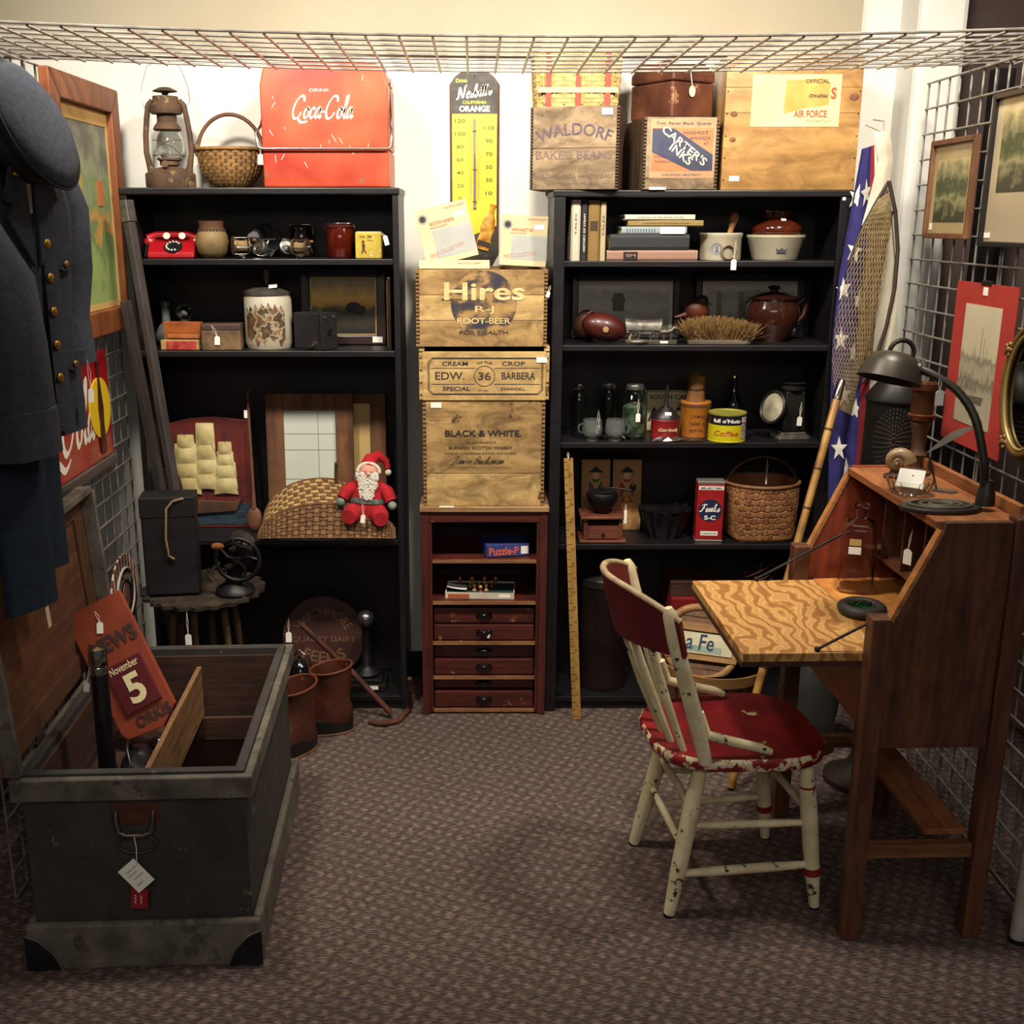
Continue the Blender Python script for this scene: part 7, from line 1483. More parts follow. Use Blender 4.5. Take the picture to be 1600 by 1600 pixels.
# coffee can
x, w_, h = slot(1111, 1169, 646, 3.68, R3); r = w_ / 2; t = thing('coffee_can', 'squat yellow and black coffee can with white lettering', 'can', (x, 3.72, R3), 0)
mb = MB(); mb.lathe([(0, 0), (r * 1.015, 0), (r * 1.015, .003), (r, .004), (r, h * .60)], 40); obj('yellow_band', mb, M('can_yellow', 'b8ae18', rough=.35), t, smooth=40)
mb = MB(); mb.lathe([(r, h * .6005), (r, h * .93)], 40); obj('black_band', mb, M('can_black2', '17181a', rough=.3), t, smooth=40); 
mb = MB(); mb.lathe([(r, h * .9305), (r * 1.015, h * .95), (r * 1.015, h), (r * .95, h), (r * .94, h * .97), (0, h * .97)], 40); obj('can_rim', mb, M('can_rim_yellow', 'a9a24a', rough=.35, metal=.4), t, smooth=40)
def curved_text(par, s, zc, hh, ang, spread, mat_, rr, bold=.02, shear=0):
    o = text(par, s, 0, 0, zc, hh, spread, mat_, bold=bold, shear=shear)
    for v in o.data.vertices:
        a = R(-90 + ang) + v.co.x / rr; v.co = Vector(((rr + .0008) * math.cos(a), (rr + .0008) * math.sin(a), v.co.z))
    return o
curved_text(t, "full o'Nuts", h * .76, .014, -14, r * 1.5, PAPER, r); curved_text(t, 'Coffee', h * .32, .018, -14, r * 1.35, M('can_orange_ink', 'a8441c', rough=.6), r, shear=.25)
mb = MB(); vs = []; fs = []
for i in range(7):
    a = R(-90 + 36 + 30 * i / 6)
    for zz in (.12, .88): vs.append(((r + .0007) * math.cos(a), (r + .0007) * math.sin(a), h * zz))
for i in range(6): fs.append((2 * i, 2 * i + 1, 2 * i + 3, 2 * i + 2))
mb.add(vs, fs); obj('side_panel_print', mb, M('panel_white', 'c9c6b8', '7a3a44', scale=30, rough=.5, stretch=(1, 1, 6)), t, smooth=60)
x = at(1146, 640, 3.86).x; t = thing('slender_bottle', 'slender dark glass bottle behind the coffee can', 'bottle', (x, 3.87, R3)); zt = at(1146, 592, 3.86).z - R3
mb = MB(); mb.lathe([(0, 0), (.03, 0), (.032, .004), (.032, zt * .5), (.024, zt * .62), (.011, zt * .72), (.010, zt * .94), (.014, zt * .95), (.014, zt), (.009, zt), (0, zt * .98)], 26); obj('bottle', mb, BLK, t, smooth=50); mb = MB(); mb.lathe([(.0, zt + .001), (.009, zt + .001), (.011, zt + .01), (0, zt + .012)], 16); obj('stopper', mb, CHROME, t, smooth=50)
# carriage lamp
x, w_, h = slot(1215, 1262, 600, 3.72, R3); t = thing('carriage_lamp', 'old black tin lamp with a round glass lens and tag', 'lamp', (at(1238, 650, 3.74).x, 3.755, R3), 8)
TIN = M('dark_tin', '262321', '37322e', scale=16, rough=.45, metal=.6)
mb = MB(); mb.box((0, 0, .007), (.115, .085, .014), taper=.93); mb.box((0, 0, .019), (.095, .07, .010), taper=.9); obj('base', mb, M('pewter_base'), t, bevel=.002)
mb = MB(); mb.box((0, 0, h * .5), (.080, .062, h * .72), taper=.86); obj('body', mb, TIN, t, bevel=.004)
mb = MB(); mb.lathe([(.030, h * .865), (.04, h * .88), (.04, h * .93), (.034, h * .95), (.034, h * .985), (.042, h), (0, h * 1.0)], 24); obj('vent_cap', mb, TIN, t, smooth=40)
mb = MB(); mb.lathe([(.03, 0), (.036, .02), (.056, .036), (.060, .046), (.056, .05), (.052, .044)], 30, (-.040, -.012, h * .53), rot=(0, -76, 18)); hd = obj('lens_housing', mb, TIN, t, smooth=40)
mb = MB(); mb.lathe([(0, .054), (.024, .052), (.043, .047), (.0525, .042), (0, .036)], 28, (-.040, -.012, h * .53), rot=(0, -76, 18)); obj('glass_lens', mb, M('lens_glass', 'b9b29a', '7a7462', scale=12, rough=.15, coat=.6), hd, smooth=50)
price_tag(t, .012, -.045, h * .42, .032, .018, .05, .002, 2)

# ---- right shelf 4
for k, (a, b_, lab) in enumerate(((909, 954, 'small wooden plaque of a soldier in a green coat'), (958, 1003, 'small wooden plaque of a soldier in a red coat'))):
    x0, x1 = at(a, 760, 3.84).x, at(b_, 760, 3.84).x; w_ = x1 - x0; h = at(950, 720, 3.84).z - R4
    t = thing('soldier_plaque', lab, 'plaque', ((x0 + x1) / 2, 3.85, R4), rot=(-4, 0, 0))
    mb = MB(); mb.b(-w_ / 2, w_ / 2, -.006, 0, 0, h); obj('board', mb, M('plaque_tan', 'b58a5a', '9a7042', scale=9, rough=.7), t, bevel=.001)
    mb = MB(); cz_ = h * .55; mb.prism([(-.022, cz_ - .04), (.022, cz_ - .04), (.026, cz_ + .03), (.012, cz_ + .045), (-.012, cz_ + .045), (-.026, cz_ + .03)], -.0072, -.0062); obj('coat', mb, M('coat_green' if k == 0 else 'coat_red', '4a5e44' if k == 0 else '9c3a2a', rough=.7), t)
    mb = MB(); mb.prism([(-.018, cz_ - .041), (.018, cz_ - .041), (.016, cz_ - .10), (.004, cz_ - .10), (0, cz_ - .055), (-.004, cz_ - .10), (-.016, cz_ - .10)], -.0072, -.0062); mb.prism([(-.01, cz_ - .035), (.01, cz_ - .035), (.006, cz_ + .035), (-.006, cz_ + .035)], -.0076, -.0073); obj('breeches', mb, M('ochre_print', 'd08c3c', rough=.7), t)
    mb = MB(); mb.ball((0, -.0066, cz_ + .060), (.012, .001, .015), 14); obj('face', mb, M('face_print', 'dba880', rough=.7), t)
    mb = MB(); mb.prism([(-.026, cz_ + .070), (.026, cz_ + .070), (.014, cz_ + .082), (.0, cz_ + .094), (-.014, cz_ + .082)], -.0078, -.0070); obj('tricorn', mb, M('hat_print', '1f1a18', rough=.7), t)
    mb = MB(); mb.box((-.004, -.0080, cz_ + .005), (.006, .0006, .085), rot=(0, 30, 0)); mb.box((.004, -.0084, cz_ + .005), (.006, .0006, .085), rot=(0, -30, 0)); obj('crossbelts', mb, M('belt_print', 'b9a06a', rough=.7), t)
x, w_, h = slot(906, 979, 806, 3.68, R4); MH = at(940, 800, 3.70).z - R4
t = thing('coffee_mill', 'wooden box coffee mill with a small drawer and iron hopper', 'coffee mill', (x, 3.735, R4)); CMW = wood('mill_wood', '5a2a18', '74402a', 'x', chips=('a8805a', .72, 18)); k = w_ / .155
for (z0_, z1_, ww, nm) in ((0, .010, .155, 'bottom_board'), (MH * .80, MH * .90, .150, 'top_board')):
    mb = MB(); mb.b(-ww / 2 * k, ww / 2 * k, -.062, .062, z0_, z1_); obj(nm, mb, CMW, t, bevel=.003)
mb = MB(); mb.b(-.064 * k, .064 * k, -.052, .052, .0105, MH * .56); obj('box', mb, CMW, t, bevel=.001)
for s in (-1, 1): mb = MB(); mb.b(s * .064 * k, s * .052 * k, -.052, .052, MH * .5605, MH * .80 - .0005); obj('slot_cheek', mb, CMW, t)
mb = MB(); mb.b(-.0515 * k, .0515 * k, .02, .052, MH * .5605, MH * .80 - .0005); obj('slot_back', mb, CMW, t)
mb = MB(); mb.b(-.052 * k, .052 * k, -.056, -.0525, .015, MH * .5); dr = obj('drawer', mb, CMW, t, bevel=.001); mb = MB(); mb.ball((0, -.061, .033), .006); obj('knob', mb, BLACKMETAL, dr, smooth=60)
mb = MB(); hz_ = at(940, 770, 3.72).z - R4; mb.lathe([(.02, MH * .905), (.03, MH * .95), (.052, hz_ * .84), (.056, hz_ * .96), (.052, hz_), (.046, hz_ * .96), (0, hz_ * .92)], 28); obj('hopper', mb, BLACKMETAL, t, smooth=45)
mb = MB(); mb.tube([(0, 0, hz_), (.0, 0, hz_ + .012), (.04, -.01, hz_ + .016), (.105, -.02, hz_ + .008)], .0045, 8); cr_ = obj('crank', mb, BLACKMETAL, t, smooth=60); mb = MB(); mb.lathe([(.004, 0), (.009, .008), (.012, .022), (.0, .03)], 14, (.105, -.02, hz_ + .008)); obj('crank_knob', mb, BLACKMETAL, cr_, smooth=50)
price_tag(t, .075, -.066, hz_ * .72, .05, .010, .02, 0, 0)
x, w_, h = slot(1002, 1084, 800, 3.70, R4); r = w_ / 2; t = thing('fluted_cake_mould', 'dark fluted metal cake mould with a wavy rim', 'cake mould', (x, 3.765, R4))
mb = MB(); n = 72; vs = []; fs = []; pr = [(.62, 0), (.80, .35), (.95, .75), (1.02, 1.0), (.93, .97), (.72, .4), (.35, .3), (.18, .85), (.12, .85)]
for (q, z_) in pr:
    for i in range(n):
        a = 2 * math.pi * i / n; f = 1 + .055 * math.cos(12 * a) * (1 if q > .3 else .3); vs.append((r * q * f * math.cos(a), r * .78 * q * f * math.sin(a), h * z_ * (1 + .06 * math.cos(12 * a) * (z_ > .7))))
for i in range(len(pr) - 1):
    for j in range(n): fs.append((i * n + j, i * n + (j + 1) % n, (i + 1) * n + (j + 1) % n, (i + 1) * n + j))
fs.append(tuple(range(n))[::-1]); mb.add(vs, fs); obj('mould', mb, M('black_mould', '1a191b', '2c2a2b', scale=14, rough=.25, metal=.6), t, smooth=60)
mb = MB(); mb.lathe([(r * 1.0, h * .95), (r * 1.05, h * .97), (r * 1.0, h * .99)], 36, sy=.78); obj('rim', mb, M('black_mould'), t, smooth=60)
x, w_, h = slot(1095, 1137, 752, 3.70, R4); t = thing('seed_tin', 'upright red and white tin with a dark blue round badge', 'tin', (x - .009, 3.73, R4), -4)
mb = MB(); mb.b(-w_ / 2, w_ / 2, -.032, .032, .004, h * .955); cn = obj('can', mb, M('tin_red', '9c1c22', '861519', scale=10, rough=.4), t, bevel=.004)
for a, b_ in ((0, .006), (h * .955, h)):
    mb = MB(); mb.b(-w_ / 2 - .001, w_ / 2 + .001, -.033, .033, a, b_); obj('tin_rim', mb, M('rim_silver', 'a8a49c', rough=.35, metal=.7), t, bevel=.002)
mb = MB(); mb.lathe([(0, 0), (w_ * .43, 0), (w_ * .43, .001), (0, .0011)], 32, (0, -.0322, h * .52), rot=(90, 0, 0)); bd = obj('blue_badge', mb, M('badge_blue', '1b2140', rough=.5), t)
script(bd, "Funks", 0, -.0336, h * .56, w_ * .74, .026, PAPER, wid=.2); text(bd, 'S-C', 0, -.0336, h * .40, .016, w_ * .42, PAPER, bold=.03)
mb = MB(); mb.b(-w_ / 2 + .004, w_ / 2 - .004, -.0328, -.0321, h * .86, h * .92); wl = obj('white_strip', mb, PAPER, t); text(wl, 'SELECTED', 0, -.0332, h * .89, .007, w_ * .8, INK, bold=.02)
mb = MB(); mb.b(-w_ * .32, w_ * .32, -.0328, -.0321, h * .10, h * .17); wl = obj('white_strip', mb, PAPER, t); text(wl, 'FLASH-COTTON', 0, -.0332, h * .135, .005, w_ * .55, INK, bold=.02)
# big splint basket
x, w_, h = slot(1141, 1262, 762, 3.66, R4); r = w_ / 2; t = thing('splint_basket', 'brown checker-woven splint basket with an arched handle', 'basket', (x, 3.775, R4), 6)
BK1 = M('splint_brown', '7a4a2a', '96643c', scale=25, rough=.65); BK2 = M('splint_tan', '9a7042', '5f3a20', scale=18, rough=.65)
def bfn(u, v, s=1):
    a = 2 * math.pi * u; q = v; sqv = 2.6 - 1.5 * q; c_, s_ = math.cos(a), math.sin(a); d = (abs(c_) ** sqv + abs(s_) ** sqv) ** (-1 / sqv) if sqv > 1 else 1
    sqq = 2 + 2.4 * (1 - q); d = (abs(c_) ** sqq + abs(s_) ** sqq) ** (-1 / sqq); rr = r * (.80 + .18 * q) * s
    return Vector((rr * d * c_, rr * .88 * d * s_, .006 + q * (h - .008)))
tiles(t, bfn, 36, 9, BK1, BK2, .004); mb = MB(); mb.sheet(lambda u, v: bfn(u, v, .965), 36, 3, .002); obj('inner_wall', mb, BK1, t)
mb = MB(); mb.prism([(bfn(i / 24, 0).x * .96, bfn(i / 24, 0).y * .96) for i in range(24)], .001, .006, 'z'); obj('base', mb, BK1, t)
mb = MB(); mb.tube([bfn(i / 40, 1, 1.015) for i in range(40)], .0065, 8, closed=True); obj('rim', mb, wood('rim_wood', '6b432a', '865a38', 'x'), t, smooth=60)
ht = at(1215, 716, 3.75).z - R4; mb = MB(); mb.tube([(r * .98 * math.cos(a), .0, h * .86 + (ht - h * .86) * math.sin(a)) for a in [math.pi * k_ / 24 for k_ in range(25)]], .008, 8, flat=.45); obj('handle', mb, wood('handle_dark', '5e4632', '7a5f46', 'x'), t, smooth=60)
price_tag(t, .01, -.02, ht - .065, .03, .006, .06, 0, 0)
# yardstick leaning at the bookcase
p0, p1 = at(888, 716, 3.635), atZ(901, 1124, .002); t = thing('yardstick', 'worn yellow wooden yardstick leaning upright before the bookcase', 'yardstick', p1); d = p0 - p1; t.rotation_euler = d.to_track_quat('Z', 'Y').to_euler()
eul = (p0 - p1); t.rotation_euler = (-math.atan2(d.y, d.z), math.atan2(d.x, d.z), 0)
YS = wood('yardstick_wood', '9a7436', 'b58e4c', 'z', chips=('5f4220', .64, 22)); ln = d.length
mb = MB(); mb.b(-.0155, .0155, -.004, .004, 0, ln); obj('stick', mb, YS, t, bevel=.001)
mb = MB()
for k in range(36):
    z_ = ln * (k + .5) / 36; mb.b(-.015, -.003 if k % 3 else .006, -.0046, -.0041, z_, z_ + .0018)
obj('inch_marks', mb, M('brown_marks', '4a3018', rough=.7), t, kind='stuff')
for k in range(1, 36, 2): text(t, str(k), .005, -.0043, ln * (k + .9) / 36, .009, None, M('brown_marks'))
mb = MB(); mb.tube([(0, 0, ln - .002), (.003, 0, ln + .012), (0, 0, ln + .02), (-.003, 0, ln + .012), (0, 0, ln - .002)], .0012, 5); obj('hang_string', mb, STRING, t)

# ---- right bookcase bottom shelf
x0, x1 = at(905, 1000, 3.70).x, at(985, 1000, 3.70).x; r = (x1 - x0) / 2; h = at(945, 905, 3.72).z - R5
t = thing('lard_can', 'tall dark lidded tin can on the bottom shelf', 'canister', ((x0 + x1) / 2, 3.80, R5)); DT = M('dark_canister', '1c1314', '2c1e1c', scale=8, rough=.35, metal=.4)
mb = MB(); mb.lathe([(0, 0), (r, 0), (r * 1.02, .008), (r, .016), (r, h * .94), (0, h * .94)], 36); obj('body', mb, DT, t, smooth=40)
mb = MB(); mb.lathe([(r * 1.04, h * .92), (r * 1.04, h * .98), (r * .9, h * 1.01), (r * .4, h * 1.05), (r * .38, h * 1.08), (0, h * 1.09)], 36); obj('lid', mb, M('canister_lid', '3c3a3a', '2a2828', scale=12, rough=.3, metal=.6), t, smooth=40)
for s in (-1, 1):
    mb = MB(); mb.tube([(s * r, 0, h * .72), (s * (r + .02), 0, h * .70), (s * (r + .02), 0, h * .62), (s * r, 0, h * .60)], .004, 8); obj('side_handle', mb, BLACKMETAL, t, smooth=60)
x0, x1 = at(1048, 960, 3.70).x, at(1150, 960, 3.70).x; zt = at(1090, 935, 3.70).z
t = thing('red_chest_box', 'red wooden box with a metal latch behind the splint basket', 'box', ((x0 + x1) / 2, 3.70, R5)); w_ = x1 - x0; h = zt - R5
mb = MB(); mb.b(-w_ / 2, w_ / 2, 0, .2, 0, h * .80); obj('body', mb, M('box_red', '7a1a1a', '641415', scale=8, rough=.45, chips=('3a1414', .68, 15)), t, bevel=.003)
mb = MB(); mb.b(-w_ / 2, w_ / 2, -.001, .201, h * .805, h); obj('lid', mb, M('box_red'), t, bevel=.003); mb = MB(); mb.box((0, -.004, h * .80), (.03, .006, .03)); obj('latch', mb, BLACKMETAL, t, bevel=.002)
t = thing('brown_board_box', 'dark brown wooden box lying on the red box', 'box', ((x0 + x1) / 2 - .005, 3.72, zt + .0005)); h = at(1090, 912, 3.72).z - zt
mb = MB(); mb.b(-w_ * .48, w_ * .45, 0, .17, 0, h); obj('body', mb, wood('brown_boards', '3a2018', '4e2e22', 'x'), t, bevel=.002); mb = MB(); mb.b(-w_ * .485, w_ * .455, -.002, .172, h + .0004, h + .006); obj('lid', mb, wood('brown_boards'  , '3a2018', '4e2e22', 'x'), t, bevel=.001)
# bushel basket on floor with a labelled lid tipped into it
bc = atZ(1120, 1095); BY = 3.40; z_r = at(1120, 1060, BY - .13).z
x0, x1 = at(1035, 1055, BY).x, at(1195, 1030, BY).x; r = (x1 - x0) / 2; bx_ = (x0 + x1) / 2; bh = at(1120, 1030, BY).z
t = thing('bushel_basket', 'wooden bushel basket on the floor behind the chair', 'basket', (bx_, BY, 0)); SLT = wood('bushel_slat', '5a3c26', '7a5638', 'z'); n = 18
for k in range(n):
    a = 2 * math.pi * k / n; mb = MB(); mb.sheet(lambda u, v: Vector((( r * (.72 + .27 * v)) * math.cos(a + (u - .5) * .30), (r * (.72 + .27 * v)) * math.sin(a + (u - .5) * .30), .004 + v * (bh - .006))), 2, 3, .0025); obj('slat', mb, SLT, t)
mb = MB(); mb.lathe([(0, 0), (r * .73, 0), (r * .73, .006), (0, .006)], 30); obj('base', mb, SLT, t)
HOOP = wood('hoop_wood', '8a6238', 'a57c4a', 'x', chips=('5a3a20', .64, 16))
for zz, f in ((bh * .90, 1.0), (bh * .45, .87)):
    mb = MB(); rr = r * f; mb.lathe([(rr, zz), (rr + .006, zz), (rr + .009, zz + .035), (rr + .003, zz + .035), (rr, zz)], 40); obj('hoop', mb, HOOP, t, smooth=40)
for s in (-1, 1):
    mb = MB(); mb.tube([(s * (r + .004), -.04, bh * .9), (s * (r + .03), -.02, bh * 1.08), (s * (r + .03), .02, bh * 1.08), (s * (r + .004), .04, bh * .9)], .0025, 6); obj('wire_handle', mb, BLACKMETAL, t, smooth=60)
lc = at(1088, 1010, BY - .03); t = thing('basket_lid', 'round splint basket lid with a blue-printed paper label', 'lid', (lc.x + .01, BY + .02, bh * .42), rot=(0, 0, 0)); t.rotation_euler = (R(58), R(0), R(10)); lr = r * .72
t.rotation_euler = Euler((R(56), R(8), R(0)))
t.location = (lc.x + .02, BY - .01, lc.z + .005)
mb = MB(); mb.tube([((lr) * math.cos(a), (lr) * math.sin(a), 0) for a in [2 * math.pi * k / 44 for k in range(44)]], .012, 8, closed=True, flat=.6); obj('hoop', mb, HOOP, t, smooth=60)
for k in range(7):
    y_ = -lr + lr * 2 * (k + .5) / 7; xx = math.sqrt(max(.0, lr * lr - y_ * y_)); mb = MB(); mb.b(-xx, xx, y_ - lr / 7 * .93, y_ + lr / 7 * .93, -.006 - (k % 2) * .002, -.002 - (k % 2) * .002); obj('slat', mb, SLT, t)
mb = MB(); mb.b(-lr * .98, lr * .98, lr * .30, lr * .52, .004, .010); obj('batten', mb, HOOP, t); mb = MB(); mb.b(-lr * .95, lr * .95, -lr * .50, -lr * .36, .004, .010); obj('batten', mb, HOOP, t)
mb = MB(); mb.b(-lr * .86, lr * .84, -lr * .32, lr * .26, .004, .0055); lb = obj('paper_label', mb, M('basket_label', 'c9c2a4', 'b5ab88', scale=9, rough=.8, chips=('8a7a5c', .70, 18)), t)
mb = MB(); mb.b(-lr * .80, lr * .55, -lr * .27, -lr * .10, .0056, .0062); obj('green_field', mb, M('label_green', '6f8a7c', '8c9c88', scale=25, rough=.8), lb)
text(lb, 'La Fe', -.02, -.0, .0058, .055, lr * 1.0, M('label_navy', '232c50', rough=.7), rx=0, shear=.2, bold=.01)
t = thing('paper_sale_card', 'pale sale card tucked behind the basket lid', 'card', (at(1105, 985, BY + .10).x, BY + .06, bh * .42), rot=(-12, 0, 6))
mb = MB(); mb.b(-.06, .08, 0, .002, 0, .24); obj('card', mb, M('pale_card', 'a9a890', rough=.8), t); text(t, 'SALE', .03, -.0006, .205, .016, .06, M('card_green', '4a5a48', rough=.7), bold=.02)
# tangle of twigs
c = at(1205, 890, 3.62); t = thing('twig_bundle', 'small tangle of dry grapevine in the dark bottom shelf', 'twigs', (c.x, 3.76, R5)); random.seed(4); mb = MB(); zc = c.z - R5 - .02
for k in range(16):
    a0_ = random.uniform(0, 6); rr = random.uniform(.045, .075); tl_ = random.uniform(-.5, .5); ph = random.uniform(0, 3)
    mb.tube([(rr * math.cos(a0_ + i * .5), rr * .7 * math.sin(a0_ + i * .5) * math.cos(tl_), zc * (.5 + .5 * (k / 16)) + rr * .6 * math.sin(a0_ + i * .5 + ph)) for i in range(9)], .0022, 5)
for k in range(3): mb.tube([(.03 * math.cos(k * 2.1), .03 * math.sin(k * 2.1), 0), (.02 * math.cos(k * 2.1 + 1), .02 * math.sin(k * 2.1 + 1), zc * .6), (0, 0, zc)], .003, 5)
obj('stems', mb, M('vine', '4a2a1e', '5e3a28', scale=30, rough=.8), t, kind='stuff')
# dim things standing under the desk lid
t = thing('burlap_sack', 'crumpled grey cloth sack on the floor under the desk', 'sack', (1.13, 3.38, 0), 20); random.seed(8)
def sack(u, v):
    a = 2 * math.pi * u; q = math.sin(math.pi * (.08 + .92 * v)) ** .5 if v > .0 else .5; q = (.9 + .25 * v) * (1 - v ** 3 * .75)
    return Vector((.11 * q * math.cos(a) * (1 + .13 * math.sin(5 * a + 4 * v)), .09 * q * math.sin(a) * (1 + .1 * math.sin(4 * a + 6 * v)), .002 + .36 * v + .012 * math.sin(6 * a) * v))
mb = MB(); n = 30; vs = [sack(i / n, j / 14) for j in range(15) for i in range(n)]; mb.add(vs, [(j * n + i, j * n + (i + 1) % n, (j + 1) * n + (i + 1) % n, (j + 1) * n + i) for j in range(14) for i in range(n)] + [tuple(range(n))[::-1], tuple(14 * n + i for i in range(n))]); obj('cloth', mb, M('grey_sack', '2e2b29', '1e1c1b', scale=9, rough=.9, bump=.3), t, smooth=60)
mb = MB(); mb.tube([(.045 * math.cos(a), .035 * math.sin(a), .335) for a in [2 * math.pi * k / 20 for k in range(20)]], .005, 6, closed=True); obj('tie', mb, STRING, t, smooth=60)
# ================================================================ FLAG, NET, POLE in the right corner
FLY = 3.59
fl_l = [(1347, 233), (1330, 330), (1312, 430), (1302, 530), (1299, 620), (1296, 720), (1296, 815)]
fl_r = [(1380, 222), (1392, 330), (1400, 430), (1402, 530), (1398, 620), (1385, 720), (1352, 800)]
def lerp_line(L, v):
    q = v * (len(L) - 1); i = min(int(q), len(L) - 2); f = q - i; return (L[i][0] * (1 - f) + L[i + 1][0] * f, L[i][1] * (1 - f) + L[i + 1][1] * f)
def flagfn(u, v):
    a = lerp_line(fl_l, v); b_ = lerp_line(fl_r, v); px, py = a[0] * (1 - u) + b_[0] * u, a[1] * (1 - u) + b_[1] * u
    p = at(px, py, FLY); p.y += .012 * math.sin(u * 17 + v * 2.5) * (.4 + .6 * v); return p
t = thing('american_flag', 'stars and stripes cloth flag hanging folded beside the bookcase', 'flag', flagfn(.5, 1)); o_ = Vector(t.location)
NB = M('flag_blue', '2a2668', '221f58', scale=30, rough=.85, bump=.15, bscale=300); NR = M('flag_red', '7d1420', rough=.85); NW = M('flag_white', 'c9c2b0', 'b8b09c', scale=10, rough=.85, bump=.15, bscale=300)
def part(u0, u1, nu, nm, mt):
    mb = MB(); mb.sheet(lambda u, v: flagfn(u0 + (u1 - u0) * u, v) - o_, nu, 30, .0025); return obj(nm, mb, mt, t, smooth=60)
can = part(0, .46, 8, 'blue_canton', NB); part(.46, .58, 3, 'red_stripe', NR); part(.58, 1.0, 8, 'white_stripe', NW)
def star(par, u, v, r, rot=0):
    c = flagfn(u, v); e1 = (flagfn(min(1, u + .05), v) - flagfn(max(0, u - .05), v)); e1.normalize(); e2 = (flagfn(u, max(0, v - .02)) - flagfn(u, min(1, v + .02))).normalized(); nn = e1.cross(e2).normalized()
    if nn.y > 0: nn = -nn
    mb = MB(); vs = [c - o_ + nn * .0045]
    for k in range(10):
        a = math.pi / 2 + math.pi * k / 5 + rot; rr = r if k % 2 == 0 else r * .40; vs.append(c - o_ + nn * .003 + e1 * rr * .62 * math.cos(a) + e2 * rr * math.sin(a))
    mb.add(vs, [(0, 1 + k, 1 + (k + 1) % 10) for k in range(10)]); obj('star', mb, M('star_white', 'd6d2c6', rough=.8), par)
for (u, v, r) in ((.10, .13, .042), (.32, .12, .046), (.20, .27, .042), (.10, .37, .040), (.36, .40, .044), (.12, .50, .042), (.33, .54, .044), (.18, .66, .042), (.40, .70, .04), (.14, .80, .044), (.32, .86, .044), (.16, .93, .036)): star(can, u, v, r, .2 * math.sin(u * 40 + v * 9))
mb = MB(); pts = [at(1378, 206, FLY - .012) - o_, at(1384, 250, FLY - .014) - o_, at(1374, 300, FLY - .014) - o_, at(1352, 352, FLY - .012) - o_]
wd = [.026, .022, .026, .010]
mb.sheet(lambda u, v: (lambda i, f: pts[i] * (1 - f) + pts[i + 1] * f)(min(int(v * 3), 2), v * 3 - min(int(v * 3), 2)) + Vector(((u - .5) * 2 * (wd[min(int(v * 3), 2)] * (1 - (v * 3 - min(int(v * 3), 2))) + wd[min(int(v * 3), 2) + 1] * (v * 3 - min(int(v * 3), 2))), .004 * math.cos(u * 6), 0)), 6, 18, .003); obj('canvas_heading', mb, M('canvas_white', 'cfc6b4', 'bdb39e', scale=20, rough=.9), t, smooth=60)
hk = at(1380, 205, FLY - .012); mb = MB(); mb.tube([hk - o_ + Vector((0, 0, -.004)), hk - o_ + Vector((.004, .01, .03)), hk - o_ + Vector((-.03, .015, .035))], .002, 6); mb.tube([hk - o_ + Vector((-.01, 0, 0)), hk - o_ + Vector((-.05, .02, .02))], .002, 6); obj('wire_hook', mb, STEEL, t)
# landing net
NY = 3.545; hoopR = [(1389, 283), (1399, 330), (1403, 390), (1398, 450), (1385, 510), (1368, 560), (1348, 597)]; hoopL = [(1389, 283), (1368, 318), (1346, 360), (1325, 415), (1310, 480), (1304, 545), (1312, 590)]
t = thing('landing_net', 'old fishing landing net with a dark teardrop hoop, hung before the flag', 'fishing net', at(1330, 597, NY)); o_ = Vector(t.location)
TW = M('net_twine', '7d6a48', '9a8660', scale=60, rough=.9); HW = M('hoop_dark', '2a1c18', '3c2a22', scale=25, rough=.6)
mb = MB(); mb.tube([at(*lerp_line(hoopR, i / 24), NY) - o_ for i in range(25)], .0065, 8); obj('hoop_bow', mb, HW, t, smooth=60)
mb = MB(); mb.tube([at(*lerp_line(hoopL[:4], i / 14), NY + .006) - o_ for i in range(15)], .0055, 8); obj('hoop_bow', mb, HW, t, smooth=60)
bagL = [(1372, 312), (1345, 362), (1322, 430), (1306, 500), (1300, 560), (1302, 600), (1312, 640)]; bagR = [(1390, 300), (1392, 362), (1385, 430), (1368, 500), (1350, 560), (1338, 610), (1330, 648)]
def bagfn(u, v):
    a = lerp_line(bagL, v); b_ = lerp_line(bagR, v); p = at(a[0] * (1 - u) + b_[0] * u, a[1] * (1 - u) + b_[1] * u, NY - .004); p.y -= .03 * math.sin(math.pi * u) * v; return p - o_
mb = MB(); nu, nv = 13, 44
for s in (-1, 1):
    for k in range(-nv, nu + nv):
        pts = []
        for j in range(nv + 1):
            u = (k + s * j * .5) / nu
            if 0 <= u <= 1: pts.append(bagfn(u, j / nv) + Vector((0, -.001 * s, 0)))
        if len(pts) > 1: mb.tube(pts, .0011, 4, caps=False)
obj('netting', mb, TW, t, kind='stuff')
mb = MB(); mb.sheet(lambda u, v: at(lerp_line([(1362, 345), (1350, 430), (1342, 520), (1338, 600)], v)[0] + u * (34 - 12 * v), 330 + 255 * v, NY + .012 + .008 * math.sin(u * 14)) - o_, 10, 18, .002); obj('folded_netting', mb, M('dense_net', '8f7a58', '6e5636', scale=50, rough=.95, bump=.5, bscale=200), t, smooth=60)
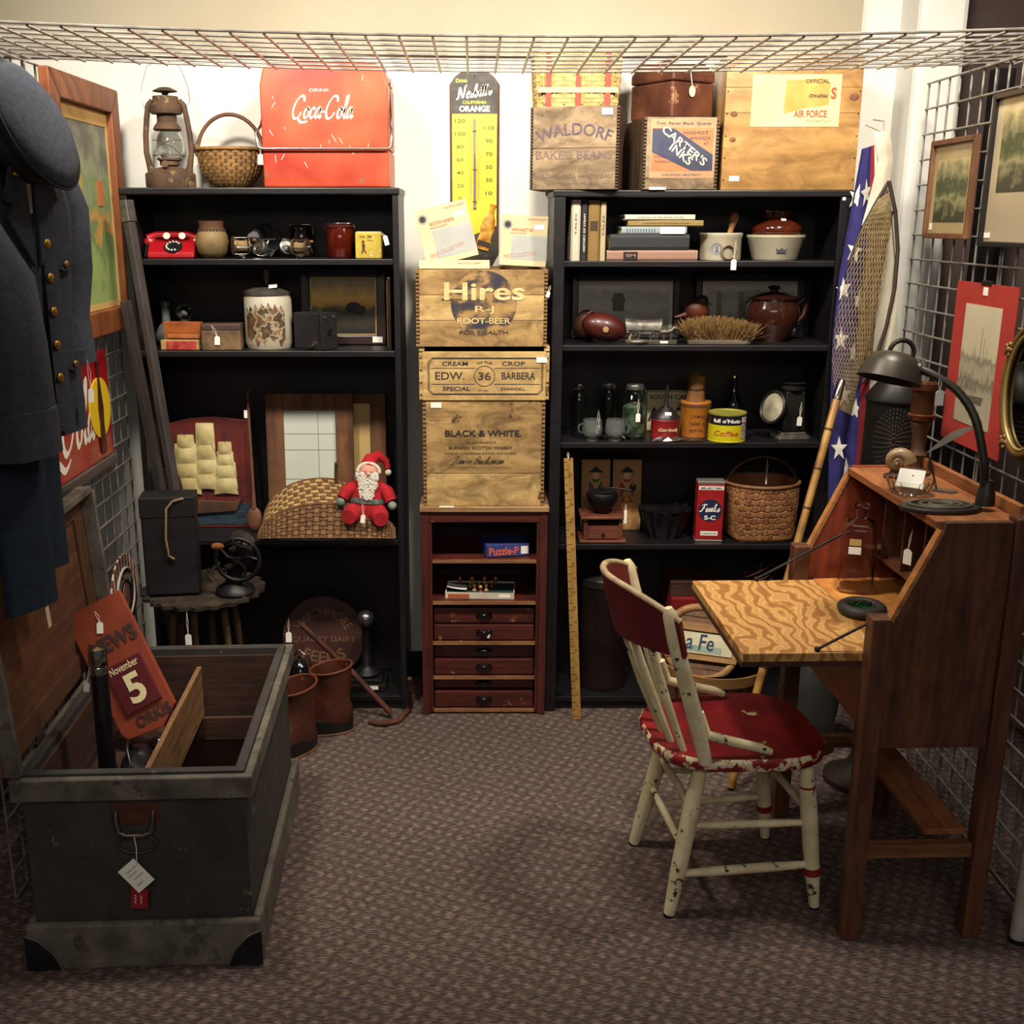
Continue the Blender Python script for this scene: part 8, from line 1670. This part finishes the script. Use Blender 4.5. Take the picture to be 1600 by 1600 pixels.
# bamboo pole
p0 = at(1316, 592, 3.475); p1 = at(1240, 870, 3.30); d = (p1 - p0); k = (p0.z - .009) / -d.z; p2 = p0 + d * k
t = thing('bamboo_pole', 'mottled bamboo pole with a metal ferrule leaning in the corner', 'pole', p2); L_n = (p0 - p2).length; t.rotation_euler = (p0 - p2).to_track_quat('Z', 'Y').to_euler()
BAM = M('bamboo', '8f6a34', stops=[(.35, '5a3318'), (.48, '9c7238'), (.7, 'b58f4e')], c2='ffffff', scale=9, stretch=(1, 1, .8), rough=.4, coat=.2)
mb = MB(); mb.tube([(0, 0, L_n * i / 12) for i in range(12)] + [(0, 0, L_n - .07)], .0125, 12); obj('cane', mb, BAM, t, smooth=60)
for i in range(1, 10):
    mb = MB(); mb.lathe([(.0127, -.004), (.0145, 0), (.0127, .004)], 14, (0, 0, L_n * i / 10.3)); obj('node', mb, M('bamboo_node', '4e2c16', rough=.5), t, smooth=50)
mb = MB(); mb.lathe([(.0135, 0), (.0145, .005), (.013, .06), (.010, .068), (0, .07)], 16, (0, 0, L_n - .07)); obj('ferrule', mb, CHROME, t, smooth=45)

# ================================================================ ON THE DESK
DT_ = DTOP - .0014
GB = M('lamp_bronze', '3c3831', '2c2925', scale=14, rough=.45, metal=.6, bump=.1)
b_ = Vector((1.135, 2.47, DT_))
t = thing('gooseneck_lamp', 'old bronze gooseneck desk lamp with a dome shade', 'desk lamp', b_)
mb = MB(); pl = [(.085 * math.cos(a) * (1 if math.cos(a) > 0 else 1.25) - .03, .052 * math.sin(a)) for a in [2 * math.pi * k / 36 for k in range(36)]]; mb.prism(pl, 0, .012, 'z'); obj('foot', mb, GB, t, bevel=.004)
mb = MB()
for f in (.75, .5, .28): mb.tube([((a - (-.04)) * f - .04, c_ * f, .0135) for a, c_ in pl], .004, 6, closed=True)
obj('cast_scroll', mb, M('bronze_light', '6e685c', '57524a', scale=20, rough=.45, metal=.5), t, smooth=60)
sh = at(1393, 580, 2.60) - b_; nk = [(.035, 0, .012), (.037, 0, .05), (.038, .0, .12), (.030, .01, .20), (.0, .03, .28), (-.06, .06, .33), (-.10, .09, .335)]
q1 = at(1537, 720, 2.47) - b_; q2 = at(1524, 655, 2.49) - b_; q3 = at(1497, 612, 2.52) - b_; q4 = at(1462, 588, 2.55) - b_; q5 = at(1440, 578, 2.57) - b_
base = at(1537, 800, 2.47) - b_; base.z = .012
path = [base, base.lerp(q1, .5), q1, q2, q3, q4, q5]
P = []
for i in range(len(path) - 1):
    p0_, p1_, p2_, p3_ = path[max(i - 1, 0)], path[i], path[i + 1], path[min(i + 2, len(path) - 1)]
    for jj in range(8):
        u = jj / 8; P.append(.5 * ((2 * p1_) + (-p0_ + p2_) * u + (2 * p0_ - 5 * p1_ + 4 * p2_ - p3_) * u * u + (-p0_ + 3 * p1_ - 3 * p2_ + p3_) * u ** 3))
P.append(path[-1])
mb = MB(); mb.tube(P, [.0095 + (.0008 if i % 2 else 0) for i in range(len(P))], 10); obj('gooseneck', mb, GB, t, smooth=30)
mb = MB(); mb.lathe([(.022, 0), (.020, .03), (.013, .05), (.012, .06)], 18, base); obj('neck_socket', mb, GB, t, smooth=45)
mb = MB(); mb.tube([q5, q5 + (sh - q5) * .55], [.020, .021], 14); obj('lamp_socket', mb, M('socket_black', '1a1816', rough=.4), t, smooth=50)
sd = MB(); sd.lathe([(.018, .040), (.030, .044), (.052, .036), (.066, .014), (.075, -.018), (.0765, -.022), (.0745, -.022), (.064, .012), (.050, .032), (.018, .036)], 36); s_ = obj('dome_shade', sd, M('shade_bronze', '33302a', '3d372f', scale=8, rough=.42, metal=.5), t, smooth=50)
s_.location = sh; s_.rotation_euler = (R(-10), R(14), 0)
price_tag(t, q4.x + .006, q4.y - .02, q4.z - .03, .036, .02, .03, -.004, 0)
c = Vector((1.085, 2.63, DT_)); t = thing('cut_glass_dish', 'cut glass dish holding a white card on the desk top', 'dish', c, -35)
mb = MB(); n = 32; vs = []; fs = []; pr = [(.030, 0), (.036, .004), (.046, .035), (.043, .035), (.033, .008), (.0001, .008)]
for (r_, z_) in pr:
    for i in range(n): a = 2 * math.pi * i / n; f = 1 + (.05 if i % 2 else 0) * (r_ > .03); vs.append((r_ * f * math.cos(a) * 1.25, r_ * f * math.sin(a), z_))
for i in range(len(pr) - 1):
    for j in range(n): fs.append((i * n + j, i * n + (j + 1) % n, (i + 1) * n + (j + 1) % n, (i + 1) * n + j))
fs.append(tuple(range(n))[::-1]); mb.add(vs, fs); obj('dish', mb, GLASS, t)
mb = MB(); mb.box((0, 0, 0), (.062, .0012, .050)); cd_ = obj('white_card', mb, PAPER, t); cd_.location = (-.0, .0, .038); cd_.rotation_euler = (R(-38), 0, 0)
mb = MB(); mb.lathe([(0, 0), (.002, 0), (0, .0004)], 8, (.004, -.001, .008), rot=(90, 0, 0)); obj('ink_dot', mb, INK, cd_)
# shell on a stand
c = Vector((1.115, 2.80, DT_)); t = thing('spiral_shell', 'large brown spiral sea shell on the desk top', 'shell', c, -20)
mb = MB(); pts = []; rs = []
for i in range(60):
    a = .35 * i; rr = .028 * math.exp(-.055 * i); pts.append((rr * math.cos(a) * 1.0, -.001 * i * .6 - .004, .044 + rr * math.sin(a))); rs.append(max(.0018, .021 * math.exp(-.055 * i)))
mb.tube(pts, rs, 12); obj('whorl', mb, M('shell_brown', '6a5238', '8a7250', scale=25, rough=.4), t, smooth=60)
mb = MB(); mb.lathe([(.03, .0), (.032, .006), (.018, .012), (.014, .022), (0, .024)], 20); obj('shell_foot', mb, M('dark_edge'), t, smooth=50)
# quill
c = Vector((1.165, 2.66, DT_)); t = thing('quill_pen', 'curved pale metal quill standing on a small flat stand', 'quill', c, -30)
mb = MB(); mb.prism([(-.045, -.012), (.04, -.016), (.05, 0), (.035, .014), (-.04, .012)], 0, .003, 'z'); obj('stand', mb, M('bronze_light'), t)
mb = MB(); mb.tube([(0, 0, .003), (-.008, 0, .03), (-.022, 0, .075), (-.03, 0, .095)], .0025, 6); obj('stem', mb, GB, t, smooth=60)
mb = MB(); mb.sheet(lambda u, v: Vector((-.032 + .105 * u, .0 + .004 * math.sin(3 * u), .094 + .075 * u ** 1.2 + (v - .5) * .022 * math.sin(math.pi * min(.98, max(.03, u))) + .012 * math.sin(math.pi * u))), 14, 3, .0015); obj('vane', mb, M('pale_metal', '9a968c', rough=.4, metal=.4), t, smooth=60)
# wooden candlestick
c = Vector((1.185, 2.845, DT_)); hh = at(1455, 598, 2.845).z - DT_
t = thing('wooden_candlestick', 'turned brown wooden candlestick with a copper cup', 'candlestick', c)
mb = MB(); mb.lathe([(0, 0), (.036, 0), (.036, .008), (.018, .018), (.016, .04), (.024, .055), (.017, .07), (.019, .11), (.025, hh * .56), (.018, hh * .60), (0, hh * .6)], 24); obj('turned_stem', mb, wood('stick_wood', '43281a', '5f3a24', 'z'), t, smooth=45)
mb = MB(); mb.lathe([(.030, hh * .601), (.036, hh * .63), (.036, hh * .66), (.030, hh * .67), (.030, hh * .92), (.036, hh * .93), (.036, hh), (.031, hh), (.027, hh * .93), (.027, hh * .66), (0, hh * .66)], 24); obj('copper_cup', mb, M('copper', '54301f', '6e432e', scale=14, rough=.35, metal=.7), t, smooth=40)
# punched tin lantern on a hidden pedestal behind the desk
c = at(1394, 738, 3.12); PZ = c.z
t = thing('dark_pedestal', 'dark wooden pedestal standing behind the desk', 'pedestal', (c.x, 3.14, 0))
mb = MB(); mb.lathe([(0, 0), (.11, 0), (.11, .02), (.05, .05), (.03, .09), (.03, PZ - .07), (.05, PZ - .04), (.11, PZ - .02), (.11, PZ - .002), (0, PZ - .002)], 28); obj('column', mb, wood('pedestal_wood', '1e120e', '301d16', 'z'), t, smooth=40)
t = thing('punched_tin_lantern', 'black punched tin lantern with pierced dots behind the desk lamp', 'lantern', (c.x, 3.14, PZ)); r = .084; hh = at(1394, 628, 3.12).z - PZ
mb = MB(); mb.lathe([(0, 0), (r, 0), (r, hh), (r * 1.06, hh + .004), (r * 1.06, hh + .012), (r * .55, hh + .07), (r * .12, hh + .11), (0, hh + .112)], 36); obj('tin_body', mb, M('lantern_black', '1c1a1a', '262322', scale=14, rough=.45, metal=.6), t, smooth=40)
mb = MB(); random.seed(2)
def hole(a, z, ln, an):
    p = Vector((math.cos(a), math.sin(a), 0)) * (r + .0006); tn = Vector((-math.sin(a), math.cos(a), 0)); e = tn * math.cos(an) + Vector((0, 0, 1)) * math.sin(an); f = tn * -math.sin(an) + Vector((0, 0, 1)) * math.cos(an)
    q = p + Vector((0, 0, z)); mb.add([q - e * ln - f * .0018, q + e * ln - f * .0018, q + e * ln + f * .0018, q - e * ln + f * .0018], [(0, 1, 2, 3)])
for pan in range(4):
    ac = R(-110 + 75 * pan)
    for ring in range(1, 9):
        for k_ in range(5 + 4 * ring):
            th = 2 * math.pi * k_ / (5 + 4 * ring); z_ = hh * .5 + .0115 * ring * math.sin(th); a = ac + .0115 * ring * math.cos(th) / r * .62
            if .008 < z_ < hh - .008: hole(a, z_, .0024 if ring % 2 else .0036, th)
obj('pierced_dots', mb, M('lit_hole_metal', '8f8880', rough=.25, metal=.9), t, kind='stuff')  # light at the punched holes put into the colour as pale metal dots
mb = MB(); mb.tube([(.035 * math.cos(a), 0, hh + .14 + .035 * math.sin(a)) for a in [2 * math.pi * k_ / 28 for k_ in range(28)]], .007, 8, closed=True); obj('ring_handle', mb, M('lantern_black'), t, smooth=60)
# bottle on the desk floor
c = Vector((1.045, 2.83, LIDZ + .0006)); t = thing('square_glass_bottle', 'clear square glass bottle with small stickers on the desk', 'bottle', c, -18)
TG = M('tinted_glass', 'f6eeea', rough=.04, glass=1, ior=1.3); hh = at(1333, 787, 2.83).z - LIDZ
def sqr(s_, z_, rr=5):
    return [(s_ * (abs(math.cos(a)) ** rr + abs(math.sin(a)) ** rr) ** (-1 / rr) * math.cos(a), s_ * (abs(math.cos(a)) ** rr + abs(math.sin(a)) ** rr) ** (-1 / rr) * math.sin(a), z_) for a in [2 * math.pi * (k_ + .5) / 32 for k_ in range(32)]]
secs = [sqr(.043, 0), sqr(.046, .004), sqr(.046, hh * .72), sqr(.040, hh * .79), sqr(.016, hh * .84, 2), sqr(.0135, hh * .94, 2), sqr(.0195, hh * .95, 2), sqr(.0195, hh, 2), sqr(.011, hh, 2), sqr(.011, hh * .85, 2), sqr(.036, hh * .775), sqr(.042, hh * .71), sqr(.042, .010), sqr(.002, .010, 2)]
vs = [p for s_ in secs for p in s_]; n = 32; fs = [(i * n + k_, i * n + (k_ + 1) % n, (i + 1) * n + (k_ + 1) % n, (i + 1) * n + k_) for i in range(len(secs) - 1) for k_ in range(n)] + [tuple(range(n))[::-1], tuple((len(secs) - 1) * n + k_ for k_ in range(n))]
mb = MB(); mb.add(vs, fs); obj('glass', mb, TG, t, smooth=35); sticker(t, -.010, -.0468, hh * .60, .03, .018, mat=M('tan_sticker', 'b59a5a', rough=.7)); sticker(t, -.010, -.0468, hh * .505, .032, .020)
# tyre ashtray
c = atZ(1346, 962, LIDZ); t = thing('tyre_ashtray', 'black tyre-shaped ashtray with a green glass insert on the desk lid', 'ashtray', (c.x + .005, c.y + .015, LIDZ + .0006))
mb = MB(); n = 40; vs = []; fs = []
for i in range(n):
    a = 2 * math.pi * i / n
    for k_ in range(10):
        q = 2 * math.pi * k_ / 10; rr = .046 + .015 * math.cos(q) * (1.08 if (i % 2 and abs(q - math.pi) > 1.7) else 1); vs.append((rr * math.cos(a), rr * math.sin(a), .015 + .0145 * math.sin(q)))
for i in range(n):
    for k_ in range(10): fs.append((i * 10 + k_, ((i + 1) % n) * 10 + k_, ((i + 1) % n) * 10 + (k_ + 1) % 10, i * 10 + (k_ + 1) % 10))
mb.add(vs, fs); obj('tyre', mb, M('rubber', '2c2827', '3b3634', scale=20, rough=.6), t, smooth=50)
mb = MB(); mb.lathe([(0, .008), (.034, .010), (.040, .024), (.037, .025), (.030, .014), (0, .012)], 28); obj('glass_insert', mb, M('green_glass', '2f6b3c', rough=.08, glass=.5, coat=.4), t, smooth=50)
for k_ in range(7):
    a = R(20 + 40 * k_); mb = MB(); cc, ss = math.cos(a) * .02, math.sin(a) * .02 + .008
    mb.add([(cc - .010, ss, .018), (cc, ss - .007, .030), (cc + .012, ss + .002, .026 + .006 * (k_ % 3)), (cc + .001, ss + .008, .022)], [(0, 1, 2, 3)]); mb.add([(cc - .010, ss, .0175), (cc, ss - .007, .0295), (cc + .012, ss + .002, .0255 + .006 * (k_ % 3)), (cc + .001, ss + .008, .0215)], [(3, 2, 1, 0)]); obj('leaf', mb, M('leaf_green', '3f7a3a', '2a5a2c', scale=40, rough=.4), t)

# ================================================================ RIGHT WALL PICTURES (face -x)
WXp = RX - .010
def wallpic(name, lab, cat, far_px, near_px, top, bot, fm, bw, d=.018):
    Yf = atX(*far_px, WXp).y; Yn = atX(*near_px, WXp).y; zt = atX(*top, WXp).z; zb = atX(*bot, WXp).z; w_ = Yf - Yn; h = zt - zb
    t = thing(name, lab, cat, (WXp, (Yf + Yn) / 2, zb), -90)
    if fm: frame_parts(t, w_, h, bw, d, fm)
    return t, w_, h
t, w_, h = wallpic('framed_landscape', 'small landscape print of trees in a narrow wooden frame', 'picture', (1456, 300), (1526, 290), (1459, 222), (1453, 372), wood('slim_frame', '5e3d28', '7a5238', 'z'), .016)
mb = MB(); mb.b(-w_ / 2 + .0165, w_ / 2 - .0165, -.006, 0, .0165, h - .0165); obj('mat_board', mb, M('tan_mat', 'a8956c', '9a8860', scale=6, rough=.5, coat=.3), t)
mb = MB(); mb.b(-w_ / 2 + .045, w_ / 2 - .045, -.0072, -.0062, h * .17, h * .80); obj('picture_sheet', mb, M('tree_print', '5a5c40', stops=[(.15, '3a3c2c'), (.35, '8a8460'), (.45, '55603c'), (.62, '3e4630'), (.78, '7d7a58'), (.95, 'b0a070')], c2='ffffff', kind='paint', scale=5, dist=.8, detail=6, rough=.5), t); sticker(t, -w_ / 2 + .035, -.0075, .035, .018, .02)
t, w_, h = wallpic('framed_picture', 'large black framed picture with a wide pale mat', 'picture', (1545, 300), (1660, 300), (1562, 148), (1540, 385), M('black_frame'), .014)
mb = MB(); mb.b(-w_ / 2 + .0145, w_ / 2 - .0145, -.006, 0, .0145, h - .0145); obj('mat_board', mb, M('pale_mat', 'a5967c', 'b0a284', scale=5, rough=.4, coat=.4), t)
mb = MB(); mb.b(-w_ / 2 + .055, w_ / 2 - .05, -.0072, -.0062, h * .36, h * .88); obj('picture_sheet', mb, M('tree_print'), t); sticker(t, -w_ / 2 + .035, -.0075, .03, .035, .014)
t, w_, h = wallpic('matted_print', 'pale harbour sketch in a bright red mat clipped to the grid', 'print', (1485, 560), (1578, 580), (1500, 438), (1471, 680), None, 0)
mb = MB(); mb.b(-w_ / 2, w_ / 2, -.003, 0, 0, h); obj('red_mat', mb, M('mat_red', 'a83328', '9c2c24', scale=8, rough=.7), t)
mb = MB(); mb.b(-w_ * .30, w_ * .30, -.0042, -.0032, h * .14, h * .87); ps = obj('sketch_sheet', mb, M('sketch', 'b0a68c', stops=[(.05, 'a39a80'), (.28, '9a9078'), (.36, '6a6252'), (.46, 'a59a80'), (.55, '7d7462'), (.62, 'b8ad90'), (1, 'c2b79a')], c2='ffffff', kind='paint', scale=9, dist=.35, detail=8, rough=.8), t)
mb = MB(); mb.b(.012, .0135, -.0048, -.0044, h * .50, h * .74); mb.b(.03, .0312, -.0048, -.0044, h * .50, h * .68); mb.prism([(-.02, h * .28), (.05, h * .28), (.06, h * .33), (-.03, h * .32)], -.0048, -.0044); obj('sketched_boat', mb, M('pencil', '5a5346', rough=.8), ps); sticker(t, 0, -.004, h * .955, .028, .022)
mb = MB(); mb.b(-.03, .03, -.006, .006, h - .004, h + .008); obj('clip', mb, BLACKMETAL, t, bevel=.002)
# oval gilt mirror
c = atX(1606, 612, WXp); t = thing('oval_mirror', 'oval mirror in an ornate gilt frame on the right grid', 'mirror', (WXp, c.y - .02, c.z - .17), -90)
GILT = M('worn_gilt', '8a6a3c', '6b4c2a', scale=25, rough=.4, metal=.5, bump=.3); ov = [2 * math.pi * k_ / 48 for k_ in range(48)]
mb = MB(); mb.tube([(.115 * math.cos(a), -.012, .17 + .16 * math.sin(a)) for a in ov], .013, 10, closed=True); obj('gilt_frame', mb, GILT, t, smooth=60)
mb = MB(); mb.tube([(.102 * math.cos(a), -.018, .17 + .147 * math.sin(a)) for a in ov], .005, 8, closed=True); obj('inner_moulding', mb, M('gilt'), t, smooth=60)
mb = MB(); mb.prism([(.105 * math.cos(a), .17 + .15 * math.sin(a)) for a in ov], -.010, -.004); obj('mirror_glass', mb, M('dark_mirror', '8a8c84', rough=.04, metal=1), t)
for (a, s_) in ((R(145), 1), (R(-125), 1), (R(90), 1), (R(-55), 1)):
    mb = MB(); q = (.125 * math.cos(a), -.02, .17 + .17 * math.sin(a))
    for k_ in range(5): mb.ball((q[0] + .014 * math.cos(k_ * 1.26), q[1], q[2] + .014 * math.sin(k_ * 1.26)), .008, 8)
    mb.ball(q, .011, 10); obj('carved_ornament', mb, GILT, t, smooth=70)
# white end post
c = atZ(1588, 1478); t = thing('white_post', 'round white metal post at the end of the right grid', 'post', (RX - .03, 2.345, 0))
t.location = (c.x + .012, c.y + .02, 0)
mb = MB(); mb.lathe([(0, .012), (.020, .012), (.020, 2.1), (0, 2.1)], 20); obj('tube', mb, M('chipped_white', 'a9a195', '948b80', scale=18, rough=.6, chips=('6e665c', .70, 20)), t, smooth=50); mb = MB(); mb.lathe([(0, 0), (.023, 0), (.023, .0118), (0, .0118)], 20); obj('rubber_cap', mb, BS, t, smooth=50)

# ================================================================ NEIGHBOUR BOOTH seen through the right grid
t = thing('black_post', 'black square post standing in the next booth beyond the right grid', 'post', (1.70, 3.74, 0)); mb = MB(); mb.b(-.03, .03, -.03, .03, .02, at(1452, 108, 3.74).z); obj('post', mb, BLACKMETAL, t, bevel=.004); mb = MB(); mb.b(-.07, .07, -.07, .07, 0, .0198); obj('foot_plate', mb, BLACKMETAL, t)
NW_ = wood('neighbour_wood', '4a3226', '5e4232', 'y', rough=.7)
t = thing('neighbour_bookshelf', 'low brown bookshelf in the next booth beyond the right grid', 'bookshelf', (2.0, 2.9, 0)); SHZ = (.06, .64, 1.05, 1.45, 1.79)
for z_ in SHZ: mb = MB(); mb.b(-.13, .13, -.74, .74, z_ - .02, z_); obj('shelf', mb, NW_, t, bevel=.002)
for y_ in (-.76, .742): mb = MB(); mb.b(-.13, .13, y_, y_ + .018, 0, 1.80); obj('side_panel', mb, NW_, t, bevel=.002)
mb = MB(); mb.b(.131, .14, -.76, .76, 0, 1.80); obj('back_panel', mb, wood('neighbour_back', '2a1e1a', '382824', 'z'), t)
random.seed(21); cols = ['8a2a28', '6b2024', 'a08058', 'b09468', '4a3a34', '7a5c3c', '34343c', 'a5987c']
cnames = {'8a2a28': 'red', '6b2024': 'dark red', 'a08058': 'tan', 'b09468': 'pale tan', '4a3a34': 'dark brown', '7a5c3c': 'brown', '34343c': 'charcoal', 'a5987c': 'cream'}
proto = {}
for si, zb in ((1, SHZ[1]),):
    y_ = -.72
    while y_ < .66:
        w_ = random.choice((.022, .028, .034, .042)); c_ = random.choice(cols[:4] if (si == 1 and y_ < .1) else cols); hh = random.uniform(.2, .29); key = (w_, c_)
        rt = thing('shelved_book', cnames[c_] + ' book standing on the bookshelf in the next booth', 'book', (1.905, 2.9 + y_ + w_ / 2, zb + .0005), -90, group='books in the next booth')
        if key not in proto:
            mb = MB(); mb.b(-w_ / 2, w_ / 2, 0, .16, 0, 1); a = obj('cover', mb, M('nb_' + c_, c_, rough=.7), rt); mb = MB(); mb.b(-w_ / 2 + .003, w_ / 2 - .003, .003, .159, 1.0005, 1.004); p_ = obj('pages', mb, M('page_edges'), rt); proto[key] = (a.data, p_.data)
        else: a = link(bpy.data.objects.new('cover', proto[key][0]), rt); p_ = link(bpy.data.objects.new('pages', proto[key][1]), rt)
        a.scale = (1, 1, hh); p_.scale = (1, 1, hh); y_ += w_ + random.choice((.001, .001, .001, .03))
